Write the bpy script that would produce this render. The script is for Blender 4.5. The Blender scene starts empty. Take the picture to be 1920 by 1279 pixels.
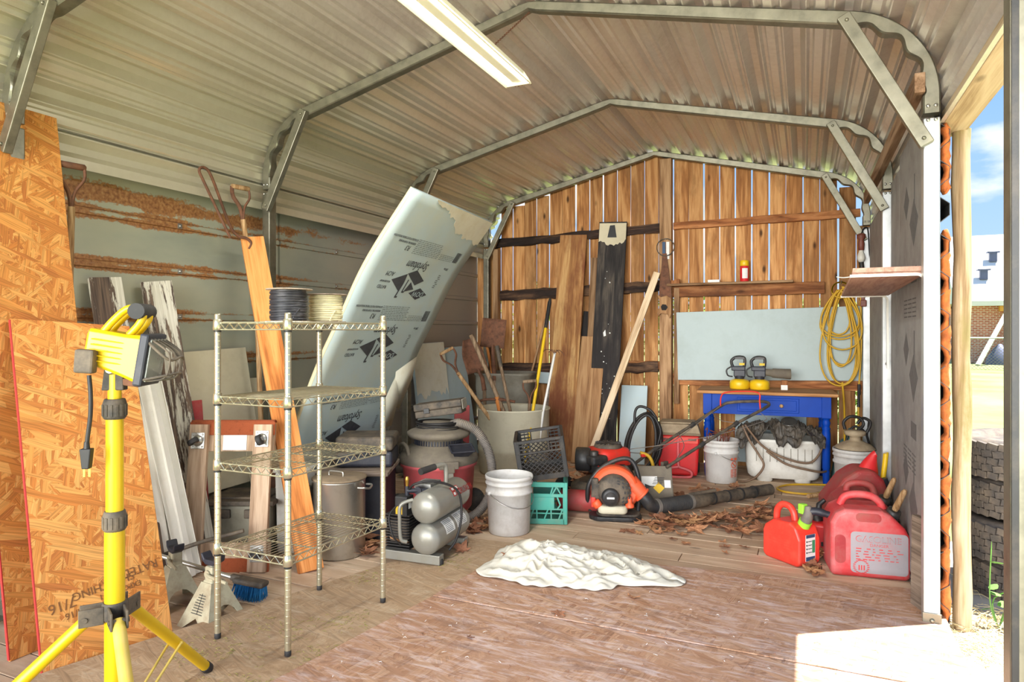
import bpy, bmesh, random
from math import *
from mathutils import Vector as V, Matrix
random.seed(11)
R = random.uniform
SC = bpy.context.scene
COL = SC.collection
# ---------------------------------------------------------------- camera, sky, sun, exposure
def L(c):
    return tuple((x / 255 / 12.92 if x <= 10 else ((x / 255 + .055) / 1.055) ** 2.4) for x in c)
def L4(c):
    return L(c) + (1,)
YAW = atan(550 / 1232)
cam = bpy.data.objects.new('camera', bpy.data.cameras.new('camera'))
COL.objects.link(cam)
cam.location = (0, 0, 1.3)
cam.rotation_euler = (pi / 2, 0, YAW)
cam.data.sensor_width = 36
cam.data.lens = 36 * 1232 / 1920
cam.data.shift_y = -19.5 / 1920
cam.data.clip_start = .05
cam.data.clip_end = 300
SC.camera = cam
SC.view_settings.view_transform = 'Standard'
SC.view_settings.look = 'None'
SC.view_settings.gamma = 1
SC.view_settings.use_curve_mapping = False
SC.view_settings.exposure = 0.47
SC.cycles.max_bounces = 8
SC.cycles.diffuse_bounces = 5
SC.cycles.glossy_bounces = 4
SC.cycles.caustics_reflective = False
SC.cycles.sample_clamp_indirect = 6

def nd(nt, typ, ins=None, **props):
    n = nt.nodes.new('ShaderNode' + typ)
    for k, v in props.items():
        setattr(n, k, v)
    for k, v in (ins or {}).items():
        s = n.inputs[k]
        if isinstance(v, bpy.types.NodeSocket):
            nt.links.new(v, s)
        else:
            s.default_value = v
    return n

def ramp(nt, fac, stops):
    n = nd(nt, 'ValToRGB', {0: fac})
    e = n.color_ramp.elements
    while len(e) < len(stops):
        e.new(.5)
    for i, (p, c) in enumerate(stops):
        e[i].position = p
        e[i].color = (c + (1,)) if len(c) == 3 else c
    return n.outputs[0]
def mixc(nt, f, a, b, mode='MIX'):
    n = nd(nt, 'MixRGB', {0: f}, blend_type=mode)
    for i, v in ((1, a), (2, b)):
        if isinstance(v, bpy.types.NodeSocket):
            nt.links.new(v, n.inputs[i])
        else:
            n.inputs[i].default_value = (tuple(v) + (1,))[:4]
    return n.outputs[0]
def mth(nt, op, a, b=0.0, clamp=False):
    return nd(nt, 'Math', {0: a, 1: b}, operation=op, use_clamp=clamp).outputs[0]

W = bpy.data.worlds.new('sky')
SC.world = W
W.use_nodes = True
nt = W.node_tree
nt.nodes.clear()
co = nd(nt, 'TexCoord').outputs['Generated']
sep = nd(nt, 'SeparateXYZ', {0: co})
grad = ramp(nt, sep.outputs[2], [(0, L((196, 214, 240))), (.12, L((164, 197, 238))), (.4, L((118, 168, 230))), (1, L((88, 140, 214)))])
mp = nd(nt, 'Mapping', {0: co, 'Location': (.55, .1, .33), 'Scale': (3.4, 3.4, 8.5)})
cl = nd(nt, 'TexNoise', {'Vector': mp.outputs[0], 'Scale': 1.0, 'Detail': 8, 'Roughness': .52}).outputs[0]
cm = ramp(nt, cl, [(.53, (0, 0, 0)), (.64, (1, 1, 1))])
skyc = mixc(nt, cm, grad, L((250, 250, 250)))
bg = nd(nt, 'Background', {0: skyc, 1: 1.0})
wo = nd(nt, 'OutputWorld', {0: bg.outputs[0]})

sun = bpy.data.objects.new('sun', bpy.data.lights.new('sun', 'SUN'))
COL.objects.link(sun)
sun.data.energy = 15
sun.data.angle = radians(.55)
sun.data.color = (1, .97, .92)
sd = V((.839 * cos(radians(69)), .544 * cos(radians(69)), sin(radians(69))))
sun.rotation_euler = sd.to_track_quat('Z', 'Y').to_euler()
sun.location = (6, 5, 12)

fill_lamp = bpy.data.objects.new('daylight_front_opening', bpy.data.lights.new('daylight_front_opening', 'AREA'))  # added fill lamp out of view behind the camera, brightens the interior
COL.objects.link(fill_lamp)
fill_lamp.data.shape = 'RECTANGLE'
fill_lamp.data.size = 9
fill_lamp.data.size_y = 4.2
fill_lamp.data.energy = 480
fill_lamp.data.spread = radians(95)
fill_lamp.data.color = (1, .98, .95)
fill_lamp.location = (-1.2, -6.0, 2.3)
fill_lamp.rotation_euler = (radians(90), 0, 0)

# ---------------------------------------------------------------- materials
MT = {}
def newmat(name):
    m = bpy.data.materials.new(name)
    m.use_nodes = True
    nt = m.node_tree
    nt.nodes.clear()
    b = nd(nt, 'BsdfPrincipled')
    o = nd(nt, 'OutputMaterial', {0: b.outputs[0]})
    MT[name] = m
    return m, nt, b
def setc(nt, b, c):
    if isinstance(c, bpy.types.NodeSocket):
        nt.links.new(c, b.inputs['Base Color'])
    else:
        b.inputs['Base Color'].default_value = (tuple(c) + (1,))[:4]
def bump(nt, b, h, s=.2, d=.004):
    n = nd(nt, 'Bump', {'Strength': s, 'Distance': d, 'Height': h})
    nt.links.new(n.outputs[0], b.inputs['Normal'])
def ocoord(nt, sc=(1, 1, 1), jitter=True):
    co = nd(nt, 'TexCoord').outputs['Object']
    if jitter:
        r = nd(nt, 'ObjectInfo').outputs['Random']
        k = nd(nt, 'CombineXYZ', {0: mth(nt, 'MULTIPLY', r, 17.3), 1: mth(nt, 'MULTIPLY', r, 41.7), 2: mth(nt, 'MULTIPLY', r, 29.1)}).outputs[0]
        co = nd(nt, 'VectorMath', {0: co, 1: k}, operation='ADD').outputs[0]
    return nd(nt, 'Mapping', {0: co, 'Scale': sc}).outputs[0]

def plain(name, c, rough=.5, metal=0., var=.25, scale=6, dirt=None, amt=.4, bmp=.08, spec=.5, dscale=9, alpha=None, trans=0):
    """painted / plastic / metal surface with cloudy tone variation and an optional dust layer"""
    m, nt, b = newmat(name)
    c = L(c)
    co = ocoord(nt)
    n1 = nd(nt, 'TexNoise', {'Vector': co, 'Scale': scale, 'Detail': 6, 'Roughness': .6}).outputs[0]
    dk = tuple(x * (1 - var) for x in c)
    lt = tuple(min(1, x * (1 + var * .5)) for x in c)
    col = ramp(nt, n1, [(.3, dk), (.5, c), (.7, lt)])
    if dirt:
        n2 = nd(nt, 'TexNoise', {'Vector': co, 'Scale': dscale, 'Detail': 9, 'Roughness': .7}).outputs[0]
        f = ramp(nt, n2, [(.62 - amt * .45, (0, 0, 0)), (.78 - amt * .1, (1, 1, 1))])
        col = mixc(nt, mth(nt, 'MULTIPLY', f, min(1, amt * 1.6)), col, L(dirt))
    setc(nt, b, col)
    b.inputs['Roughness'].default_value = rough
    b.inputs['Metallic'].default_value = metal
    b.inputs['Specular IOR Level'].default_value = spec
    if trans:
        b.inputs['Transmission Weight'].default_value = trans
    if bmp:
        n3 = nd(nt, 'TexNoise', {'Vector': co, 'Scale': scale * 9, 'Detail': 4}).outputs[0]
        bump(nt, b, n3, bmp, .002)
    return m

def wood(name, cols, axis=2, sc=1., rough=.75, knots=.5, bmp=.35, stain=None, samt=.4, tint=.35):
    """boards: long grain on the given local axis, growth lines, knots, a tint of its own for each board"""
    m, nt, b = newmat(name)
    s = [9 * sc] * 3
    s[axis] = .8 * sc
    co = ocoord(nt, tuple(s))
    n1 = nd(nt, 'TexNoise', {'Vector': co, 'Scale': 1., 'Detail': 5, 'Roughness': .55, 'Distortion': .3}).outputs[0]
    rings = mth(nt, 'PINGPONG', mth(nt, 'MULTIPLY', n1, 9.), 1.)
    s2 = [130 * sc] * 3
    s2[axis] = 3.5 * sc
    co2 = ocoord(nt, tuple(s2))
    n2 = nd(nt, 'TexNoise', {'Vector': co2, 'Scale': 1., 'Detail': 4, 'Roughness': .6}).outputs[0]
    f = mth(nt, 'ADD', mth(nt, 'MULTIPLY', rings, .38), mth(nt, 'ADD', mth(nt, 'MULTIPLY', n2, .55), mth(nt, 'MULTIPLY', n1, .2)))
    k = len(cols) - 1
    col = ramp(nt, f, [(.28 + .5 * i / k, L(c)) for i, c in enumerate(cols)])
    if stain:
        s4 = [3.] * 3
        s4[axis] = 1.1
        n4 = nd(nt, 'TexNoise', {'Vector': ocoord(nt, tuple(s4)), 'Scale': 1., 'Detail': 8, 'Roughness': .68}).outputs[0]
        fs = ramp(nt, n4, [(.62 - samt * .4, (0, 0, 0)), (.72 - samt * .25, (1, 1, 1))])
        col = mixc(nt, mth(nt, 'MULTIPLY', fs, .9), col, L(stain))
    if knots:
        s3 = [6.5] * 3
        s3[axis] = 2.6
        v = nd(nt, 'TexVoronoi', {'Vector': ocoord(nt, tuple(s3)), 'Scale': 1.}).outputs['Distance']
        kf = ramp(nt, v, [(.05, (1, 1, 1)), (.13, (0, 0, 0))])
        col = mixc(nt, mth(nt, 'MULTIPLY', kf, knots), col, tuple(x * .18 for x in L(cols[0])))
    r = nd(nt, 'ObjectInfo').outputs['Random']
    val = mth(nt, 'ADD', mth(nt, 'MULTIPLY', r, tint), 1 - tint * .5)
    hsv = nd(nt, 'HueSaturation', {'Color': col, 'Value': val, 'Saturation': 1.0})
    setc(nt, b, hsv.outputs[0])
    b.inputs['Roughness'].default_value = rough
    b.inputs['Specular IOR Level'].default_value = .25
    bump(nt, b, f, bmp, .003)
    return m

def strand(name, cols, axes=(0, 1), size=1., rough=.7, wear=None, wamt=.3, jitter=True, bmp=.3, tone=None, dark=None):
    """oriented strand board: layered long flakes lying at several angles in the plane of the given local axes"""
    m, nt, b = newmat(name)
    cols = [L(c) for c in cols]
    col = cols[1]
    hh = None
    for i, (ang, a, w, thr) in enumerate(((10, 9, 42, 0), (58, 13, 60, .40), (-38, 11, 56, .46), (-80, 12, 64, .55), (22, 8, 40, .56))):
        base = ocoord(nt, (1, 1, 1), jitter)
        sx = nd(nt, 'SeparateXYZ', {0: base})
        uv = nd(nt, 'CombineXYZ', {0: sx.outputs[axes[0]], 1: sx.outputs[axes[1]], 2: i * 3.1}).outputs[0]
        wob = nd(nt, 'TexNoise', {'Vector': uv, 'Scale': 5., 'Detail': 2}).outputs['Color']
        uv = nd(nt, 'VectorMath', {0: uv, 1: nd(nt, 'VectorMath', {0: wob, 1: (.018, .018, 0)}, operation='MULTIPLY').outputs[0]}, operation='ADD').outputs[0]
        rot = nd(nt, 'Mapping', {0: uv, 'Rotation': (0, 0, radians(ang))}).outputs[0]
        mp = nd(nt, 'Mapping', {0: rot, 'Scale': (a * size, w * size, 1)}).outputs[0]
        v = nd(nt, 'TexVoronoi', {'Vector': mp, 'Scale': 1., 'Randomness': 1.})
        cc = nd(nt, 'SeparateXYZ', {0: v.outputs['Color']})
        shade = ramp(nt, cc.outputs[0], [(k / (len(cols) - 1), c) for k, c in enumerate(cols)])
        gm = nd(nt, 'Mapping', {0: mp, 'Scale': (1, 9, 1)}).outputs[0]
        gr = nd(nt, 'TexNoise', {'Vector': gm, 'Scale': .6, 'Detail': 3}).outputs[0]
        shade = mixc(nt, .8, shade, ramp(nt, gr, [(.3, (.55,) * 3), (.6, (1.15,) * 3)]), 'MULTIPLY')
        h = mth(nt, 'ADD', cc.outputs[2], mth(nt, 'MULTIPLY', gr, .3))
        if thr == 0:
            col, hh = shade, h
        else:
            f = mth(nt, 'GREATER_THAN', cc.outputs[1], thr)
            col = mixc(nt, f, col, shade)
            hh = mth(nt, 'ADD', mth(nt, 'MULTIPLY', hh, mth(nt, 'SUBTRACT', 1., f)), mth(nt, 'MULTIPLY', h, f))
    base = ocoord(nt, (1, 1, 1), jitter)
    if tone:
        tn = nd(nt, 'TexNoise', {'Vector': base, 'Scale': 1.6, 'Detail': 5, 'Roughness': .6}).outputs[0]
        col = mixc(nt, ramp(nt, tn, [(.4, (0, 0, 0)), (.66, (.75,) * 3)]), col, L(tone))
    if wear:
        wn = nd(nt, 'TexNoise', {'Vector': nd(nt, 'Mapping', {0: base, 'Scale': (5, 26, 5), 'Rotation': (0, 0, .25)}).outputs[0], 'Scale': 1., 'Detail': 8, 'Roughness': .75, 'Distortion': 1.2}).outputs[0]
        col = mixc(nt, ramp(nt, wn, [(.6 - wamt * .2, (0, 0, 0)), (.74 - wamt * .1, (.7,) * 3)]), col, L(wear))
    if dark:
        dn = nd(nt, 'TexNoise', {'Vector': nd(nt, 'Mapping', {0: base, 'Scale': (1.3, 5, 5), 'Rotation': (0, 0, -.12)}).outputs[0], 'Scale': 1., 'Detail': 9, 'Roughness': .72, 'Distortion': .8}).outputs[0]
        col = mixc(nt, ramp(nt, dn, [(.55, (0, 0, 0)), (.70, (.75,) * 3)]), col, L(dark))
    setc(nt, b, col)
    b.inputs['Roughness'].default_value = rough
    b.inputs['Specular IOR Level'].default_value = .25
    bump(nt, b, hh, bmp, .003)
    return m

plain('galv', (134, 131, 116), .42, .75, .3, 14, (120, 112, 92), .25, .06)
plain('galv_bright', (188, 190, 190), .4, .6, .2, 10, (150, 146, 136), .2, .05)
plain('zinc', (206, 202, 176), .26, .82, .1, 10, (170, 152, 96), .2, .02)
plain('zinc_grey', (170, 168, 160), .33, .9, .2, 10, (110, 100, 80), .25, .02)
plain('steel', (190, 190, 186), .32, .9, .2, 3, (130, 118, 96), .2, .03)
plain('aluminium', (196, 194, 186), .34, .85, .15, 3, (120, 104, 84), .3, .03)
plain('rust', (118, 78, 56), .85, .1, .5, 26, (76, 54, 44), .5, .5)
plain('black_plastic', (40, 40, 41), .45, 0, .3, 8, (104, 92, 78), .28, .08)
plain('dusty_black', (52, 49, 46), .7, 0, .3, 6, (128, 112, 92), .55, .15)
plain('dust_tan', (140, 122, 98), .85, 0, .25, 7, (84, 74, 62), .4, .2)
plain('rubber', (44, 43, 43), .7, 0, .3, 12, (96, 86, 76), .3, .15)
plain('blue_black', (38, 40, 50), .5, 0, .3, 8, (92, 86, 84), .25, .1)
plain('yellow_paint', (216, 178, 12), .35, 0, .1, 5, (170, 140, 40), .16, .03)
plain('yellow_worn', (206, 178, 74), .45, 0, .15, 7, (196, 176, 110), .4, .05)
plain('yellow_plastic', (226, 186, 26), .4, 0, .15, 8, (150, 120, 30), .2, .05)
plain('brass', (190, 150, 70), .35, .85, .2, 12)
plain('white_plastic', (214, 212, 204), .5, 0, .12, 5, (150, 136, 112), .3, .06)
plain('bucket_white', (212, 210, 206), .5, 0, .12, 6, (128, 114, 96), .36, .06, dscale=6)
plain('drum_white', (206, 200, 176), .6, 0, .14, 3, (150, 136, 104), .32, .08, dscale=4)
plain('grey_plastic', (132, 128, 116), .6, 0, .2, 5, (104, 92, 74), .4, .08)
plain('sage_bin', (142, 138, 120), .6, 0, .2, 5, (98, 88, 70), .4, .08)
plain('tan_plastic', (176, 158, 130), .75, 0, .2, 7, (120, 100, 76), .5, .15)
plain('red_plastic', (212, 40, 44), .42, 0, .15, 6, (150, 70, 60), .25, .05)
plain('red_bright', (226, 62, 48), .4, 0, .12, 6, (190, 110, 86), .22, .05)
plain('red_dusty', (176, 44, 50), .6, 0, .25, 6, (126, 98, 84), .55, .1, dscale=6)
plain('red_can', (206, 56, 60), .55, 0, .2, 5, (158, 138, 136), .42, .1, dscale=5)
plain('can_worn', (158, 152, 156), .7, 0, .12, 7, (196, 84, 82), .26, .08, dscale=14)
plain('vac_red', (222, 104, 108), .5, 0, .12, 4, (160, 112, 110), .3, .05)
plain('vac_lid', (116, 107, 92), .8, 0, .2, 6, (86, 78, 72), .45, .15)
plain('mower_red', (208, 48, 36), .45, 0, .15, 6, (138, 92, 72), .35, .06)
plain('orange_plastic', (232, 92, 52), .5, 0, .12, 6, (150, 92, 66), .3, .06)
plain('tank_grey', (146, 145, 136), .36, .3, .1, 5, (138, 132, 110), .3, .05)
plain('teal_plastic', (64, 156, 140), .5, 0, .18, 6, (128, 150, 128), .35, .06)
plain('teal_tarp', (78, 120, 118), .6, 0, .3, 9, (110, 104, 84), .3, .2)
plain('blue_paint', (6, 62, 160), .5, 0, .12, 5, (24, 66, 140), .2, .04, spec=.2)
plain('foam_blue', (180, 197, 201), .75, 0, .06, 3, (196, 194, 168), .36, .05, dscale=2.2)
plain('foam_white', (176, 190, 190), .75, 0, .06, 3, (150, 160, 154), .3, .05, dscale=3)
plain('foam_cut', (206, 196, 158), .85, 0, .1, 8, (170, 150, 100), .3, .1)
plain('foam_silver', (152, 150, 148), .6, 0, .15, 5, (96, 90, 84), .4, .1, dscale=6)
plain('film', (222, 218, 200), .5, 0, .08, 6, (196, 180, 140), .3, .2)
plain('ink', (66, 68, 74), .8, 0, .25, 30, bmp=0)
plain('ink_pale', (112, 118, 120), .8, 0, .2, 30, bmp=0)
plain('ink_silver', (104, 102, 102), .8, 0, .2, 30, bmp=0)
plain('ink_osb', (132, 88, 50), .9, 0, .3, 40, bmp=0)
plain('label_white', (226, 226, 222), .6, 0, .08, 6, (170, 162, 148), .2, 0)
plain('label_black', (34, 34, 36), .6, 0, .1, 6, bmp=0)
plain('label_yellow', (222, 180, 40), .6, 0, .1, 6, bmp=0)
plain('label_red', (186, 52, 48), .6, 0, .1, 6, bmp=0)
plain('label_blue', (40, 70, 104), .6, 0, .1, 6, bmp=0)
plain('label_orange', (206, 92, 62), .6, 0, .1, 6, bmp=0)
plain('label_green', (60, 140, 96), .6, 0, .1, 6, bmp=0)
plain('lime', (150, 214, 60), .45, 0, .1, 6, bmp=0)
plain('cream_board', (206, 196, 168), .7, 0, .08, 3, (170, 156, 124), .3, .06, dscale=4)
plain('vinyl', (234, 231, 220), .38, 0, .06, 4, (190, 182, 164), .22, .03)
plain('fixture_white', (238, 234, 214), .4, 0, .05, 4, (186, 150, 92), .14, .03)
plain('cord_yellow', (206, 162, 36), .5, 0, .15, 9, (140, 110, 50), .2, .05)
plain('cord_black', (34, 32, 32), .55, 0, .2, 9, (80, 72, 64), .2, .05)
plain('wire_black', (48, 48, 54), .4, 0, .3, 30, (110, 104, 100), .25, .1)
plain('wire_white', (218, 208, 170), .45, 0, .15, 30, (160, 140, 96), .25, .1)
plain('hose_brown', (116, 92, 72), .5, 0, .2, 12, (150, 126, 100), .3, .05)
plain('copper_red', (120, 66, 52), .5, 0, .3, 12)
plain('hose_grey', (106, 100, 94), .65, 0, .2, 10, (150, 136, 116), .35, .08)
plain('carpet', (166, 82, 44), .95, 0, .45, 60, (110, 56, 34), .5, 1., dscale=60)
plain('jack_paint', (172, 166, 140), .55, .1, .2, 12, (110, 78, 50), .38, .12, dscale=14)
plain('blue_bristle', (40, 124, 178), .7, 0, .35, 60, (30, 80, 120), .3, .3)
plain('orange_foam', (206, 112, 50), .85, 0, .4, 22, (130, 64, 34), .45, .9, dscale=30)
plain('cloth', (204, 200, 186), .9, 0, .06, 10, (186, 172, 140), .2, .25, dscale=12)
plain('tarp', (62, 58, 53), .5, 0, .4, 10, (120, 106, 88), .4, .3)
plain('leaf', (184, 132, 94), .8, 0, .3, 14, (120, 76, 50), .4, .2)
plain('leaf_pale', (186, 140, 96), .8, 0, .35, 14, (130, 84, 56), .4, .2)
plain('leaf_dark', (148, 100, 72), .8, 0, .35, 14, (92, 60, 44), .4, .2)
plain('clippings', (146, 140, 74), .9, 0, .4, 30, bmp=0)
plain('straw', (206, 190, 144), .9, 0, .3, 20, bmp=0)
plain('weed', (96, 142, 62), .7, 0, .3, 10, bmp=0)
plain('bush_green', (120, 148, 62), .8, 0, .4, 8, bmp=0)
plain('lawn', (104, 122, 62), .95, 0, .3, .6, (160, 154, 112), .5, .3, dscale=.35)
plain('packed_earth', (200, 191, 176), .95, 0, .2, 3, (150, 126, 96), .35, .4)
plain('house_roof', (226, 224, 220), .9, 0, .05, 2)
plain('house_trim', (226, 222, 212), .7, 0, .05, 2)
plain('porch_paint', (206, 150, 60), .7, 0, .1, 3)
plain('vent_grey', (90, 96, 120), .6, .3, .1, 3)
plain('bulb', (226, 222, 210), .25, 0, .03, 3, bmp=0)
plain('tyre', (84, 78, 74), .9, 0, .25, 20, (150, 132, 112), .45, .3)
plain('glass_lens', (196, 200, 190), .12, 0, .05, 3, bmp=0, trans=.6)
wood('fence_wood', [(132, 84, 46), (176, 122, 72), (206, 156, 102)], 2, 1, knots=.9, stain=(146, 104, 64), samt=.3)
wood('char_wood', [(36, 26, 22), (66, 46, 36), (120, 88, 62)], 0, 1, knots=0, stain=(28, 22, 20), samt=.5, bmp=.8)
wood('rail_wood', [(112, 66, 34), (160, 104, 60), (188, 132, 84)], 0, 1, knots=.6)
wood('post_wood', [(96, 68, 44), (142, 108, 76), (172, 138, 102)], 2, 1, knots=.6)
wood('grey_board', [(96, 82, 72), (138, 122, 108), (164, 148, 132)], 0, 1, knots=.4)
wood('brown_board', [(118, 78, 46), (164, 118, 72), (192, 154, 102)], 2, .8, knots=.2, stain=(112, 62, 40), samt=.45)
wood('black_board', [(30, 28, 28), (52, 48, 46), (84, 76, 68)], 2, 1, knots=.1, stain=(38, 34, 34), samt=.5)
wood('pale_board', [(126, 88, 56), (168, 126, 86), (192, 152, 108)], 2, 1, knots=.7)
wood('lumber', [(168, 140, 108), (206, 180, 146), (224, 202, 170)], 2, 1, knots=.5)
wood('orange_board', [(136, 76, 34), (196, 122, 62), (222, 152, 88)], 2, .9, knots=.7)
wood('old_dark_wood', [(70, 58, 50), (96, 80, 70), (120, 100, 86)], 2, 1, knots=.1, stain=(60, 50, 46), samt=.3)
wood('dolly_wood', [(140, 112, 88), (176, 148, 122), (196, 170, 144)], 2, 1.3, knots=.2)
wood('plank_floor', [(176, 150, 126), (204, 178, 150), (218, 196, 170)], 0, .6, knots=.5, stain=(188, 158, 130), samt=.4, tint=.16)
wood('handle_wood', [(126, 92, 58), (166, 130, 90), (190, 158, 118)], 2, 3, knots=0)
wood('old_handle', [(84, 66, 50), (122, 100, 78), (150, 128, 104)], 2, 3, knots=0)
wood('table_top', [(150, 100, 58), (192, 138, 88), (210, 160, 108)], 0, 1, knots=0)
wood('beam_wood', [(150, 100, 56), (196, 146, 92), (222, 182, 130)], 1, 1, knots=.3, stain=(230, 210, 178), samt=.35)
wood('girt_wood', [(112, 84, 60), (150, 118, 92), (176, 146, 118)], 1, 1, knots=.3)
wood('round_post', [(140, 112, 78), (190, 164, 126), (218, 198, 164)], 2, .9, knots=.4, stain=(150, 140, 84), samt=.3)
wood('laminate', [(150, 106, 88), (176, 132, 112), (190, 150, 130)], 1, 1.5, knots=0, rough=.5)
strand('osb_bright', [(200, 124, 60), (220, 150, 78), (230, 168, 96), (208, 134, 66), (190, 116, 60)], (1, 2), .95)
strand('osb_floor_red', [(160, 118, 90), (180, 140, 110), (190, 154, 126), (174, 132, 104), (152, 114, 90)], (0, 1), .85, wear=(222, 206, 204), wamt=.6, dark=(112, 86, 78), tone=(176, 138, 112), jitter=False)
strand('osb_floor_tan', [(170, 142, 112), (180, 153, 122), (186, 160, 130), (175, 148, 118), (166, 138, 108)], (0, 1), .8, wear=(200, 184, 160), wamt=.4, dark=(140, 114, 86), tone=(164, 138, 110), jitter=False)

def peeling():
    m, nt, b = newmat('paint_peel')
    co = ocoord(nt, (9, 9, 1.1))
    n1 = nd(nt, 'TexNoise', {'Vector': co, 'Scale': 1., 'Detail': 9, 'Roughness': .72, 'Distortion': .4}).outputs[0]
    n2 = nd(nt, 'TexNoise', {'Vector': ocoord(nt, (120, 120, 4)), 'Scale': 1., 'Detail': 4}).outputs[0]
    wd = ramp(nt, n2, [(.3, L((64, 52, 46))), (.5, L((100, 82, 70))), (.7, L((132, 108, 88)))])
    pt = ramp(nt, n2, [(.3, L((190, 182, 162))), (.6, L((222, 216, 200)))])
    f = ramp(nt, n1, [(.485, (0, 0, 0)), (.505, (1, 1, 1))])
    setc(nt, b, mixc(nt, f, wd, pt))
    b.inputs['Roughness'].default_value = .8
    bump(nt, b, f, .5, .002)
peeling()
def roof_metal():
    m, nt, b = newmat('roof_metal')
    co = ocoord(nt, (1, 1, 1), False)
    n1 = nd(nt, 'TexNoise', {'Vector': nd(nt, 'Mapping', {0: co, 'Scale': (2.2, .5, 2.2)}).outputs[0], 'Scale': 1.5, 'Detail': 7, 'Roughness': .65}).outputs[0]
    n2 = nd(nt, 'TexNoise', {'Vector': co, 'Scale': 26., 'Detail': 5, 'Roughness': .7}).outputs[0]
    f = mth(nt, 'ADD', mth(nt, 'MULTIPLY', n1, .6), mth(nt, 'MULTIPLY', n2, .4))
    col = ramp(nt, f, [(.3, L((184, 172, 166))), (.48, L((206, 196, 190))), (.68, L((218, 210, 204)))])
    sx = nd(nt, 'SeparateXYZ', {0: co})
    lf = ramp(nt, mth(nt, 'MULTIPLY', mth(nt, 'ADD', sx.outputs[0], 3.4), .55), [(.1, (1, 1, 1)), (.75, (0, 0, 0))])
    col = mixc(nt, mth(nt, 'MULTIPLY', lf, .55), col, L((206, 200, 164)))
    setc(nt, b, col)
    b.inputs['Metallic'].default_value = .35
    b.inputs['Roughness'].default_value = .28
    bump(nt, b, n2, .08, .003)
roof_metal()

def siding():
    m, nt, b = newmat('siding')
    co = ocoord(nt, (1, 1, 1), False)
    sx = nd(nt, 'SeparateXYZ', {0: co})
    y, z = sx.outputs[1], sx.outputs[2]
    n0 = nd(nt, 'TexNoise', {'Vector': nd(nt, 'Mapping', {0: co, 'Scale': (1, 1.2, 3)}).outputs[0], 'Scale': 1.2, 'Detail': 5}).outputs[0]
    base = ramp(nt, n0, [(.3, L((146, 152, 140))), (.5, L((168, 170, 152))), (.7, L((182, 180, 158)))])
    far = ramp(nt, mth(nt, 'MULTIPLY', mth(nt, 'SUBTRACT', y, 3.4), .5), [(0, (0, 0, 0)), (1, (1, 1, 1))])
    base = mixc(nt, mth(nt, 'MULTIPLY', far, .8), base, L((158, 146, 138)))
    n1 = nd(nt, 'TexNoise', {'Vector': nd(nt, 'Mapping', {0: co, 'Scale': (1, .8, 2.2)}).outputs[0], 'Scale': 2.6, 'Detail': 9, 'Roughness': .68}).outputs[0]
    n3 = nd(nt, 'TexNoise', {'Vector': co, 'Scale': 60., 'Detail': 3}).outputs[0]
    up = mth(nt, 'SUBTRACT', 1., mth(nt, 'MULTIPLY', mth(nt, 'ABSOLUTE', mth(nt, 'SUBTRACT', z, 2.03)), 9.), True)
    ph = mth(nt, 'ABSOLUTE', mth(nt, 'SUBTRACT', mth(nt, 'PINGPONG', mth(nt, 'SUBTRACT', z, 1.79), .135), .115))
    seam = mth(nt, 'SUBTRACT', 1., mth(nt, 'MULTIPLY', ph, 22.), True)
    seam = mth(nt, 'MULTIPLY', seam, ramp(nt, z, [(.42, (.0,) * 3), (.9, (1,) * 3)]))
    low = ramp(nt, z, [(.0, (.3,) * 3), (.25, (0, 0, 0))])
    near = ramp(nt, mth(nt, 'MULTIPLY', y, .2), [(.35, (1,) * 3), (1., (.25,) * 3)])
    m_ = mth(nt, 'MULTIPLY', mth(nt, 'MAXIMUM', mth(nt, 'MULTIPLY', up, 1.15), mth(nt, 'MULTIPLY', seam, 1.05)), near)
    m_ = mth(nt, 'ADD', m_, low)
    k = mth(nt, 'ADD', mth(nt, 'MULTIPLY', m_, .5), mth(nt, 'MULTIPLY', n1, .9))
    k = mth(nt, 'ADD', k, mth(nt, 'MULTIPLY', mth(nt, 'SUBTRACT', n3, .5), .25))
    rf = ramp(nt, k, [(.69, (0, 0, 0)), (.76, (1, 1, 1))])
    rc = ramp(nt, n3, [(.3, L((124, 80, 50))), (.5, L((158, 108, 66))), (.7, L((178, 134, 86)))])
    setc(nt, b, mixc(nt, rf, base, rc))
    b.inputs['Roughness'].default_value = .5
    b.inputs['Metallic'].default_value = .1
    bump(nt, b, rf, .25, .002)
siding()

def brick_mat():
    m, nt, b = newmat('brick_wall')
    co = ocoord(nt, (1, 1, 1), False)
    sx = nd(nt, 'SeparateXYZ', {0: co})
    uv = nd(nt, 'CombineXYZ', {0: mth(nt, 'ADD', sx.outputs[0], sx.outputs[1]), 1: sx.outputs[2]}).outputs[0]
    br = nd(nt, 'TexBrick', {'Vector': uv, 'Color1': L4((176, 92, 70)), 'Color2': L4((198, 116, 92)), 'Mortar': L4((214, 196, 180)), 'Scale': 1., 'Mortar Size': .012, 'Brick Width': .21, 'Row Height': .075})
    setc(nt, b, br.outputs[0])
    b.inputs['Roughness'].default_value = .9
brick_mat()

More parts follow.
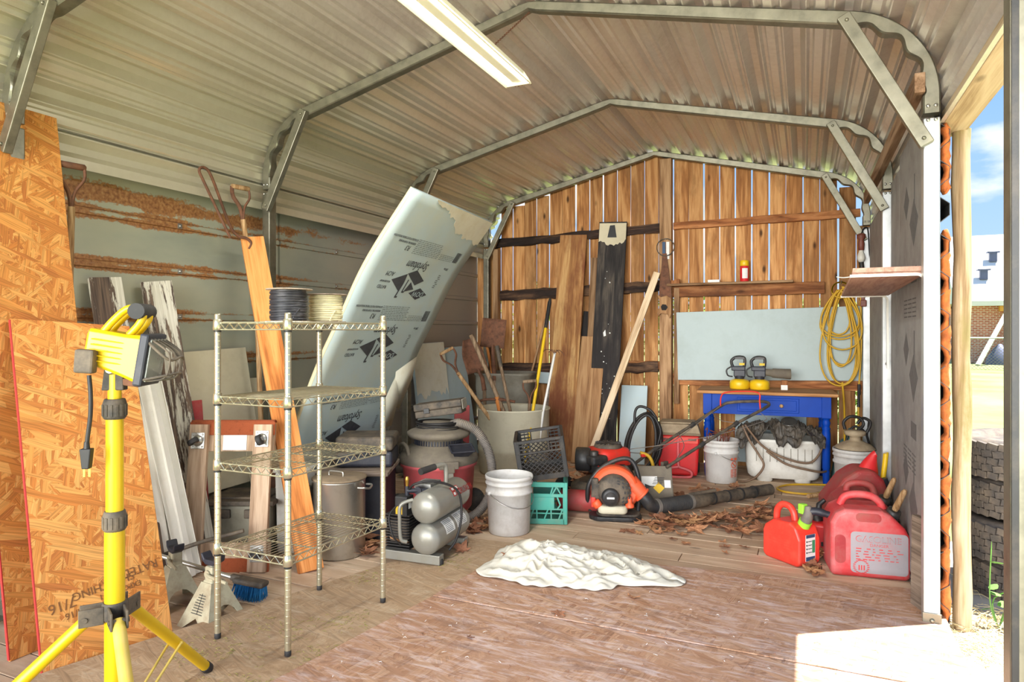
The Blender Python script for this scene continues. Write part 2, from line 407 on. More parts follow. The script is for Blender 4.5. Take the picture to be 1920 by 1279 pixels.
# ---------------------------------------------------------------- mesh helpers
class B:
    """collects shapes; build() links them as one mesh object"""
    def __init__(s, T=None):
        s.v, s.f, s.sm, s.T = [], [], [], T or Matrix()
    def add(s, vs, fs, sm=False, T=None):
        o = len(s.v)
        M = s.T @ T if T else s.T
        s.v += [tuple(M @ V(p)) for p in vs]
        s.f += [tuple(i + o for i in f) for f in fs]
        s.sm += [sm] * len(fs)
        return s
    def box(s, c, d, T=None):
        x, y, z = d[0] / 2, d[1] / 2, d[2] / 2
        vs = [(c[0] + i * x, c[1] + j * y, c[2] + k * z) for k in (-1, 1) for j in (-1, 1) for i in (-1, 1)]
        return s.add(vs, [(0, 2, 3, 1), (4, 5, 7, 6), (0, 1, 5, 4), (2, 6, 7, 3), (0, 4, 6, 2), (1, 3, 7, 5)], False, T)
    def frust(s, c, d0, d1, h, off=(0, 0), T=None):
        """box tapering from d0 (at c) to d1 (h above)"""
        vs = []
        for (dx, dy), z, o in ((d0, 0, (0, 0)), (d1, h, off)):
            vs += [(c[0] + o[0] + i * dx / 2, c[1] + o[1] + j * dy / 2, c[2] + z) for j in (-1, 1) for i in (-1, 1)]
        return s.add(vs, [(0, 2, 3, 1), (4, 5, 7, 6), (0, 1, 5, 4), (2, 6, 7, 3), (0, 4, 6, 2), (1, 3, 7, 5)], False, T)
    def tube(s, pts, r, n=8, closed=False, cap=True, T=None, flat=1.):
        pts = [V(p) for p in pts]
        k = len(pts)
        rs = r if isinstance(r, (list, tuple)) else [r] * k
        vs, fs, u = [], [], None
        for i, p in enumerate(pts):
            a = pts[(i - 1) % k] if (i or closed) else p
            c = pts[(i + 1) % k] if (i < k - 1 or closed) else p
            t = (c - a).normalized() if (c - a).length > 1e-9 else V((0, 0, 1))
            if u is None:
                u = t.cross(V((0, 0, 1)))
                if u.length < .05:
                    u = t.cross(V((0, 1, 0)))
            u = (u - t * u.dot(t)).normalized()
            w = t.cross(u)
            for j in range(n):
                an = 2 * pi * j / n + (pi / 4 if n == 4 else 0)
                vs.append(p + u * cos(an) * rs[i] + w * sin(an) * rs[i] * flat)
        m = k if closed else k - 1
        for i in range(m):
            for j in range(n):
                a, b_ = i * n + j, i * n + (j + 1) % n
                c, d = ((i + 1) % k) * n + (j + 1) % n, ((i + 1) % k) * n + j
                fs.append((a, b_, c, d))
        s.add(vs, fs, n > 5, T)
        if cap and not closed:
            s.add(vs[:n], [tuple(range(n))[::-1]], False, T)
            s.add(vs[-n:], [tuple(range(n))], False, T)
        return s
    def lathe(s, prof, n=24, T=None, o=(0, 0, 0), arc=2 * pi, sm=True, sx=1, sy=1):
        vs, fs = [], []
        full = abs(arc - 2 * pi) < 1e-6
        m = n if full else n + 1
        for (r, z) in prof:
            for j in range(m):
                a = arc * j / n
                vs.append((o[0] + r * cos(a) * sx, o[1] + r * sin(a) * sy, o[2] + z))
        for i in range(len(prof) - 1):
            for j in range(n):
                j2 = (j + 1) % m
                fs.append((i * m + j, i * m + j2, (i + 1) * m + j2, (i + 1) * m + j))
        s.add(vs, fs, sm, T)
        if full:
            if prof[0][0] > 1e-4:
                s.add(vs[:m], [tuple(range(m))[::-1]], False, T)
            if prof[-1][0] > 1e-4:
                s.add(vs[-m:], [tuple(range(m))], False, T)
        return s
    def prism(s, poly, h0, h1, T=None):
        n = len(poly)
        vs = [(x, y, h0) for x, y in poly] + [(x, y, h1) for x, y in poly]
        fs = [tuple(range(n))[::-1], tuple(range(n, 2 * n))] + [(i, (i + 1) % n, n + (i + 1) % n, n + i) for i in range(n)]
        return s.add(vs, fs, False, T)
    def ball(s, c, r, n=12, T=None, sc=(1, 1, 1)):
        pr = [(max(1e-5, sin(pi * i / n)) * r, -cos(pi * i / n) * r) for i in range(n + 1)]
        TT = Matrix.Translation(c) @ Matrix.Diagonal((*sc, 1))
        return s.lathe(pr, n * 2, (T @ TT) if T else TT)
    def grid(s, fn, nu, nv, sm=True, T=None, th=0):
        vs = [fn(i / nu, j / nv) for j in range(nv + 1) for i in range(nu + 1)]
        fs = [(j * (nu + 1) + i, j * (nu + 1) + i + 1, (j + 1) * (nu + 1) + i + 1, (j + 1) * (nu + 1) + i) for j in range(nv) for i in range(nu)]
        return s.add(vs, fs, sm, T)
    def build(s, name, mat, parent=None, bev=0, seg=2, solid=0, sub=0, T=None, mats=None):
        me = bpy.data.meshes.new(name)
        me.from_pydata(s.v, [], s.f)
        me.polygons.foreach_set('use_smooth', s.sm)
        me.materials.append(MT[mat])
        me.update()
        o = bpy.data.objects.new(name, me)
        COL.objects.link(o)
        if T is not None:
            o.matrix_world = T
        if parent:
            o.parent = parent
        if solid:
            m = o.modifiers.new('solid', 'SOLIDIFY')
            m.thickness = solid
            m.offset = 0
        if bev:
            m = o.modifiers.new('bevel', 'BEVEL')
            m.width = bev
            m.segments = seg
            m.limit_method = 'ANGLE'
            m.angle_limit = radians(35)
        if sub:
            m = o.modifiers.new('sub', 'SUBSURF')
            m.levels = m.render_levels = sub
        return o

def tag(o, label, cat, group=None, kind=None):
    o['label'] = label
    o['category'] = cat
    if group:
        o['group'] = group
    if kind:
        o['kind'] = kind
    return o
def struct(o, label=None, kind='structure'):
    o['kind'] = kind
    if label:
        o['label'] = label
    return o
def thing(name, label, cat, loc=(0, 0, 0), rz=0, group=None, T=None):
    o = bpy.data.objects.new(name, None)
    o.empty_display_size = .1
    COL.objects.link(o)
    if T is not None:
        o.matrix_world = T
    else:
        o.location = loc
        o.rotation_euler = (0, 0, rz)
    return tag(o, label, cat, group)
def node(name, kind='structure'):
    o = bpy.data.objects.new(name, None)
    COL.objects.link(o)
    o['kind'] = kind
    return o
def dup(src, parent=None, T=None):
    o = src.copy()
    COL.objects.link(o)
    if parent:
        o.parent = parent
    if T is not None:
        o.matrix_local = T
    return o
def frame(p, z, y):
    """matrix at p with local z along z and local y near y"""
    z = V(z).normalized()
    y = V(y)
    y = (y - z * y.dot(z)).normalized()
    x = y.cross(z)
    M = Matrix((x, y, z)).transposed().to_4x4()
    M.translation = V(p)
    return M
def TR(x=0, y=0, z=0, rx=0, ry=0, rz=0):
    return Matrix.Translation((x, y, z)) @ Matrix.Rotation(rz, 4, 'Z') @ Matrix.Rotation(ry, 4, 'Y') @ Matrix.Rotation(rx, 4, 'X')
def board(name, p0, p1, w, t, mat, face, label=None, cat='board', parent=None, group=None, bev=.003):
    """straight board from p0 to p1 (centre line), wide face towards `face`"""
    p0, p1 = V(p0), V(p1)
    M = frame((p0 + p1) / 2, p1 - p0, face)
    o = B().box((0, 0, 0), (w, t, (p1 - p0).length)).build(name, mat, parent, bev, T=M)
    if label:
        tag(o, label, cat, group)
    return o
_tc = {}
def text(s, size, name, mat, parent, T, shear=0, xs=1., th=.0006):
    """flat lettering; local x reads along, local y up, centred"""
    key = (s, size, shear, xs)
    if key not in _tc:
        cu = bpy.data.curves.new('t', 'FONT')
        cu.body = s
        cu.size = size
        cu.align_x = 'CENTER'
        cu.align_y = 'CENTER'
        cu.shear = shear
        cu.resolution_u = 3
        cu.extrude = th
        to = bpy.data.objects.new('t', cu)
        COL.objects.link(to)
        bpy.context.view_layer.update()
        me = bpy.data.meshes.new_from_object(to.evaluated_get(bpy.context.evaluated_depsgraph_get()))
        bpy.data.objects.remove(to)
        if xs != 1:
            me.transform(Matrix.Diagonal((xs, 1, 1, 1)))
        _tc[key] = me
    me = _tc[key].copy()
    me.materials.clear()
    me.materials.append(MT[mat])
    o = bpy.data.objects.new(name, me)
    COL.objects.link(o)
    if parent:
        o.parent = parent
    o.matrix_local = T
    return o
def arcp(c, r, a0, a1, n, ax='xz'):
    out = []
    for i in range(n + 1):
        a = a0 + (a1 - a0) * i / n
        p = [c[0], c[1], c[2]]
        p['xyz'.index(ax[0])] += r * cos(a)
        p['xyz'.index(ax[1])] += r * sin(a)
        out.append(tuple(p))
    return out
def spline(pts, k=6, closed=False):
    """Catmull-Rom through pts"""
    P = [V(p) for p in pts]
    n = len(P)
    out = []
    for i in range(n if closed else n - 1):
        a = P[(i - 1) % n] if (i or closed) else P[0]
        b, c = P[i], P[(i + 1) % n]
        d = P[(i + 2) % n] if (closed or i + 2 < n) else P[-1]
        for j in range(k):
            t = j / k
            out.append(.5 * ((2 * b) + (c - a) * t + (2 * a - 5 * b + 4 * c - d) * t * t + (3 * b - a - 3 * c + d) * t ** 3))
    if not closed:
        out.append(P[-1])
    return out
# ---------------------------------------------------------------- building shell
XC, HW = -1.375, 1.868          # arch centre line, half width
ZR, SL, RB = 3.055, .2305, .40  # ridge height, roof slope, bend radius
ARCH_Y = (1.78, 3.32, 4.96, 6.58)
def section(off=0., zlow=0., nb=14):
    """right half of the arch centre line from the ridge down, offset outwards: points, outward normals, bend parameter"""
    al = atan(SL)
    ze = ZR - SL * HW
    tl = RB * tan((pi / 2 - al) / 2)
    cx, cz = HW - RB, ze - tl
    pts = [(0., ZR, 0., 1., 0.)]
    for i in range(nb + 1):
        a = pi / 2 - al - (pi / 2 - al) * i / nb
        pts.append((cx + RB * cos(a), cz + RB * sin(a), cos(a), sin(a), i / nb))
    pts.append((HW, zlow, 1., 0., 0.))
    return [(x + off * nx, z + off * nz, nx, nz, u) for x, z, nx, nz, u in pts]
def full_section(off, zlow, nb=14):
    r = section(off, zlow, nb)
    return [(XC - x, z, -nx, nz) for x, z, nx, nz, u in r[::-1]] + [(XC + x, z, nx, nz) for x, z, nx, nz, u in r[1:]]

# ceiling: ribbed roof sheets running the length of the carport
ceiling = node('ceiling')
def roof_sheets():
    P = full_section(.036, 2.1, 10)
    P[-1] = (P[-1][0], 2.2, 1., 0.)
    cum = [0.]
    for a, b in zip(P, P[1:]):
        cum.append(cum[-1] + hypot(b[0] - a[0], b[1] - a[1]))
    def at(s):
        s = min(max(s, 0), cum[-1] - 1e-6)
        i = max(k for k in range(len(cum) - 1) if cum[k] <= s)
        t = (s - cum[i]) / (cum[i + 1] - cum[i])
        a, b = P[i], P[i + 1]
        nx, nz = a[2] + (b[2] - a[2]) * t, a[3] + (b[3] - a[3]) * t
        if len(P) // 2 - 2 < i < len(P) // 2 + 1 or i in (0, len(P) - 2):
            d = V((b[0] - a[0], b[1] - a[1])).normalized()
            nx, nz = -d.y, d.x
        return a[0] + (b[0] - a[0]) * t, a[1] + (b[1] - a[1]) * t, nx, nz
    br = {0.: 0., cum[-1]: 0.}
    k = 0
    while .10 + .2286 * k < cum[-1]:
        c = .10 + .2286 * k
        for o, h in ((-.052, 0), (-.018, .042), (.018, .042), (.052, 0)):
            br[c + o] = h
        for m in (.0762, .1524):
            for o, h in ((-.019, 0), (-.007, .012), (.007, .012), (.019, 0)):
                br[c + m + o] = h
        k += 1
    ss = sorted(s for s in br if 0 <= s <= cum[-1])
    ext = []
    for a, b in zip(ss, ss[1:]):
        if b - a > .03 and br[a] == 0 and br[b] == 0:
            ext.append((a + b) / 2)
    for s in ext:
        br[s] = 0.
    ss = sorted(set(ss + ext))
    edges = [0, .9, 1.814, 2.35, 2.9, 3.8, cum[-1]]
    for i in range(len(edges) - 1):
        sub = [s for s in ss if edges[i] - .04 <= s <= edges[i + 1] + .04]
        for y0, y1 in ((.15, 3.36), (3.34, 6.8)):
            vs, fs = [], []
            lift = .0012 * (i % 2) + .0006 * (y0 > 3)
            for s in sub:
                x, z, nx, nz = at(s)
                h = br[s] + lift
                vs += [(x + nx * h, y0, z + nz * h), (x + nx * h, y1, z + nz * h)]
            for j in range(len(sub) - 1):
                fs.append((2 * j, 2 * j + 1, 2 * j + 3, 2 * j + 2))
            B().add(vs, fs).build('roof_panel', 'roof_metal', ceiling, solid=.0012)
roof_sheets()

def sweep_rect(pts, hw=.032, ch=.006):
    """square tube along (x, z, nx, nz, inner squeeze) in a plane y = 0"""
    vs, fs = [], []
    for x, z, nx, nz, q in pts:
        o, i = hw, -hw + q
        for (a, yy) in ((o - ch, -hw), (o, -hw + ch), (o, hw - ch), (o - ch, hw), (i + ch, hw), (i, hw - ch - q * .5), (i, -hw + ch + q * .5), (i + ch, -hw)):
            vs.append((x + nx * a, yy, z + nz * a))
    n = 8
    for k in range(len(pts) - 1):
        for j in range(n):
            fs.append((k * n + j, (k + 1) * n + j, (k + 1) * n + (j + 1) % n, k * n + (j + 1) % n))
    fs.append(tuple(range(n)))
    fs.append(tuple(range((len(pts) - 1) * n, len(pts) * n))[::-1])
    return vs, fs
ARCH_LABEL = ('grey steel roof frame whose bent corner rises just above the leaning OSB sheets',
              'grey steel roof frame nearest the tall shelf, passing above the long light fixture',
              'grey steel roof frame halfway between the light fixture and the plank wall',
              'grey steel roof frame standing against the brown plank wall')
SCREW = []
def make_arch(i):
    y = ARCH_Y[i]
    t = thing('roof_frame', ARCH_LABEL[i], 'frame', (0, y, 0), 0, 'steel roof frames of the shed')
    zs = 2.23
    half = section(0, zs, 44)
    bow = []
    for side in (-1, 1):
        part = []
        for x, z, nx, nz, u in half:
            q = 0.
            if 0 < u < 1:
                q = (.5 - .5 * cos(2 * pi * 3.5 * u)) * .026 * sin(pi * u) ** .5
            part.append((XC + side * x, z, side * nx, nz, q))
        if side < 0:
            x, z, nx, nz, q = part[0]
            d = .05
            rid = [(XC - d, ZR - SL * d * .6, -.12, .993, .012), (XC, ZR, 0., 1., .022), (XC + d, ZR - SL * d * .6, .12, .993, .012)]
            bow = part[:0:-1] + rid
        else:
            bow += part[1:]
    B().add(*sweep_rect(bow)).build('bow', 'galv', t)
    for s in (-1, 1):
        B().box((XC + s * HW, 0, zs / 2 - .01), (.062, .062, zs - .02)).build('post', 'galv_bright' if s > 0 else 'galv', t, .005)  # paler steel on the open-side posts stands in for sunlight bounced onto them
        B().box((XC + s * HW, -.05, .03), (.07, .10, .006)).box((XC + s * HW, -.034, .06), (.07, .006, .07)).lathe([(.01, 0), (.01, .006), (.004, .01), (.0001, .01)], 8, TR(XC + s * HW, -.037, .065, rx=pi / 2)).build('base_bracket', 'galv', t, .002)
        for zz, dx in ((2.26, -.014), (2.26, .014), (2.2, -.014), (2.2, .014)):
            SM = TR(XC + s * HW + dx, -.031, zz, rx=pi / 2)
            if not SCREW:
                SCREW.append(B().lathe([(.0085, 0), (.0085, .003), (.005, .007), (.0001, .0075)], 8).build('screw', 'steel', t, T=SM))
            else:
                dup(SCREW[0], t, SM)
        a, b = V((XC + s * (HW - .34), -.048, 2.70)), V((XC + s * (HW - .02), -.048, 2.09))
        M = frame((a + b) / 2, b - a, (0, -1, 0))
        ln = (b - a).length
        br = B(M).box((0, 0, 0), (.056, .038, ln))
        for e in (-1, 1):
            br.lathe([(.009, 0), (.009, .004), (.004, .009), (.0001, .009)], 8, TR(0, .019, e * (ln / 2 - .03), rx=-pi / 2))
        br.build('brace', 'galv', t, .004)
    return t
for i in range(4):
    make_arch(i)

# wall on the siding side
wall_left = node('wall_left')
for k in range(-8, 3):
    z0 = 1.904 + .27 * k
    pr = [(0, 0), (.013, .004), (.013, .034), (0, .041), (0, .272)]
    for y0, y1 in ((.3, 3.6), (3.58, 6.72)):
        vs, fs = [], []
        for x, z in pr:
            vs += [(-3.42 + x, y0, z0 + z), (-3.42 + x, y1, z0 + z)]
        for j in range(len(pr) - 1):
            fs.append((2 * j, 2 * j + 1, 2 * j + 3, 2 * j + 2))
        B().add(vs, fs).build('siding_panel', 'siding', wall_left, solid=.002)
    for yy in (1.2, 2.77, 4.2, 5.45):
        w = B().box((-3.405, yy, z0 + .019), (.004, .03, .03))
        w.lathe([(.008, 0), (.008, .004), (.004, .008), (.0001, .008)], 8, TR(-3.403, yy, z0 + .019, ry=pi / 2))
        w.build('washer', 'steel', wall_left)

B().box((-3.355, 3.5, 2.27), (.15, 6.4, .008)).build('sun_stop_strip', 'galv', wall_left)  # added strip closing the gap so no sun reaches the siding top
# plank wall at the far end
wall_back = node('wall_back')
def roof_z(x):
    P = section(.0, 0, 10)
    d = abs(x - XC)
    for a, b in zip(P, P[1:]):
        if a[0] <= d <= b[0]:
            return a[1] + (b[1] - a[1]) * (d - a[0]) / (b[0] - a[0] + 1e-9)
    return 2.2
x = -3.41
while x < .52:
    w = R(.134, .142)
    top = min(roof_z(x), roof_z(x + w)) + .062 - R(0, .02)
    if -3.1 < x < -2.25:
        top -= R(.0, .05)
    M = TR(x + w / 2, 6.68 + R(-.004, .004), (top - .05) / 2, ry=R(-.0035, .0035))
    B().box((0, 0, 0), (w, .019, top + .05)).build('plank', 'fence_wood', wall_back, .002, T=M)
    x += w + R(.006, .015)
def rough_rail(p0, p1, h, d, mat, rough=.008, n=16):
    p0, p1 = V(p0), V(p1)
    M = frame((p0 + p1) / 2, p1 - p0, (0, -1, 0))
    ln = (p1 - p0).length
    vs, fs = [], []
    cs = [(-.5, -.5), (-.2, -.56), (.2, -.54), (.5, -.45), (.54, 0), (.5, .5), (0, .5), (-.5, .5), (-.53, 0)]
    m = len(cs)
    for i in range(n + 1):
        ox, oy = R(-rough, rough), R(-rough, rough) * .5
        for a, b in cs:
            vs.append((a * h + ox + R(-rough, rough), -b * d + oy * 0 + (R(-rough, rough) if b < .4 else 0), (i / n - .5) * ln))
    for i in range(n):
        for j in range(m):
            fs.append((i * m + j, i * m + (j + 1) % m, (i + 1) * m + (j + 1) % m, (i + 1) * m + j))
    fs += [tuple(range(m))[::-1], tuple(range(n * m, (n + 1) * m))]
    B(Matrix.Rotation(pi / 2, 4, 'Y')).add([], [])
    b = B().add(vs, fs)
    o = b.build('rail', mat, wall_back, T=M)
    return o
wood('char_rail', [(38, 28, 24), (70, 50, 40), (124, 92, 66)], 2, 1, knots=0, stain=(30, 24, 22), samt=.5, bmp=.8)
wood('brown_rail', [(104, 60, 32), (150, 94, 54), (180, 124, 78)], 2, 1, knots=.6, stain=(92, 56, 34), samt=.35)
rough_rail((-3.2, 6.645, 2.265), (-1.33, 6.645, 2.335), .085, .045, 'char_rail')
rough_rail((-1.2, 6.645, 2.34), (.45, 6.645, 2.355), .07, .045, 'brown_rail', .003)
rough_rail((-3.15, 6.64, 1.685), (-1.33, 6.64, 1.745), .10, .055, 'char_rail', .01)
rough_rail((-1.28, 6.63, 1.685), (.16, 6.63, 1.692), .105, .04, 'brown_rail', .002)
rough_rail((-3.1, 6.64, .885), (-1.35, 6.64, .93), .10, .05, 'char_rail', .008)
rough_rail((-1.75, 6.65, .945), (-1.3, 6.65, .95), .08, .04, 'brown_rail', .002)
rough_rail((-1.2, 6.645, .82), (.5, 6.645, .815), .11, .045, 'brown_rail', .002)
B().box((0, 0, 0), (.115, .09, 3.0)).build('post', 'post_wood', wall_back, .006, T=TR(-1.262, 6.585, 1.5))
B().box((0, 0, 0), (.05, .03, 1.15)).build('batten', 'post_wood', wall_back, .003, T=TR(-1.165, 6.62, 1.15))
B().box((0, 0, 0), (.06, .09, 2.2)).build('post', 'post_wood', wall_back, .004, T=TR(-3.13, 6.6, 1.1))
B().box((0, 0, 0), (.05, .09, 2.2)).build('post', 'rail_wood', wall_back, .004, T=TR(.53, 6.6, 1.1))

# wall on the open side: corrugated panel, girt, spray foam
wall_right = node('wall_right')
pr, z, k = [], -.12, 0
while z < 2.2:
    pr += [(.036, z), (.036, z + .05), (0., z + .08), (0., z + .13)]
    z += .16
vs = [(.533 + a, y, zz) for a, zz in pr for y in (3.36, 6.7)]
B().add(vs, [(2 * j, 2 * j + 1, 2 * j + 3, 2 * j + 2) for j in range(len(pr) - 1)]).build('corrugated_panel', 'black_plastic', wall_right, solid=.003)
B().box((0, 0, 0), (.04, 2.7, .085)).build('girt', 'girt_wood', wall_right, .003, T=TR(.447, 4.62, 2.36))
def foam_strip(z0, z1):
    rn = random.Random(int(z0 * 100))
    n = int((z1 - z0) / .022)
    vs, fs = [], []
    m = 9
    for i in range(n + 1):
        z = z0 + (z1 - z0) * i / n
        ph = ((z - .04) % .16) / .16
        bite = .018 if .0 < ph < .35 else 0.
        w = .021 - bite * .55 + rn.uniform(-.004, .004)
        cx = .556 + bite * .45 + rn.uniform(-.003, .003)
        if i in (0, n):
            w *= .4
        for j in range(m):
            a = 2 * pi * j / m
            vs.append((cx + w * cos(a) * rn.uniform(.85, 1.15), 3.395 + .035 * sin(a) * rn.uniform(.8, 1.2), z))
    for i in range(n):
        for j in range(m):
            fs.append((i * m + j, i * m + (j + 1) % m, (i + 1) * m + (j + 1) % m, (i + 1) * m + j))
    fs += [tuple(range(m))[::-1], tuple(range(n * m, (n + 1) * m))]
    B().add(vs, fs, True).build('spray_foam', 'orange_foam', wall_right)
foam_strip(.03, 1.74)
foam_strip(1.9, 2.2)

# floor: planks across the shed
floor = node('floor')
y, r = 1.2, 0
while y < 6.66:
    w = .143
    cuts = [-3.43] + ([R(-1.9, -.9), R(-.3, .2)] if r % 2 else [R(-2.6, -2.0), R(-.9, -.2)]) + [.54]
    for a, b in zip(cuts, cuts[1:]):
        if y > 3.3 or a < -1.7:
            B().box((0, 0, 0), (b - a - .004, w - R(.004, .008), .025)).build('plank', 'plank_floor', floor, .002, T=TR((a + b) / 2, y + w / 2, -.0125 - R(0, .003)))
    y += w
    r += 1
def sheet(poly, z0, z1, mat, label):
    o = B().prism(poly, z0, z1).build('floor_sheet', mat, None, .003)
    return tag(o, label, 'sheet')
sheet([(-1.87, 3.53), (-2.76, .9), (-1.86, .9), (-1.735, 1.8), (-1.605, 2.66), (-1.54, 3.42), (-1.52, 3.56)], .001, .045, 'osb_floor_tan', 'tan worn floor sheet lying under the wire shelf')
sheet([(-1.60, 2.668), (-.9, 2.680), (.55, 2.70), (.56, 3.70), (-.02, 3.59), (-.67, 3.52), (-1.535, 3.37)], .001, .056, 'osb_floor_red', 'reddish worn strand board floor sheet under the white cloth')
sheet([(-1.60, 2.660), (-1.73, 1.8), (-1.855, .9), (.55, .9), (.55, 2.692), (-.9, 2.672)], .001, .055, 'osb_floor_red', 'reddish worn strand board floor sheet with a sunlit corner, in front of the seam')

# ---------------------------------------------------------------- outdoors
g = B()
g.box((0, 0, 0), (1, 1, 1))
ground = B().add([(-60, -30, -.06), (60, -30, -.06), (60, 120, -.06), (-60, 120, -.06)], [(0, 1, 2, 3)]).build('ground', 'lawn')
struct(ground)
near = B().grid(lambda u, v: (.575 + 1.6 * u + .12 * sin(v * 19) * u, -1. + 6. * v, -.052 + .0015 * sin(u * 40 + v * 60)), 12, 24).build('path', 'packed_earth')
struct(near)
tag(B().tube([(.647 + .004 * sin(i * 1.3), 3.55 + .003 * cos(i), -.06 + i * .155) for i in range(15)] + [(.647, 3.55, 2.21)], [.037 + .002 * sin(i * 2.1) for i in range(16)], 16).build('wooden_post', 'round_post'),
    'round weathered wooden post with a mossy side outside the open bay', 'post')
board('eave_beam', (.607, .2, 2.255), (.607, 3.62, 2.255), .11, .115, 'beam_wood', (1, 0, 0), 'weathered timber beam with flaking pale paint along the roof edge', 'beam')
for o in [bpy.data.objects['eave_beam']]:
    o.data.materials[0] = MT['lumber']
t = thing('door_post', 'grey steel door post at the edge of the open bay beside the tires', 'post', (.452, 1.84, 0))
B().box((0, 0, 1.2), (.06, .06, 2.4)).build('tube', 'galv', t, .004)
B().box((.012, -.034, 1.2), (.012, .008, 2.4)).build('seal_strip', 'vinyl', t, .002)
B().box((-.022, -.033, 1.2), (.014, .006, 2.4)).build('edge_channel', 'black_plastic', t, .001)

def tyre(loc, r, w, label, tilt=(0, 0)):
    t = thing('tire', label, 'tire', group='stacked tires')
    t.matrix_world = TR(*loc, rx=tilt[0], ry=tilt[1])
    h = w / 2
    B().lathe([(r * .62, -h * .7), (r * .72, -h), (r * .9, -h * .98), (r * .965, -h * .78), (r * .97, 0), (r * .965, h * .78), (r * .9, h * .98), (r * .72, h), (r * .62, h * .7)], 40).build('carcass', 'tyre', t)
    tb = B()
    n = 40
    for row in range(5):
        zz = (-.72 + .36 * row) * h
        for k in range(n):
            a = 2 * pi * (k + .5 * (row % 2)) / n
            M = Matrix.Rotation(a, 4, 'Z') @ TR(r * .975, 0, zz, rx=(.16 if row % 2 else -.16))
            tb.box((0, 0, 0), (.022, 2 * pi * r / n * .84, h * .33), M)
    o = tb.build('tread', 'tyre', t)
    o['kind'] = 'stuff'
tyre((1.12, 4.25, .025), .35, .19, 'worn tire at the bottom of the outdoor stack, half hidden by weeds')
tyre((1.10, 4.24, .232), .36, .20, 'worn brown tire second from the bottom of the outdoor stack', (.005, -.005))
tyre((1.12, 4.26, .438), .355, .19, 'worn brown tire second from the top of the outdoor stack', (-.008, .006))
tyre((1.11, 4.25, .645), .36, .20, 'dusty black tire on top of the outdoor stack', (.004, -.006))

# weeds and straw by the post
def stalks(name, n, cx, cy, rx, ry, h, mat, label, cat, z=-.05, lay=1.):
    b = B()
    for i in range(n):
        a, q = R(0, 6.28), sqrt(R(0, 1))
        x, y = cx + rx * q * cos(a), cy + ry * q * sin(a)
        d = R(0, 6.28)
        l = R(.4, 1) * h
        up = R(0, 1 - lay * .8) * l + .004
        b.tube([(x, y, z + R(0, .02)), (x + cos(d) * l * .5, y + sin(d) * l * .5, z + up * .8 + .008), (x + cos(d + .4) * l, y + sin(d + .4) * l, z + up)], [.0016, .0013, .0005], 3, cap=False)
    o = b.build(name, mat)
    o['kind'] = 'stuff'
    o['label'] = label
    o['category'] = cat
    return o
stalks('straw', 900, .86, 3.45, .36, .36, .11, 'straw', 'dry pale straw scattered at the foot of the tire stack', 'straw', -.045, .9)
stalks('grass', 500, 1.0, 3.0, .5, 1.5, .09, 'straw', 'short dry grass along the shed edge', 'grass', -.045, .7)
t = thing('weed', 'green broadleaf weed growing in front of the tire stack', 'weed', (.80, 3.62, -.05))
rn = random.Random(3)
for i in range(4):
    p = [(0, 0, 0), (rn.uniform(-.06, .06), rn.uniform(-.05, .05), .12), (rn.uniform(-.12, .14), rn.uniform(-.1, .08), rn.uniform(.2, .5))]
    sp = spline(p, 5)
    B().tube(sp, [.003] * (len(sp) - 1) + [.001], 5).build('stem', 'weed', t)
    for j in range(3):
        q = V(sp[4 + 2 * j])
        lw = rn.uniform(.02, .034)
        poly = [(0, 0), (.6 * lw, .3 * lw), (1.0 * lw, lw), (.5 * lw, 1.7 * lw), (0, 2 * lw), (-.5 * lw, 1.7 * lw), (-1.0 * lw, lw), (-.6 * lw, .3 * lw)]
        B().prism(poly, 0, .0012).build('leaf', 'weed', t, T=Matrix.Translation(q) @ TR(rx=rn.uniform(-.3, .5), ry=rn.uniform(-.5, .5), rz=rn.uniform(0, 6.28)))

# neighbour's house, fence
t = thing('house', 'red brick house with a sunlit white roof beyond the lawn', 'house', (0, 0, 0))
hx, hy = 6.35, 33.0
B().box((hx + 6, hy + 4, 1.15), (12, 8, 2.4)).build('wall', 'brick_wall', t)
B().prism([(-.5, 0), (8.5, 0), (4, 3.3)], 0, 13, T=Matrix.Translation((hx - .6, hy, 2.45)) @ Matrix(((0, 0, 1, 0), (1, 0, 0, 0), (0, 1, 0, 0), (0, 0, 0, 1)))).build('roof', 'house_roof', t)
B().box((hx + 5.9, hy - .52, 2.42), (13, .06, .2)).build('fascia', 'house_trim', t)
for dx, zz in ((1.2, 4.35), (.62, 3.5)):
    yy = hy - .5 + (zz - 2.45) / 3.3 * 4.5
    v = B().box((hx + dx, yy, zz + .18), (.28, .2, .4))
    v.box((hx + dx, yy, zz + .4), (.46, .34, .06))
    v.build('roof_vent', 'vent_grey', t)
B().box((hx + 1.3, hy - .3, 1.0), (.2, .2, 2.6)).build('porch_post', 'porch_paint', t)
B().box((hx + 1.5, hy - .3, 2.2), (1.2, .2, .22)).build('porch_beam', 'porch_paint', t)
tag(B().tube([(hx - .25, hy - 2.4, -.05), (hx + 1.1, hy - .7, 2.1)], .09, 10).build('pole', 'house_trim'), 'white pole leaning diagonally against the brick house', 'pole')
t = thing('chain_link_fence', 'grey chain link fence with a top rail in front of the brick house', 'fence', (0, 27.6, -.06))
fx0, fx1 = 4.2, 11
B().tube([(fx0, 0, 1.1), (fx1, 0, 1.1)], .025, 8).build('top_rail', 'galv_bright', t)
for k in range(3):
    B().tube([(fx0 + .9 + 2.6 * k, .03, 0), (fx0 + .9 + 2.6 * k, .03, 1.15)], .03, 8).build('post', 'galv_bright', t)
wr = B()
d = .11
n = int((fx1 - fx0) / d)
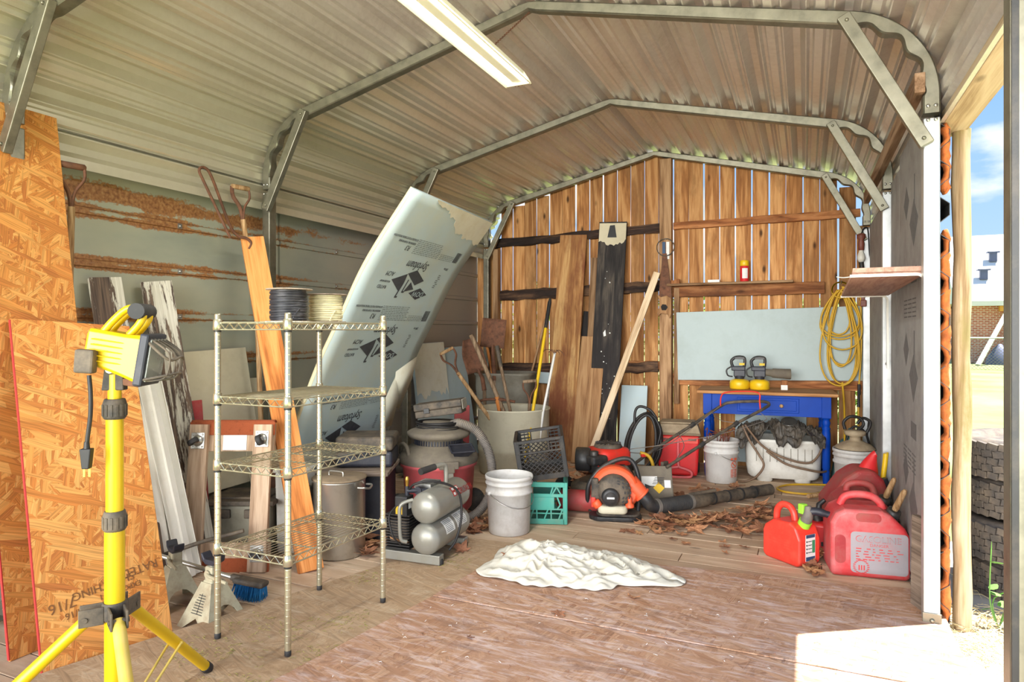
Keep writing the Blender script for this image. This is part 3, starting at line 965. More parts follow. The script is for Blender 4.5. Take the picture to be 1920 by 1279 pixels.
for i in range(-10, n):
    for sgn in (1, -1):
        xa = fx0 + i * d
        p0, p1 = (xa, .02 * sgn, .0), (xa + 1.08, .02 * sgn, 1.08)
        if sgn < 0:
            p0, p1 = (xa + 1.08, -.02, 0), (xa, -.02, 1.08)
        wr.tube([p0, p1], .005, 3, cap=False)
o = wr.build('mesh', 'galv', t)
o['kind'] = 'stuff'
t = thing('tarp_bundle', 'dark blue bundle lying at the foot of the brick house', 'bundle', (hx + .75, hy - 1.1, -.06))
B().lathe([(.5, 0), (.46, .22), (.25, .6), (.06, .82), (.001, .84)], 12).build('cover', 'vent_grey', t)

# greenery behind the plank wall
def leafy(name, loc, rx, ry, h, n, label, cat='shrub', group=None):
    t = thing(name, label, cat, loc, 0, group)
    b = B()
    for i in range(n):
        a, q = R(0, 6.28), R(.3, 1) ** .5
        ph = R(0, pi)
        p = V((rx * q * cos(a) * sin(ph), ry * q * sin(a) * sin(ph), h * .5 - h * .5 * q * cos(ph)))
        s = R(.05, .1)
        M = Matrix.Translation(p) @ TR(rx=R(-1, 1), ry=R(-1, 1), rz=R(0, 6.28))
        b.add([(0, -s, 0), (s * .5, 0, .01), (0, s, 0), (-s * .5, 0, .01)], [(0, 1, 2, 3)], False, M)
    o = b.build('foliage', 'bush_green', t)
    o['kind'] = 'stuff'
    s = B()
    for k in range(4):
        a = k * 1.6
        s.tube([(0, 0, 0), (.2 * rx * cos(a), .2 * ry * sin(a), h * .35), (.5 * rx * cos(a + .3), .5 * ry * sin(a), h * .7)], [.03, .02, .008], 6)
    s.build('trunk', 'old_handle', t)
for i, (x, y, r_, h) in enumerate(((-4.2, 10.6, 1.1, 2.2), (-1.9, 11.2, 1.2, 2.0), (.3, 10.8, 1.0, 1.9))):
    leafy('shrub', (x, y, -.06), r_, r_ * .8, h, 900, ('sunlit green shrub behind the plank wall, beyond its charred rails', 'sunlit green shrub behind the plank wall, near the centre post', 'sunlit green shrub behind the plank wall, beyond the blue table')[i], 'shrub', 'shrubs behind the plank wall')
# ---------------------------------------------------------------- strand board sheets leaning on the siding
def lean_sheet(name, label, bl, br, tr, th, mat, stamp=None):
    """sheet with lower corners bl, br and upper corner above br; local y across, z up, x out of the face"""
    bl, br, tr = V(bl), V(br), V(tr)
    z = (tr - br)
    h = z.length
    z.normalize()
    y = (br - bl)
    y = y - z * y.dot(z)
    w = y.length
    y.normalize()
    x = y.cross(z)
    M = Matrix((x, y, z)).transposed().to_4x4()
    M.translation = bl
    t = thing(name, label, 'sheet', T=M)
    b = B()
    n = 40
    vs = []
    b.box((-th / 2, w / 2, h / 2), (th, w - .004, h))
    b.build('panel', mat, t, .002)
    B().box((-th / 2, .0005, h / 2), (th + .0004, .004, h - .01)).build('painted_edge', 'label_red', t)
    return t, w, h
ts, w, h = lean_sheet('strand_board', 'tall bright strand board sheet leaning on the siding behind the shorter one', (-2.85, 1.55, 0), (-2.85, 1.95, 0), (-3.255, 1.975, 2.316), .012, 'osb_bright')
ts, w, h = lean_sheet('strand_board', 'shorter strand board sheet with an inked grade stamp, behind the yellow work light', (-2.535, 1.49, 0), (-2.465, 1.975, 0), (-2.99, 2.15, 1.352), .012, 'osb_bright')
MS = lambda y, z, a=pi: Matrix.Translation((.0012, y, z)) @ Matrix(((0, 0, 1), (1, 0, 0), (0, 1, 0))).to_4x4() @ Matrix.Rotation(a, 4, 'Z')
for i, (s, sz, y, z) in enumerate((('RATED', .05, .385, .335), ('SHEATHING', .044, .24, .30), ('7/16', .055, .085, .265), ('EXPOSURE 1', .03, .30, .27), ('24/16', .035, .13, .225))):
    text(s, sz, 'stamp_text', 'ink_osb', ts, MS(y, z, pi + .13))

# boards leaning on the siding
tag(board('board', (-3.0, 2.28, .0), (-3.34, 2.265, 1.575), .15, .038, 'paint_peel', (1, -.35, .2)), 'board with peeling white paint, standing half hidden behind the work light head', 'board', 'peeling boards against the siding')
tag(board('board', (-3.08, 2.65, .0), (-3.33, 2.555, 1.575), .155, .038, 'paint_peel', (1, -.45, .2)), 'board with peeling white paint over dark wood, behind the white vinyl strips', 'board', 'peeling boards against the siding')
tag(board('board', (-2.44, 2.80, .0), (-3.19, 3.12, 1.885), .135, .04, 'orange_board', (.75, -.62, .2)), 'long orange brown board leaning from the floor to the steel post', 'board')
def strip_profile(p0, p1, prof, mat, face, label, name='trim_strip', group=None, bend=0):
    p0, p1 = V(p0), V(p1)
    M = frame(p0, p1 - p0, face)
    ln = (p1 - p0).length
    n = 8
    vs, fs = [], []
    for i in range(n + 1):
        k = i / n
        for a, b_ in prof:
            vs.append((a + bend * sin(pi * k), b_, k * ln))
    m = len(prof)
    for i in range(n):
        for j in range(m - 1):
            fs.append((i * m + j, i * m + j + 1, (i + 1) * m + j + 1, (i + 1) * m + j))
    o = B().add(vs, fs).build(name, mat, None, solid=.003, T=M)
    return tag(o, label, 'trim strip', group)
G = 'white vinyl strips'
strip_profile((-2.95, 2.46, .01), (-3.12, 2.30, 1.245), [(-.06, .012), (-.06, 0), (-.03, 0), (-.024, .016), (.0, .02), (.006, .004), (.05, .0), (.052, .014)], 'vinyl', (1, -.4, .2), 'wide white vinyl strip leaning behind the dolly, uppermost of its stack', 'vinyl_strip', G)
strip_profile((-2.99, 2.40, .01), (-3.15, 2.245, 1.22), [(-.05, .012), (-.05, 0), (.0, .0), (.01, .012), (.05, .01)], 'vinyl', (1, -.4, .2), 'narrow white vinyl strip bowing out behind the wider one', 'vinyl_strip', G, -.03)
tag(board('plank', (-2.93, 2.20, 0.), (-3.2, 2.23, 1.16), .1, .018, 'grey_board', (1, -.2, .2)), 'thin grey weathered plank just behind the stamped strand board', 'board')
o = board('plank', (-3.2, 2.36, 0), (-3.36, 2.33, 1.12), .17, .016, 'orange_board', (1, -.2, .1))
o.data.materials[0] = MT['post_wood']
tag(o, 'dark brown plank standing in the shade between the vinyl strips and strand board', 'board')
tag(board('panel', (-3.22, 2.98, .34), (-3.36, 2.955, 1.18), .50, .012, 'cream_board', (1, -.1, .15)), 'cream board leaning on the siding behind the dolly', 'panel')
tag(board('panel', (-3.12, 3.25, .2), (-3.36, 3.30, .985), .32, .01, 'cream_board', (1, -.1, .2)), 'small cream board leaning behind the orange brown board', 'panel')
o = B(frame((-3.15, 2.72, .0), (-.06, -.03, 1), (1, -.3, 0))).box((0, 0, .45), (.10, .012, .9)).build('panel', 'red_dusty', None, .004)
tag(o, 'red panel edge peeking out from behind the peeling board', 'panel')

# rod and spade hung above the orange board
tag(B().tube(spline([(-3.188, 2.945, 1.865), (-3.217, 2.788, 2.158), (-3.232, 2.759, 2.236), (-3.232, 2.798, 2.260), (-3.227, 2.847, 2.207), (-3.217, 2.964, 1.953), (-3.198, 3.013, 1.885), (-3.178, 3.062, 1.875), (-3.169, 3.091, 1.846), (-3.169, 3.071, 1.807)], 5), .0085, 8).build('bent_rod', 'rust'), 'bent grey iron rod standing above the orange brown board', 'rod')
def d_handle(t, top, down, side, mat_w='handle_wood', mat_m='rust', s=1.):
    """D grip: cross bar at top, two cheeks meeting in a socket along `down`"""
    top, down, side = V(top), V(down).normalized(), V(side).normalized()
    a, b = top - side * .055 * s, top + side * .055 * s
    B().tube([a - side * .006, a, b, b + side * .006], [.010, .0155, .0155, .010], 10).build('grip', mat_w, t)
    m = B()
    for p in (a, b):
        q = top + down * .13 * s
        m.tube(spline([p, p + down * .06 * s, q + (p - top) * .25 + down * .0, q + down * .10 * s], 5), [.012] * 15 + [.013], 8, flat=.6)
    m.build('yoke', mat_m, t)
    return top + down * .2 * s
t = thing('spade', 'old spade standing upright with its wooden D handle above the orange brown board', 'spade')
q = d_handle(t, (-3.227, 3.061, 2.195), (.06, .05, -1), (.25, 1, .0))
B().tube([q, (-3.169, 3.144, 1.349), (-3.149, 3.159, 0.567)], .016, 10).build('shaft', 'handle_wood', t)
B(frame((-3.149, 3.164, 0.322), (-.05, 0, 1), (1, -.2, 0))).grid(lambda u, v: ((u - .5) * .2, .02 * (u - .5) ** 2 * 8, (v - .5) * .3), 6, 4).build('blade', 'rust', t, solid=.004)
t = thing('spade', 'rusty spade handle showing past the top corner of the tall strand board', 'spade')
q = d_handle(t, (-3.223, 2.023, 2.094), (.02, -.02, -1), (.2, 1, .0), 'rust')
B().tube([q, (-3.204, 1.994, 1.203), (-3.194, 1.975, 0.526)], .016, 10).build('shaft', 'handle_wood', t)
B(frame((-3.194, 1.975, 0.303), (0, 0, 1), (1, -.2, 0))).grid(lambda u, v: ((u - .5) * .2, .02 * (u - .5) ** 2 * 8, (v - .5) * .3), 6, 4).build('blade', 'rust', t, solid=.004)

# ---------------------------------------------------------------- yellow work light on a tripod
wl = thing('work_light', 'yellow work light on a telescopic tripod stand with a dangling plug', 'work light', (-1.824, 1.267, 0))
B().lathe([(.0265, .06), (.0265, .74)], 20).build('lower_tube', 'yellow_paint', wl)
B().lathe([(.023, .70), (.023, 1.1)], 20).build('middle_tube', 'yellow_paint', wl)
B().lathe([(.018, 1.06), (.018, 1.178)], 20).build('upper_tube', 'yellow_paint', wl)
for z in (.722, 1.045):
    c = B().lathe([(.026, 0), (.0305, .006), (.0305, .046), (.0275, .056), (.026, .058)], 24, TR(0, 0, z))
    for k in range(14):
        c.box((.0305, 0, .026), (.004, .0075, .034), TR(0, 0, z, rz=2 * pi * k / 14))
    c.build('lock_collar', 'dusty_black', wl, .001)
hub = B().lathe([(.030, .468), (.033, .474), (.033, .512), (.030, .518)], 20)
angs = (radians(111), radians(232), radians(-27))
for a in angs:
    for s in (-1, 1):
        hub.box((.056, s * .0195, .488), (.062, .006, .05), TR(rz=a))
    hub.lathe([(.008, -.026), (.008, .026)], 8, TR(.072 * cos(a), .072 * sin(a), .484, rz=a) @ TR(rx=pi / 2))
hub.build('hub', 'dusty_black', wl, .002)
B().lathe([(.0305, .10), (.0305, .15)], 16).build('slider', 'dusty_black', wl, .002)
for a in angs:
    d = V((cos(a), sin(a), 0))
    p0, p1 = d * .062 + V((0, 0, .482)), d * .515 + V((0, 0, .062 if a == angs[0] else .072))
    lg = B().tube([p0, p1], .0175, 14).build('leg', 'yellow_worn' if a == angs[2] else 'yellow_paint', wl)
    u = (p1 - p0).normalized()
    B().tube([p1 - u * .02, p1 + u * .012, p1 + u * .02], [.020, .020, .016], 14).build('foot_cap', 'rubber', lg)
    br = B()
    sd_ = V((-d.y, d.x, 0))
    for s in (-1, 1):
        br.tube([p0.lerp(p1, .55) + sd_ * .021 * s, d * .034 + V((0, 0, .13)) + sd_ * .014 * s], .0045, 6)
    br.tube([p0.lerp(p1, .55) + sd_ * .026, p0.lerp(p1, .55) - sd_ * .026], .005, 6)
    br.build('strut', 'yellow_worn', wl)
# head: local frame x = lamp direction in the picture plane (towards the shelf), y = away from viewer
hd = B()
HM = TR(0, 0, 1.14, rz=radians(24) + radians(8))
def HB():
    return B(HM)
HB().prism([(-.03, -.012), (.03, -.012), (.028, .035), (.012, .075), (-.02, .07)], -.016, .016, TR(0, 0, .0, rx=pi / 2)).build('swivel', 'dusty_black', wl, .003)
k = HB().lathe([(.017, -.022), (.017, .022), (.012, .026)], 14, TR(-.003, 0, .05, rx=pi / 2))
k.build('pivot_knob', 'steel', wl, .002)
tilt = TR(.0, 0, .035, ry=radians(9))
body = HB()
vs, fs = [], []
rows = [(-.078, .062, .045), (-.070, .080, .062), (.030, .096, .086), (.078, .108, .098)]
for x_, hh, ww in rows:
    for sy, sz in ((-1, -1), (1, -1), (1, 1), (-1, 1)):
        for cc in (0, 1):
            pass
    c = .014
    for yy, zz in ((-ww + c, -hh), (ww - c, -hh), (ww, -hh + c), (ww, hh - c), (ww - c, hh), (-ww + c, hh), (-ww, hh - c), (-ww, -hh + c)):
        vs.append((x_, yy * .62, zz * .62 + .065 - (x_ * .12)))
for i in range(len(rows) - 1):
    for j in range(8):
        fs.append((i * 8 + j, i * 8 + (j + 1) % 8, (i + 1) * 8 + (j + 1) % 8, (i + 1) * 8 + j))
fs += [tuple(range(8))[::-1], tuple(range(24, 32))]
body.add(vs, fs, False, tilt)
for zz in (.035, .05, .065, .08, .095):
    body.box((.0, -.0, zz), (.11, .108, .004), tilt)
body.build('lamp_body', 'yellow_paint', wl, .003)
hdl = HB()
arc = spline([(-.045, 0, .105), (-.02, 0, .15), (.012, 0, .19), (.042, 0, .197), (.058, 0, .178), (.05, 0, .15), (.03, 0, .118)], 6)
for s in (-1, 1):
    hdl.tube([(p[0], s * .022, p[2]) for p in arc], .0105, 10, T=tilt)
hdl.build('handle', 'yellow_paint', wl)
HB().tube([(.046, -.045, .19), (.046, .045, .19)], .023, 16, T=tilt).build('handle_grip', 'rubber', wl, .004)
bz = HB()
bz.box((.088, 0, .056), (.026, .135, .15), tilt)
bz.build('bezel', 'blue_black', wl, .006)
HB().box((.1035, 0, .056), (.006, .112, .122), tilt).build('lens', 'glass_lens', wl, .002)
gd = HB()
for zz in (-.002, .114):
    gd.tube(spline([(.09, -.06, zz), (.155, -.05, .03 + .4 * (zz - .02)), (.172, 0, .038 + .42 * (zz - .02)), (.155, .05, .03 + .4 * (zz - .02)), (.09, .06, zz)], 5), .0042, 6, T=tilt)
for yy in (-.05, -.025, 0, .025, .05):
    xx = .172 - .3 * abs(yy) ** 1.2 * 1.4
    gd.tube(spline([(.098, yy, -.004), (xx - .01, yy, .012), (xx, yy, .05), (xx - .01, yy, .088), (.098, yy, .118)], 4), .0028, 6, T=tilt)
gd.build('wire_guard', 'dusty_black', wl)
HB().box((.05, -.0, -.018), (.05, .03, .02), tilt).build('switch_box', 'rust', wl, .003)
HB().box((-.062, -.058, -.005), (.05, .034, .066), TR(.012, 0, .075, ry=radians(4))).build('junction_box', 'dusty_black', wl, .006)
cd = spline([(-.042, -.058, .035), (-.036, -.062, -.02), (-.037, -.062, -.08), (-.045, -.06, -.14), (-.046, -.062, -.17)], 6)
HB().tube(cd, .0058, 8).build('cord', 'cord_black', wl)
pl = HB().frust((-.046, -.062, -.225), (.019, .022), (.03, .024), .056)
pl.lathe([(.009, 0), (.007, .02)], 8, TR(-.046, -.062, -.17))
plo = pl.build('plug', 'cord_black', wl, .003)
HB().box((-.053, -.062, -.237), (.006, .0015, .022)).box((-.039, -.062, -.237), (.006, .0015, .022)).build('prongs', 'brass', plo)

# ---------------------------------------------------------------- wire shelving unit
AX, AY = V((.366, .004, 0)), V((.041, .566, 0))
O = V((-2.187, 1.956, .047))
sh = thing('wire_shelf', 'empty chrome wire shelving unit with four shelves and slim posts', 'shelf', O)
post = None
cor = [V((0, 0, 0)), AX.copy(), AX + AY, AY.copy()]
pb = B().lathe([(.0125, .022), (.0125, 1.318), (.0105, 1.322), (.0001, 1.322)], 16)
for k in range(50):
    pb.lathe([(.0125, .05 + .0252 * k), (.0129, .052 + .0252 * k), (.0129, .0535 + .0252 * k), (.0125, .0555 + .0252 * k)], 16)
pm = None
for c in cor:
    if pm is None:
        pm = pb.build('post', 'zinc', sh)
        post = pm
        post.location = c
    else:
        q = dup(post, sh)
        q.location = c
    f = B().lathe([(.011, 0), (.013, .002), (.013, .02), (.009, .026)], 14, TR(*c)).build('levelling_foot', 'rubber', sh)
COLLAR = []
for z in (1.285, .985, .715, .375):
    w = B()
    S = V((0, 0, 1))
    for i in range(4):
        a, b = cor[i], cor[(i + 1) % 4]
        d = (b - a).normalized()
        a2, b2 = a + d * .016, b - d * .016
        for dz, r in ((0, .0032), (-.028, .0032)):
            w.tube([a2 + S * (z + dz), b2 + S * (z + dz)], r, 6)
        n = max(3, int((b2 - a2).length / .042))
        zz = []
        for k in range(2 * n + 1):
            zz.append(a2.lerp(b2, k / (2 * n)) + S * (z - .002 - (.024 if k % 2 else 0)))
        w.tube(zz, .002, 5)
    n = 15
    for k in range(1, n):
        o_ = AX * (k / n)
        w.tube([o_ + AY * .008 + S * (z + .003), o_ + AY * .992 + S * (z + .003)], .0016, 5)
    for v in (.25, .5, .75):
        o_ = AY * v
        w.tube([o_ + AX * .01 + S * (z - .002), o_ + AX * .99 + S * (z - .002)], .003, 6)
    so = w.build('wire_deck', 'zinc', sh)
    for c in cor:
        CM = TR(c.x, c.y, z)
        if len(COLLAR) < 2:
            COLLAR.append(B().lathe([(.0165, -.03), (.0185, -.028), (.0165, .012), (.0145, .014)], 16).build('corner_collar', 'zinc', so, T=CM))
            COLLAR.append(B().lathe([(.0145, -.038), (.0152, -.029)], 14).build('split_sleeve', 'black_plastic', so, T=CM))
        else:
            dup(COLLAR[0], so, CM)
            dup(COLLAR[1], so, CM)

def spool(name, label, loc, r, h, mat, rf):
    t = thing(name, label, 'wire spool', loc, group='wire spools on the top shelf')
    B().lathe([(rf * .3, 0), (rf, 0), (rf, .004), (rf * .3, .004)], 28).build('flange', 'dust_tan', t)
    B().lathe([(.02, h - .004), (rf, h - .004), (rf, h), (.02, h)], 28, TR(.004, 0, 0)).build('flange', 'grey_board', t)
    n = 17
    pts = []
    rn = random.Random(int(r * 1000))
    for k in range(n * 20):
        a = 2 * pi * k / 20
        q = k / 20
        rr = r + rn.uniform(-.0015, .0015)
        pts.append((rr * cos(a), rr * sin(a), .007 + (h - .018) * q / n + .002 * sin(a * .5 + q)))
    B().tube(pts, (h - .014) / n * .52, 6).lathe([(r - .002, .005), (r - .002, h - .005)], 24).build('wire_winding', mat, t)
    B().tube(spline([(r * .9, -.0, h * .3), (r * 1.1, -.03, .05), (r * 1.05, -.06, .012), (r * 1.4, -.09, .006)], 5), .0022, 6).build('loose_end', mat, t)
spool('wire_spool', 'spool of black wire on the top shelf of the wire unit', (-1.975, 2.13, .047 + 1.2895), .073, .137, 'wire_black', .094)
spool('wire_spool', 'spool of cream wire on the top shelf of the wire unit', (-1.955, 2.34, .047 + 1.2895), .07, .125, 'wire_white', .088)
# ---------------------------------------------------------------- printed foam insulation sheet bowing into the room
FC = [(-1.98, 2.085), (-2.287, 1.697), (-2.477, 1.37), (-2.634, 1.10), (-2.796, .752), (-2.93, .40), (-3.06, .012)]
FP = [V((a, 0, b)) for a, b in FC]
FS = spline(FP, 8)
FL = [0.]
for a, b in zip(FS, FS[1:]):
    FL.append(FL[-1] + (b - a).length)
def fsurf(u, s, off=0.):
    s = min(max(s, 0), FL[-1] - 1e-5)
    i = max(k for k in range(len(FL) - 1) if FL[k] <= s)
    k = (s - FL[i]) / (FL[i + 1] - FL[i])
    p = FS[i].lerp(FS[i + 1], k)
    d = (FS[i + 1] - FS[i]).normalized()
    n = V((-d.z, 0, d.x)) * 1.0
    return (p.x - .082 * u + n.x * off, 3.1 + u, p.z + n.z * off)
fo = thing('insulation_board', 'big pale blue foam insulation sheet with upside down print, leaning over the wire shelf', 'insulation board')
b = B()
nu, nv = 10, 36
top = lambda u: .012 * sin(u * 9) * (u > .3)
for off in (0, -.024):
    b.grid(lambda u, v, off=off: fsurf(u * 1.22, .0 + v * FL[-1], off), nu, nv)
k = (nu + 1) * (nv + 1)
b.f = [f if max(f) < k else f[::-1] for f in b.f]
bd = [i for i in range(nu + 1)] + [j * (nu + 1) + nu for j in range(1, nv + 1)] + [nv * (nu + 1) + i for i in range(nu - 1, -1, -1)] + [j * (nu + 1) for j in range(nv - 1, 0, -1)]
for i in range(len(bd)):
    a, c = bd[i], bd[(i + 1) % len(bd)]
    b.f.append((c, a, a + k, c + k))
    b.sm.append(False)
b.build('panel', 'foam_blue', fo)
B().grid(lambda u, v: tuple(V(fsurf(-.0015, v * FL[-1], -.024 * u))), 1, 36).build('cut_edge', 'foam_cut', fo, solid=.002)
def fpoly(poly, name, mat, off=.002, parent=None):
    vs = [fsurf(u, s, off) for u, s in poly]
    return B().add(vs, [tuple(range(len(vs)))]).build(name, mat, parent or fo, solid=.0006)
def ftext(s, size, u, sv, mat='ink', shear=0, xs=1.):
    o = text(s, size, 'print', mat, fo, Matrix(), shear, xs)
    for v in o.data.vertices:
        v.co = V(fsurf(u - v.co.x, sv + v.co.y, .0022 + max(0, v.co.z)))
    return o
for bi, s0 in enumerate((0., .49, 1.155)):
    ftext('EXTRUDED POLYSTYRENE INSULATION', .021, .24, s0 + .29, xs=.8)
    ftext('RESIDENTIAL FOAM BOARD', .021, .28, s0 + .318, xs=.8)
    ftext('R3', .05, .325, s0 + .355, shear=.2)
    ftext('Styrofoam', .088, .57, s0 + .462, shear=.3, xs=.78)
    fine = B()
    rn = random.Random(bi)
    for row in range(9):
        u = .40
        while u < .74:
            l = rn.uniform(.01, .04)
            vs = [fsurf(u, s0 + .28 + row * .0125, .002), fsurf(u + l, s0 + .28 + row * .0125, .002), fsurf(u + l, s0 + .284 + row * .0125, .002), fsurf(u, s0 + .284 + row * .0125, .002)]
            fine.add(vs, [(0, 1, 2, 3)])
            u += l + .008
        if row > 4:
            u = .78
            while u < .98:
                l = rn.uniform(.01, .03)
                vs = [fsurf(u, s0 + .28 + row * .0125, .002), fsurf(u + l, s0 + .28 + row * .0125, .002), fsurf(u + l, s0 + .284 + row * .0125, .002), fsurf(u, s0 + .284 + row * .0125, .002)]
                fine.add(vs, [(0, 1, 2, 3)])
                u += l + .008
    for row in range(8):
        u = .92 + rn.uniform(0, .02)
        s = s0 + .50 + row * .014
        vs = [fsurf(u, s, .002), fsurf(u + .035, s, .002), fsurf(u + .035, s + .006, .002), fsurf(u, s + .006, .002)]
        fine.add(vs, [(0, 1, 2, 3)])
    o = fine.build('fine_print', 'ink_pale', fo)
    o['kind'] = 'stuff'
    bc = B()
    u = 1.0
    while u < 1.075:
        w_ = rn.choice((.002, .003, .005))
        bc.add([fsurf(u, s0 + .30, .002), fsurf(u + w_, s0 + .30, .002), fsurf(u + w_, s0 + .385, .002), fsurf(u, s0 + .385, .002)], [(0, 1, 2, 3)])
        u += w_ + .003
    o = bc.build('barcode', 'ink', fo)
    o['kind'] = 'stuff'
    ftext('3/4 in', .03, .98, s0 + .445)
    ftext('ACM', .045, .30, s0 + .545, shear=.2)
    ftext('HOUSEWRAP', .02, .28, s0 + .60, 'ink')
    ftext('RATED', .034, .27, s0 + .64, 'ink')
    d = lambda P: [(u, s0 + s) for u, s in P]
    fpoly(d([(.345, .585), (.505, .53), (.515, .595), (.49, .66)]), 'roof_emblem', 'ink')
    fpoly(d([(.505, .528), (.60, .493), (.76, .563), (.665, .605)]), 'roof_emblem', 'ink')
    fpoly(d([(.60, .493), (.597, .478), (.606, .478), (.61, .493)]), 'roof_emblem', 'ink')
    for (ua, sa), (ub, sb), w_ in (((.50, .60), (.475, .70), .014), ((.548, .57), (.535, .66), .012)):
        fpoly(d([(ua, sa), (ua + w_, sa), (ub + w_, sb), (ub, sb)]), 'roof_emblem', 'ink', .0022)
        fpoly(d([(ub, sb - .004), (ub + .035, sb - .004), (ub + .03, sb + .008), (ub, sb + .008)]), 'roof_emblem', 'ink', .0022)
    fpoly(d([(.56, .66), (.60, .585), (.675, .635)]), 'roof_emblem', 'ink')
    dm = fpoly(d([(.635, .665), (.765, .62), (.895, .665), (.765, .71)]), 'diamond_emblem', 'ink')
    o = ftext('DOW', .056, .765, s0 + .665, 'foam_blue', .2, 1.1)
    for v in o.data.vertices:
        v.co.x += .0012
        v.co.z -= .0008
rn = random.Random(5)
ed = [(.30, -.0), (.40, .035), (.52, .04), (.56, .075), (.66, .07), (.70, .13), (.78, .17), (.86, .165), (.93, .19), (1.05, .17), (1.15, .205), (1.22, .19)]
rag = []
for (a, c), (e, f) in zip(ed, ed[1:]):
    for k in range(4):
        rag.append((a + (e - a) * k / 4 + rn.uniform(-.008, .008), c + (f - c) * k / 4 + rn.uniform(-.01, .01)))
fb = B()
n = len(rag)
vs = [fsurf(u, max(s, 0.001), .004) for u, s in rag] + [fsurf(u, .001, .006) for u, s in rag]
fb.add(vs, [(i, i + 1, n + i + 1, n + i) for i in range(n - 1)])
fb.build('torn_film', 'film', fo, solid=.0015)
B().add([fsurf(.98, 1.30, .004), fsurf(1.22, 1.18, .004), fsurf(1.235, 1.36, .03), fsurf(1.17, 1.62, .05), fsurf(1.06, 1.52, .03)], [(0, 1, 2, 3, 4)], True).build('torn_film', 'film', fo, solid=.0015)
B().add([fsurf(1.0, 1.34, .006), fsurf(1.10, 1.50, .05), fsurf(1.12, 1.74, .06), fsurf(1.02, 1.76, .03), fsurf(.96, 1.55, .01)], [(0, 1, 2, 3, 4)], True).build('torn_film', 'film', fo, solid=.0015)

# ---------------------------------------------------------------- furniture dolly on end
e_ = V((.909, .416, 0))
n_ = V((.416, -.909, 0))
DM = Matrix((e_, -n_, V((0, 0, 1)))).transposed().to_4x4()
DM.translation = V((-3.055, 2.485, .002))
DM = DM @ TR(rx=-.13)
dy = thing('furniture_dolly', 'wooden furniture dolly with orange carpet strips, stood on end with casters showing', 'dolly', T=DM)
for z, zc in ((.715, .765), (.075, .035)):
    B().box((.23, .045, z), (.46, .03, .15)).build('deck_board', 'dolly_wood', dy, .003)
    B().grid(lambda u, v: (.0 + .46 * u, .045 + .0205 * cos(v * pi + (0 if z > .4 else 0)) * -1 + 0, zc + (.033 + .012 * sin(v * pi)) * (1 if z > .4 else -1) * (1 if v * 0 == 0 else 1)), 24, 8).build('carpet', 'carpet', dy, solid=.006)
    B().box((.23, .026, zc), (.47, .009, .072)).build('carpet', 'carpet', dy, .004)
for x in (.055, .405):
    B().box((x, .012, .395), (.10, .028, .786)).build('side_board', 'dolly_wood', dy, .003)
B().box((.245, .0285, .69), (.13, .002, .085)).build('paper_label', 'label_white', dy)
CM = None
for x, z, a in ((.055, .70, 2.6), (.405, .71, 1.2), (.055, .10, .2), (.405, .10, -.1)):
    c = B().box((0, 0, 0), (.072, .004, .088))
    for i in (-1, 1):
        for j in (-1, 1):
            c.lathe([(.006, 0), (.006, .003), (.0001, .004)], 8, TR(i * .026, -.002, j * .033, rx=pi / 2))
    co_ = c.build('caster_plate', 'steel', dy, .002, T=TR(x, -.004, z))
    c = B().lathe([(.027, 0), (.030, .004), (.027, .012), (.012, .016)], 16, TR(rx=pi / 2))
    for s in (-1, 1):
        c.prism([(-.018, -.01), (.018, -.01), (.012, -.045), (-.004, -.052)], -.0012, .0012, TR(0, 0, s * .015) @ TR(rz=0))
    c.build('fork', 'steel', co_, T=TR(0, -.002, 0, ry=a))
    B().lathe([(.012, -.0125), (.028, -.0125), (.030, -.009), (.030, .009), (.028, .0125), (.012, .0125)], 20, TR(.006, -.042, 0)).build('wheel', 'rubber', co_, T=TR(0, -.002, 0, ry=a))

# ---------------------------------------------------------------- jack stands, car brush, pry bar
def jack_stand(loc, rz, label, h=.2):
    t = thing('jack_stand', label, 'jack stand', loc, rz, 'jack stands')
    hb, ht, H = .105, .034, .185
    ang = atan((hb - ht) / H)
    sl = hypot(hb - ht, H)
    for k in range(4):
        pol = [(-hb, 0), (-.068, 0)]
        cut = .095 if k % 2 else .05
        pol += [(-.068 + .068 * (1 - cos(pi * q / 8)) * 1., cut * sin(pi * q / 8)) for q in range(1, 8)] if k % 2 else [(0, cut)]
        pol += [(.068, 0), (hb, 0), (ht, sl), (-ht, sl)]
        M = Matrix.Rotation(k * pi / 2, 4, 'Z') @ TR(0, -hb, 0, rx=pi / 2 - ang)
        B().prism(pol, -.0025, 0, M).build('side_plate', 'jack_paint', t, .001)
    lb = B()
    rn = random.Random(4)
    M = TR(0, -hb, 0, rx=pi / 2 - ang)
    for r in range(8):
        w_ = .072 - .004 * r
        lb.box((rn.uniform(-.004, .004), .068 + r * .011, .0008), (w_, .003, .0006), M)
    lb.box((0, .11, .0008), (.003, .085, .0006), M)
    o = lb.build('warning_print', 'label_black', t)
    o['kind'] = 'stuff'
    B().box((0, 0, .215), (.052, .05, .075)).frust((0, 0, .165), (.075, .075), (.055, .055), .03).build('collar', 'jack_paint', t, .008)
    B().lathe([(.016, .2), (.016, h + .085)], 14).build('ratchet_column', 'steel', t)
    B().prism([(-.055, .035), (-.046, .036), (-.03, .012), (.03, .012), (.046, .036), (.055, .035), (.05, .006), (.022, -.012), (-.022, -.012), (-.05, .006)], -.024, .024, TR(0, 0, h + .085, rx=pi / 2)).build('saddle', 'blue_black', t, .005)
    B().tube([(.0, -.03, .22), (.035, -.04, .218), (.15, -.045, .214)], [.008, .008, .007], 8).lathe([(.018, 0), (.018, .006)], 14, TR(0, -.026, .22, rx=pi / 2)).build('ratchet_lever', 'jack_paint', t, .001)
jack_stand((-2.415, 2.135, 0), radians(-5), 'worn jack stand with printed side, in front of the blue brush', .185)
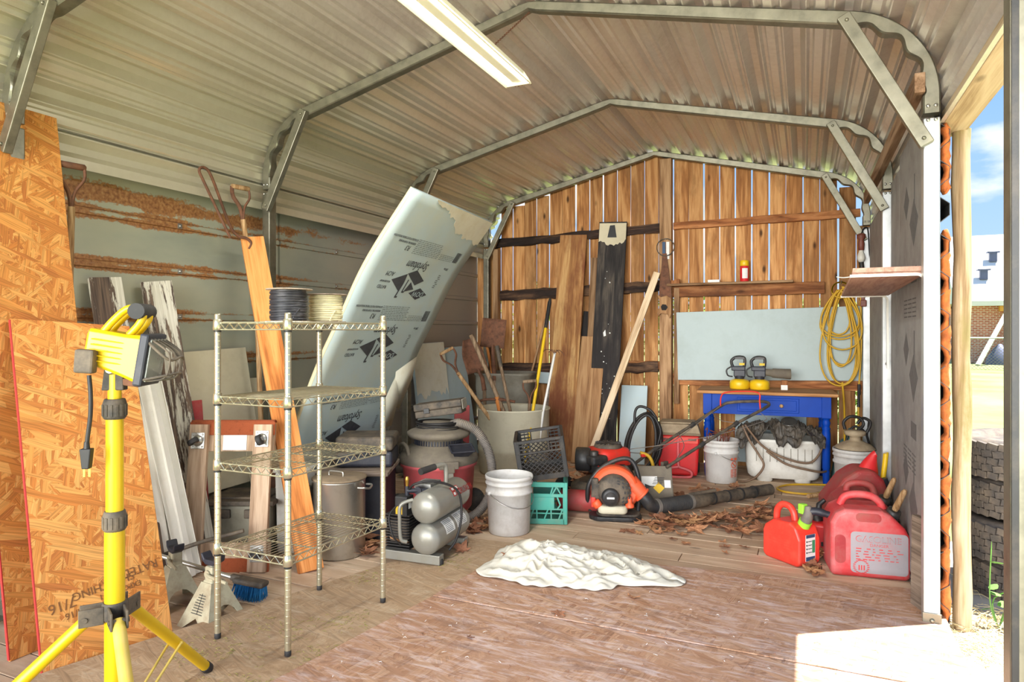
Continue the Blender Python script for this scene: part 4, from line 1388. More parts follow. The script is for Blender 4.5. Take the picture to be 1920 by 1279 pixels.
jack_stand((-2.735, 2.20, 0), radians(-20), 'worn jack stand mostly hidden behind the stamped strand board edge', .175)
t = thing('car_brush', 'long handled brush with blue bristles lying by the furniture dolly', 'brush')
B().tube([(-3.0, 2.27, .185), (-2.545, 2.378, .092)], .0115, 14).build('handle', 'aluminium', t)
M = frame((-2.475, 2.40, .078), (.96, .24, -.12), (0, .1, 1))
B(M).box((0, .0, .01), (.075, .028, .16)).box((0, .005, -.07), (.034, .03, .06)).build('head', 'dusty_black', t, .012, 3)
bb = B(M)
rn = random.Random(2)
for i in range(420):
    x, z = rn.uniform(-.033, .033), rn.uniform(-.06, .085)
    k = 1.35
    bb.tube([(x, -.012, z), (x * k + rn.uniform(-.006, .006), -.078, z * 1.12 + rn.uniform(-.008, .008))], [.002, .0012], 3, cap=False)
o = bb.build('bristles', 'blue_bristle', t)
o['kind'] = 'stuff'
tag(B().tube([(-2.98, 2.33, .16), (-2.83, 2.44, .215), (-2.70, 2.52, .25), (-2.66, 2.545, .262)], .011, 6).build('pry_bar', 'dusty_black'), 'dark pry bar resting on the lower end of the furniture dolly', 'bar')

# ---------------------------------------------------------------- bins, pot, case on box
def tote(name, label, loc, rz, d0, d1, h, mat, lid, cat='bin'):
    t = thing(name, label, cat, loc, rz)
    B().frust((0, 0, 0), d0, d1, h).build('body', mat, t, .02, 3)
    c = B().box((0, 0, h + .012), (d1[0] + .05, d1[1] + .05, .028))
    c.box((0, 0, h + .03), (d1[0] - .06, d1[1] - .06, .014))
    c.build('lid', lid, t, .008)
    for s in (-1, 1):
        B().box((s * d1[0] * .25, -d1[1] / 2 + .0, h - .05), (.11, .03, .05)).build('lip', lid, t, .006)
    return t
tote('storage_tote', 'grey storage tote with a dark dusty lid behind the furniture dolly', (-3.03, 2.93, 0), radians(24), (.34, .25), (.38, .29), .30, 'sage_bin', 'dusty_black', 'tote')
tb = thing('crate', 'dark teal wooden box with a pale plank lid, under the black case', 'box', (-2.66, 3.50, 0), radians(24.5))
B().box((0, 0, .2), (.42, .40, .40)).build('body', 'blue_black', tb, .004)
B().box((0, -.01, .412), (.47, .45, .024)).build('lid', 'grey_board', tb, .003)
cs = thing('tool_case', 'black dusty plastic case lying flat on the teal wooden box', 'case', (-2.625, 3.56, .425), radians(26))
B().box((0, 0, .055), (.36, .30, .10)).build('lower_shell', 'blue_black', cs, .02, 3)
B().box((0, 0, .153), (.365, .305, .09)).build('upper_shell', 'dusty_black', cs, .02, 3)
B().box((-.08, -.155, .105), (.05, .012, .05)).box((.08, -.155, .105), (.05, .012, .05)).build('latch', 'black_plastic', cs, .003)
B().tube([(-.05, -.15, .09), (-.05, -.185, .09), (.05, -.185, .09), (.05, -.15, .09)], .008, 8).build('handle', 'black_plastic', cs)
pb_ = thing('bin', 'pale plastic bin standing between the foam sheet and the orange brown board', 'bin', (-2.76, 3.035, 0), radians(24))
B().frust((0, 0, 0), (.17, .16), (.19, .18), .48).build('body', 'white_plastic', pb_, .02, 3)
B().box((0, 0, .485), (.205, .195, .02)).build('rim', 'white_plastic', pb_, .006)
pt = thing('stock_pot', 'large dented aluminium stock pot with a flat lid on the floor beside the wire shelf', 'pot', (-2.49, 3.10, 0))
B().lathe([(.001, 0), (.142, 0), (.148, .008), (.148, .425), (.152, .43), (.152, .436), (.146, .436), (.146, .41)], 40).build('body', 'aluminium', pt)
B().lathe([(.001, .448), (.12, .445), (.142, .438), (.156, .438), (.156, .446), (.144, .449), (.12, .456), (.001, .458)], 40).build('lid', 'dust_tan', pt)
B().tube(spline([(-.05, -.03, .455), (-.05, -.03, .475), (-.035, -.03, .482), (.035, -.03, .482), (.05, -.03, .475), (.05, -.03, .455)], 4), .005, 8).build('lid_handle', 'aluminium', pt)
for s in (1, -1):
    B().tube(spline([(s * .147, -.05, .40), (s * .185, -.045, .40), (s * .195, 0, .39), (s * .185, .045, .40), (s * .147, .05, .40)], 5), .006, 8).build('side_handle', 'aluminium', pt, T=TR(rz=.15))

# ---------------------------------------------------------------- wet/dry vacuum
def ribbed(pts, r, pitch=.011, amp=.0028, n=14):
    P = spline(pts, 10)
    L_ = [0.]
    for a, b in zip(P, P[1:]):
        L_.append(L_[-1] + (b - a).length)
    out, rs = [], []
    k = int(L_[-1] / (pitch / 4))
    j = 0
    for i in range(k + 1):
        s = L_[-1] * i / k
        while j < len(L_) - 2 and L_[j + 1] < s:
            j += 1
        out.append(P[j].lerp(P[j + 1], (s - L_[j]) / max(1e-9, L_[j + 1] - L_[j])))
        rs.append(r + amp * (1 if i % 4 in (0, 1) else -1))
    return out, rs
vc = thing('shop_vacuum', 'big red and grey wet dry vacuum with a ribbed hose, behind the air compressor', 'vacuum', (-2.36, 4.02, 0))
B().lathe([(.001, .06), (.222, .06), (.232, .075), (.252, .36), (.268, .362), (.27, .40), (.262, .402)], 44).build('dust_tank', 'vac_red', vc)
B().lathe([(.274, .385), (.278, .395), (.276, .425), (.258, .455), (.20, .50), (.185, .505), (.18, .51)], 44).build('lid', 'vac_lid', vc)
mh = B().lathe([(.165, .50), (.165, .545), (.205, .556), (.222, .572), (.222, .59), (.205, .602), (.15, .618), (.12, .64), (.11, .662), (.001, .668)], 36)
mh.build('motor_head', 'vac_lid', vc)
vg = B()
for k in range(52):
    vg.box((.167, 0, .526), (.008, .009, .034), TR(rz=2 * pi * k / 52))
o = vg.build('vent_grille', 'blue_black', vc)
o['kind'] = 'stuff'
cp = []
for k in range(7 * 24):
    a = 2 * pi * k / 24
    rr = .135 + .012 * sin(k * .37)
    cp.append((rr * cos(a) * 1.1, rr * sin(a), .612 + .011 * (k / 24) ** .9 * .8 + .004 * sin(k * .23)))
B().tube(cp, .0052, 6).build('power_cord', 'cord_black', vc)
fr = V((.52, -.85, 0)).normalized()
rz_ = atan2(fr.y, fr.x) + pi / 2
LT = TR(rz=rz_ + .12)
B().box((.03, -.265, .40), (.13, .05, .05)).box((.03, -.285, .375), (.075, .012, .05)).build('latch', 'vac_lid', vc, .006, T=LT)
B().box((.03, -.276, .345), (.06, .012, .055)).build('latch_clip', 'grey_plastic', vc, .003, T=LT)
tr_ = B()
tr_.prism([(-.075, -.035), (.075, -.045), (.085, .03), (-.065, .04)], 0, .045)
TT = TR(.12, -.215, .465, rx=.45, rz=.15)
fbx = B(TT)
for a, b, c, d in (((-.08, -.045), (.08, -.045), 0, 0), ((.08, -.045), (.08, .045), 0, 0), ((.08, .045), (-.08, .045), 0, 0), ((-.08, .045), (-.08, -.045), 0, 0)):
    fbx.tube([(a[0], a[1], .045), (b[0], b[1], .045)], .007, 6)
fbx.frust((0, 0, -.01), (.1, .05), (.15, .085), .05)
fbx.build('accessory_tray', 'blue_black', vc, .003, T=LT)
B().tube(spline([(-.26, .05, .44), (-.262, -.0, .50), (-.25, -.05, .52), (-.23, -.1, .50), (-.22, -.12, .45)], 5), .014, 8).build('carry_handle', 'vac_lid', vc, T=LT)
pts, rs = ribbed([(.10, .02, .64), (.17, .01, .655), (.27, .06, .60), (.34, .10, .46), (.37, .10, .3), (.36, .05, .14), (.30, -.04, .04), (.22, -.12, .035)], .030)
B().tube(pts, rs, 14).build('hose', 'hose_grey', vc)
pts, rs = ribbed([(-.24, -.14, .34), (-.30, -.19, .33), (-.37, -.24, .28), (-.40, -.25, .17), (-.36, -.23, .06), (-.27, -.2, .035)], .034)
B().tube(pts, rs, 14).build('hose', 'hose_grey', vc)
B().tube([(-.2, -.11, .345), (-.26, -.155, .338)], .04, 16).build('hose_port', 'dusty_black', vc)
for (x, y, a) in ((-.23, -.17, .7), (.17, .2, .7), (-.2, .2, -.6)):
    B().lathe([(.018, -.016), (.072, -.016), (.082, -.010), (.082, .010), (.072, .016), (.018, .016)], 24, TR(x, y, .083, rx=pi / 2, rz=a)).build('wheel', 'rubber', vc)
B().lathe([(.028, -.016), (.035, -.012), (.035, .012), (.028, .016)], 16, TR(.2, -.16, .036, rx=pi / 2, rz=.4)).build('caster', 'rubber', vc)
tc = thing('parts_case', 'dusty grey plastic case tipped on top of the red vacuum', 'case', (-2.375, 4.08, .70), radians(14))
tc.rotation_euler = (0, radians(-8), radians(16))
B().box((0, 0, .022), (.34, .15, .048)).build('lower_shell', 'dusty_black', tc, .008, 3)
B().box((0, 0, .072), (.35, .16, .05)).build('upper_shell', 'dusty_black', tc, .010, 3)
gr = B()
for k in range(6):
    gr.box((.178, -.06 + .024 * k, .06), (.008, .012, .07))
o = gr.build('end_ribs', 'grey_plastic', tc, .002)
o['kind'] = 'stuff'
B().box((-.08, -.083, .045), (.04, .01, .035)).build('latch', 'black_plastic', tc, .002)

# ---------------------------------------------------------------- twin tank air compressor
ac = thing('air_compressor', 'grey twin tank air compressor with a black rubber hose on the tan floor sheet', 'air compressor', (-1.95, 3.20, .045), radians(4))
def tank(z, x=.085, r=.086, y0=-.235, y1=.245):
    c = r * .62
    pr = [(r * sin(pi / 2 * k / 7), -c * cos(pi / 2 * k / 7) + c) for k in range(8)]
    ln = y1 - y0
    pr = [(max(a, 1e-4), b) for a, b in pr] + [(max(r * sin(pi / 2 * (7 - k) / 7), 1e-4), ln - c + c * sin(pi / 2 * k / 7)) for k in range(8)]
    b = B().lathe(pr, 40, TR(x, y0, z, rx=-pi / 2))
    return b
t1 = tank(.307).build('tank', 'tank_grey', ac)
t2 = tank(.142).build('tank', 'tank_grey', ac)
def wrap_label(par, x, z, r, ya, yb, a0, a1, mat, name='label', off=.0012):
    return B().grid(lambda u, v: (x + (r + off) * cos(a0 + (a1 - a0) * v), ya + (yb - ya) * u, z + (r + off) * sin(a0 + (a1 - a0) * v)), 2, 10).build(name, mat, par)
lb = wrap_label(t2, .085, .142, .086, -.11, .0, .1, 1.0, 'label_white')
lb2 = wrap_label(t2, .085, .142, .086, .03, .16, .1, 1.05, 'label_white')
pr_ = B()
for ya, yb in ((-.10, -.02), (.04, .09), (.105, .15)):
    for k in range(8):
        a = .2 + k * .1
        pr_.grid(lambda u, v: (.085 + .0882 * cos(a + .035 * v), ya + (yb - ya) * u, .142 + .0882 * sin(a + .035 * v)), 1, 1)
o = pr_.build('label_print', 'ink_pale', t2)
o['kind'] = 'stuff'
for ya in (.0, .022):
    for a0 in (.30, .62):
        wrap_label(t1, .085, .307, .086, -.01 + ya * 2.2, .03 + ya * 2.2, a0, a0 + .3, 'label_red', 'emblem')
        wrap_label(t1, .085, .307, .086, -.002 + ya * 2.2, .022 + ya * 2.2, a0 + .06, a0 + .24, 'label_white', 'emblem', .0018)
o = text('CRUSADER', .05, 'lettering', 'label_red', t1, Matrix(), 0, .72)
for v in o.data.vertices:
    a = .42 + v.co.y / .086
    v.co = V((.085 + .0876 * cos(a), .155 + v.co.x, .307 + .0876 * sin(a)))
for y in (-.15, .17):
    B().box((-.02, y, .028), (.36, .055, .05)).build('base_channel', 'tank_grey', ac, .004)
    for x in (-.18, .15):
        B().lathe([(.018, -.0), (.02, .004), (.02, .02), (.014, .03)], 12, TR(x, y, -.0)).build('rubber_foot', 'rubber', ac)
mo = B().box((-.10, -.03, .155), (.13, .26, .15)).build('motor', 'dusty_black', ac, .03, 3)
fn = B()
for k in range(13):
    fn.box((-.10, -.03, .065 + .015 * k), (.15, .28, .0055))
o = fn.build('cooling_fins', 'black_plastic', ac, .001)
o['kind'] = 'stuff'
B().lathe([(.075, 0), (.08, .01), (.08, .06), (.06, .075), (.001, .078)], 24, TR(-.10, .10, .16, rx=-pi / 2)).build('fan_cover', 'black_plastic', ac)
B().box((-.075, -.135, .295), (.075, .08, .11)).build('pressure_switch', 'black_plastic', ac, .006)
B().box((-.085, -.1757, .275), (.04, .0015, .042)).build('warning_label', 'label_yellow', ac)
B().box((-.036, -.14, .305), (.0015, .03, .045)).build('switch_label', 'label_white', ac)
mf = B().tube([(-.06, -.13, .35), (-.06, -.13, .40)], .012, 10)
mf.tube([(-.06, -.13, .375), (.02, -.10, .375), (.06, -.06, .37)], .013, 10)
mf.lathe([(.022, -.01), (.022, .01)], 14, TR(.0, -.11, .375, rx=pi / 2))
mf.build('manifold', 'blue_black', ac)
B().tube([(-.06, -.13, .40), (-.06, -.13, .432), (-.06, -.13, .436), (-.06, -.13, .452)], [.009, .012, .013, .008], 8).build('safety_valve', 'brass', ac)
cb = B()
for k in range(7):
    cb.box((-.0 + .0 * k, .0 + .02 * k - .06, .385), (.10, .009, .035))
o = cb.build('cylinder_head', 'steel', ac)
o['kind'] = 'stuff'
B().tube(spline([(-.02, -.205, .12), (-.045, -.225, .14), (-.05, -.23, .24), (-.045, -.225, .32), (.01, -.19, .345)], 6), .010, 10).build('roll_bar', 'tank_grey', ac)
B().tube(spline([(.085, .06, .39), (.085, .06, .46), (.082, .05, .49), (.07, .02, .497), (.05, -.03, .492)], 5), .013, 12).build('carry_handle', 'tank_grey', ac)
B().tube([(.053, -.02, .492), (.02, -.125, .483)], [.018, .019], 14).build('handle_grip', 'rubber', ac)
B().tube(spline([(-.05, -.13, .38), (.0, -.14, .42), (.09, -.08, .425), (.175, .02, .36), (.195, .03, .22), (.185, -.02, .10), (.16, -.06, .05)], 8), .0068, 8).build('air_hose', 'cord_black', ac)
B().tube(spline([(-.10, -.17, .30), (-.12, -.22, .25), (-.09, -.23, .15), (-.06, -.2, .10)], 6), .005, 8).build('power_cord', 'cord_black', ac)
# ---------------------------------------------------------------- bucket, milk crates, drum of tools
def bucket(label, loc, rz, r, h, bail, notch=False, name='bucket'):
    t = thing(name, label, 'bucket', loc, rz)
    k = r / .148
    prof = [(.001, 0), (.128 * k, 0), (.133 * k, .006), (.143 * k, h - .115), (.152 * k, h - .112), (.153 * k, h - .098), (.145 * k, h - .094), (.146 * k, h - .058), (.153 * k, h - .056), (.154 * k, h - .046), (.147 * k, h - .043), (.148 * k, h - .026), (.155 * k, h - .024), (.156 * k, h - .006), (.152 * k, h), (.146 * k, h - .002), (.143 * k, h - .04), (.126 * k, .012), (.001, .012)]
    b = B().lathe(prof, 40)
    if notch:
        b.v = [(x, y, z - (.02 * max(0, 1 - abs(atan2(y, x) + .9) / .16) if z > h - .02 else 0)) for x, y, z in b.v]
    b.build('body', 'bucket_white', t)
    if bail:
        R_ = .156 * k
        P = [(-R_, 0, h - .105)]
        for i in range(13):
            a = pi - pi * i / 12
            P.append((R_ * 1.01 * cos(a), -R_ * 1.05 * sin(a) * .9 - .008, h - .105 - R_ * .62 * sin(a) * bail))
        P.append((R_, 0, h - .105))
        B().tube(P, .0022, 6).build('bail', 'steel', t)
        for s in (-1, 1):
            B().lathe([(.012, -.006), (.012, .006), (.006, .010)], 12, TR(s * R_, 0, h - .105, ry=s * pi / 2)).build('bail_ear', 'bucket_white', t)
    return t
bk = bucket('dirty white bucket with a chipped rim, standing beside the turquoise crate', (-1.755, 3.885, 0), radians(60), .148, .37, .9, True)

def milk_crate(name, label, T, mat, style):
    t = thing(name, label, 'crate', T=T)
    a, h, w = .165, .28, .011
    B().box((0, 0, .012), (.32, .32, .006)).build('floor_panel', mat, t)
    for k in range(4):
        M = Matrix.Rotation(k * pi / 2, 4, 'Z')
        b = B(M)
        b.box((-a + .014, -a + .004, h / 2), (.028, .014, h)).box((a - .014, -a + .004, h / 2), (.028, .014, h))
        b.box((0, -a + .004, .018), (2 * a - .03, .014, .036))
        if style == 'lattice':
            b.box((0, -a + .004, h - .01), (2 * a - .03, .02, .02))
            hole = k % 2 == 0
            for z in (h - .035, h - .06):
                for s in (-1, 1):
                    b.box((s * .105, -a + .002, z), (.07, .012, .009))
            b.box((0, -a + .002, h - .088), (2 * a - .03, .014, .012))
            for q in range(11):
                x = -.135 + .027 * q
                if abs(x) > .06:
                    b.box((x, -a, h - .055), (.006, .012, .062))
            for s in (-1, 1):
                b.box((s * .062, -a + .002, h - .05), (.008, .014, .07))
            z0, z1 = .036, h - .092
            for q in range(-5, 9):
                for sg in (1, -1):
                    x0 = -a + .03 + q * .036
                    dx = (z1 - z0) * 1.15
                    p0, p1 = [x0, z0], [x0 + dx, z1]
                    lo, hi = -a + .028, a - .028
                    if p1[0] <= lo or p0[0] >= hi:
                        continue
                    f0 = max(0, (lo - p0[0]) / dx)
                    f1 = min(1, (hi - p0[0]) / dx)
                    A_ = (x0 + dx * f0, z0 + (z1 - z0) * f0)
                    C_ = (x0 + dx * f1, z0 + (z1 - z0) * f1)
                    if sg < 0:
                        A_, C_ = (-A_[0], A_[1]), (-C_[0], C_[1])
                    b.tube([(A_[0], -a + .003, A_[1]), (C_[0], -a + .003, C_[1])], .0042, 4, cap=False)
        else:
            b.box((0, -a + .004, h - .016), (2 * a - .03, .018, .032))
            b.box((0, -a + .004, h - .088), (2 * a - .03, .014, .022))
            b.box((-.02, -a + .005, h - .143), (.20, .012, .088))
            b.box((0, -a + .004, .072), (2 * a - .03, .012, .008))
            b.box((0, -a + .004, .100), (2 * a - .03, .014, .010))
            for q in range(6):
                x = -.12 + .048 * q
                b.tube([(x - .012, -a + .003, .03), (x + (.014 if q % 2 else -.014), -a + .003, .10)], .007, 4, cap=False)
            for x, d in ((.075, .02), (.115, -.02), (.06, .01)):
                b.tube([(x - d, -a + .003, h - .10), (x + d, -a + .003, h - .03)], .007, 4, cap=False)
            b.tube([(.10, -a + .003, h - .10), (.12, -a + .003, h - .15), (.10, -a + .003, .10)], .008, 4, cap=False)
        o = b.build('side', mat, t, .0015, 1)
    g = B()
    for q in range(9):
        u = -.13 + .0325 * q
        g.box((u, 0, .008), (.008, .31, .01)).box((0, u, .008), (.31, .008, .01))
    o = g.build('base_grid', mat, t)
    o['kind'] = 'stuff'
    return t
milk_crate('milk_crate', 'turquoise plastic crate on the floor under the black crate', TR(-1.665, 4.265, .002, rz=radians(19)), 'teal_plastic', 'solid')
milk_crate('milk_crate', 'black lattice milk crate tipped on top of the turquoise crate', TR(-1.66, 4.27, .312, rx=.08, ry=radians(-8.5), rz=radians(21)), 'black_plastic', 'lattice')

dr = thing('drum', 'cut off whitish plastic drum holding old garden tools', 'drum', (-2.465, 5.56, 0))
B().lathe([(.001, 0), (.30, 0), (.32, .02), (.325, .2), (.332, .21), (.332, .24), (.327, .25), (.33, .575), (.338, .58), (.338, .592), (.325, .592), (.318, .57), (.31, .03), (.001, .03)], 48).build('body', 'drum_white', dr)
gb = thing('trash_bin', 'big grey plastic bin standing in the corner behind the drum', 'bin', (-2.83, 6.2, 0), radians(10))
def rounded(w, d, r, n=6):
    out = []
    for cx, cy, a0 in ((w / 2 - r, d / 2 - r, 0), (-w / 2 + r, d / 2 - r, pi / 2), (-w / 2 + r, -d / 2 + r, pi), (w / 2 - r, -d / 2 + r, 1.5 * pi)):
        for i in range(n + 1):
            a = a0 + pi / 2 * i / n
            out.append((cx + r * cos(a), cy + r * sin(a)))
    return out
def loft(b, rings, cap0=True, cap1=True, sm=True, T=None):
    """rings: list of (outline, z)"""
    n = len(rings[0][0])
    vs = [(x, y, z) for o, z in rings for x, y in o]
    fs = [(i * n + j, i * n + (j + 1) % n, (i + 1) * n + (j + 1) % n, (i + 1) * n + j) for i in range(len(rings) - 1) for j in range(n)]
    b.add(vs, fs, sm, T)
    if cap0:
        b.add(vs[:n], [tuple(range(n))[::-1]], False, T)
    if cap1:
        b.add(vs[-n:], [tuple(range(n))], False, T)
    return b
loft(B(), [(rounded(.50, .42, .1), 0), (rounded(.52, .44, .1), .5), (rounded(.56, .47, .12), .52), (rounded(.57, .48, .12), .68), (rounded(.58, .49, .12), .70), (rounded(.58, .49, .12), .84), (rounded(.61, .52, .13), .85), (rounded(.61, .52, .13), .87), (rounded(.57, .48, .12), .87), (rounded(.55, .46, .12), .7)], True, True).build('body', 'grey_plastic', gb)

# tools in the drum and bin
def rod_tool(name, label, pts, r, mat, cat='tool handle', group=None):
    return tag(B().tube(pts, r, 10).build(name, mat), label, cat, group)
def seg(p_top, p_rim, zb):
    a, b = V(p_top), V(p_rim)
    k = (b.z - zb) / (a.z - b.z)
    return b + (b - a) * k
sp = thing('spade', 'old spade with a bare D handle leaning far out of the drum', 'spade')
q = d_handle(sp, (-2.965, 5.19, 1.115), (.33, -.06, -.5), (.8, .35, .45), s=1.15)
e = seg(q, (-2.62, 5.24, .60), .16)
B().tube([q, e], .0175, 10).build('shaft', 'handle_wood', sp)
B(frame(e, (-.3, .1, .5), (.4, -.9, 0))).grid(lambda u, v: ((u - .5) * .17, .02 * (u - .5) ** 2 * 8, (v - .5) * .2), 6, 4).build('blade', 'rust', sp, solid=.003)
rod_tool('tool_pole', 'bare wooden tool handle in the drum, just beside the round shovel', [(-2.788, 5.33, 1.26), (-2.50, 5.40, .585), (-2.33, 5.44, .06)], [.021, .019, .019], 'old_handle')
t = thing('round_shovel', 'rusty round shovel standing blade up between drum and siding', 'shovel')
def shovel_blade(M, w, h, pointed, mat='rust'):
    b = B(M)
    def fn(u, v):
        x = (u - .5)
        ww = w * (1 - .55 * max(0, v - .55) ** 1.2 * 2.2 if pointed else 1)
        return (x * ww, .035 * (x * 2) ** 2 - .02 * v, v * h)
    b.grid(fn, 8, 8)
    return b
M = frame((-2.905, 5.69, .90), (-.12, -.04, .42), (.55, -.8, .1))
shovel_blade(M, .21, .33, True).build('blade', 'rust', t, solid=.004)
B().tube([(-2.905, 5.69, .93), (-2.86, 5.70, .84), (-2.84, 5.705, .72)], [.012, .02, .022], 10).build('socket', 'rust', t)
B().tube([(-2.84, 5.705, .72), (-2.83, 5.71, .02)], .018, 10).build('shaft', 'old_handle', t)
t = thing('square_shovel', 'rusty square shovel standing blade up in the grey bin', 'shovel')
M = frame((-2.875, 5.95, 1.13), (.04, .0, .4), (.4, -.9, .05))
shovel_blade(M, .24, .29, False).build('blade', 'rust', t, solid=.004)
B().tube([(-2.868, 5.945, 1.16), (-2.86, 5.95, .95), (-2.85, 5.96, .8)], [.014, .024, .022], 10).build('socket', 'rust', t)
B().tube([(-2.85, 5.96, .82), (-2.82, 6.0, .1)], .018, 10).build('shaft', 'old_handle', t)
rod_tool('tool_pole', 'thin reddish wooden handle in the grey bin, behind the square shovel', [(-2.95, 5.98, 1.15), (-2.88, 5.99, .8), (-2.74, 6.04, .15)], .014, 'orange_board')
t = thing('tool_pole', 'wooden tool handle with a worn black grip, in front of the square shovel', 'tool handle')
B().tube([(-2.575, 5.43, 1.16), (-2.53, 5.42, .97)], [.021, .019], 10).build('grip', 'dusty_black', t)
e = seg((-2.575, 5.43, 1.16), (-2.43, 5.40, .59), .06)
B().tube([(-2.532, 5.421, .975), e], .016, 10).build('shaft', 'old_handle', t)
t = thing('mattock', 'rusty mattock standing head up in the drum', 'mattock')
B().tube(spline([(-2.73, 5.31, .645), (-2.66, 5.34, .672), (-2.56, 5.38, .678), (-2.47, 5.42, .668), (-2.40, 5.445, .655)], 5), [.006] + [.017] * 9 + [.024] * 4 + [.017] * 6 + [.022], 8, flat=.7).build('head', 'rust', t)
B().tube([(-2.555, 5.385, .70), (-2.53, 5.395, .55), (-2.48, 5.42, .06)], [.03, .024, .02], 10, flat=.7).build('shaft', 'orange_board', t)
t = thing('fork_handle', 'short rusty D handle tool standing in the drum near the yellow handle', 'tool handle')
q = d_handle(t, (-2.262, 5.452, .845), (.02, -.03, -1), (1, .4, .1), 'old_handle')
B().tube([q, (-2.27, 5.42, .06)], .0165, 10).build('shaft', 'old_handle', t)
t = thing('yellow_handle', 'yellow fibreglass tool handle with a long black grip leaning out of the drum', 'tool handle')
yb = seg((-2.195, 5.80, 1.60), (-2.215, 5.42, .59), .06)
P0, P1 = V((-2.195, 5.80, 1.60)), yb
B().tube([P0, P0.lerp(P1, .025), P0.lerp(P1, .18)], [.012, .0185, .0175], 12).build('grip', 'black_plastic', t)
B().tube([P0.lerp(P1, .175), P1], .0145, 12).build('shaft', 'yellow_plastic', t)
t = thing('cultivator', 'white handled cultivator with thin rusty tines pointing up from the drum', 'tool')
B().tube([(-2.125, 5.735, 1.09), (-2.14, 5.48, .58), (-2.19, 5.33 + .1, .08)], .0115, 10).build('shaft', 'label_white', t)
ct = B()
for k in range(-2, 3):
    ct.tube(spline([(-2.125, 5.735, 1.08), (-2.125 + .02 * k, 5.73, 1.12), (-2.12 + .045 * k, 5.72 - .01 * abs(k), 1.105 - .008 * k), (-2.12 + .05 * k, 5.70, 1.085 - .008 * k)], 4), .0032, 5)
o = ct.build('tines', 'rust', t)
o['kind'] = 'stuff'
rod_tool('stick', 'thin grey wooden stick leaning on the fence planks behind the grey bin', [(-2.565, 6.63, 1.42), (-2.70, 6.53, .8), (-2.8, 6.46, .3)], .012, 'post_wood', 'stick', 'sticks by the drum')
tag(board('stick', (-2.52, 6.36, .10), (-2.385, 6.63, 1.48), .045, .02, 'grey_board', (.2, -1, 0)), 'flat grey wooden slat leaning on the planks between the yellow handle and brown board', 'stick', 'sticks by the drum')
tag(board('stick', (-2.42, 6.15, .05), (-2.27, 6.60, 1.15), .03, .02, 'brown_board', (.2, -1, 0)), 'thin brown lath with a nail hole leaning on the wide brown board', 'stick', 'sticks by the drum')

# boards leaning on the plank wall
def lean(p0, p1, w, t, mat, label, name='board', cat='board'):
    return tag(board(name, p0, p1, w, t, mat, (.1, -1, .1)), label, cat)
lean((-2.255, 6.20, .0), (-2.228, 6.585, 2.305), .285, .028, 'brown_board', 'tall wide brown board leaning on the plank wall beside the black one')
bb_ = lean((-1.86, 6.32, .0), (-1.80, 6.585, 2.415), .285, .025, 'black_board', 'tall black board with a pale taped end leaning on the plank wall')
BM = bb_.matrix_world.copy()
rn = random.Random(14)
B().prism([(-.138, 1.2), (.138, 1.2)] + [(.138 - .276 * k / 14, 1.02 - .05 * sin(pi * k / 14) + rn.uniform(-.018, .018)) for k in range(15)], .0125, .0135, Matrix(((1, 0, 0, 0), (0, 0, 1, 0), (0, 1, 0, 0), (0, 0, 0, 1)))).build('pale_patch', 'cream_board', bb_)
B().prism([(-.02, -.07), (.03, -.065), (.05, .06), (-.045, .06)], 0, .001, TR(.0, .0142, 1.11, rx=-pi / 2, rz=0) @ TR(ry=0)).build('dark_sticker', 'label_black', bb_)
spt = B()
rn = random.Random(9)
for k in range(26):
    x, z = rn.uniform(-.12, .12) * (.3 if k % 2 else 1), rn.uniform(-.8, .7)
    spt.lathe([(.007 * rn.uniform(.4, 1.2), 0), (.001, .0015)], 7, TR(x, .0128, z, rx=-pi / 2))
spt.prism([(0, 0), (.02, .03), (.012, .07), (-.01, .06)], 0, .001, TR(.02, .0130, .1, rx=-pi / 2))
o = spt.build('paint_drips', 'label_white', bb_)
o['kind'] = 'stuff'
lean((-1.975, 6.13, .0), (-1.985, 6.50, 1.238), .25, .022, 'pale_board', 'short pale board with two nail holes in front of the black board')
lean((-2.13, 6.22, .0), (-2.085, 6.60, 1.50), .075, .022, 'black_board', 'narrow dark board between the wide brown board and the black board')
lean((-2.03, 6.42, .0), (-2.0, 6.62, 2.06), .10, .02, 'post_wood', 'brown plank half hidden behind the tall black board')
lean((-1.885, 5.94, .005), (-1.335, 6.50, 1.87), .065, .038, 'lumber', 'pale stud leaning diagonally against the centre post', 'stud', 'stud')
def foam_piece(p0, p1, w, t, mat, face, label, name='foam_offcut'):
    return tag(board(name, p0, p1, w, t, mat, face, bev=.004), label, 'foam offcut')
foam_piece((-1.55, 6.32, .0), (-1.573, 6.56, .745), .26, .025, 'foam_blue', (.1, -1, .1), 'pale blue foam offcut standing between the diagonal stud and black hose')
fb1 = foam_piece((-3.2, 5.47, .02), (-3.33, 5.45, 1.18), .50, .03, 'foam_blue', (1, -.1, .1), 'pale blue foam panel with a peeled yellowed top, leaning on the siding behind the vacuum')
rg = B()
poly = [(-.25, .58), (.25, .58)]
rn = random.Random(12)
for k in range(17):
    poly.append((.25 - .5 * k / 16, .10 + rn.uniform(-.05, .05)))
rg.prism(poly, .0155, .0175, Matrix(((1, 0, 0, 0), (0, 0, 1, 0), (0, 1, 0, 0), (0, 0, 0, 1))))
rg.build('peeled_facing', 'film', fb1)
foam_piece((-3.13, 5.88, .02), (-3.30, 5.86, 1.13), .40, .03, 'foam_white', (1, -.15, .1), 'grey white foam panel leaning in the corner behind the round shovel')
foam_piece((-2.72, 6.56, .80), (-2.2, 6.58, .78), .12, .03, 'foam_blue', (0, -1, .3), 'thin pale blue foam strip lying on the grey bin against the lower rail')
foam_piece((-2.20, 6.46, .02), (-2.19, 6.58, .92), .09, .025, 'foam_blue', (0, -1, .1), 'narrow pale blue foam strip behind the yellow handle')
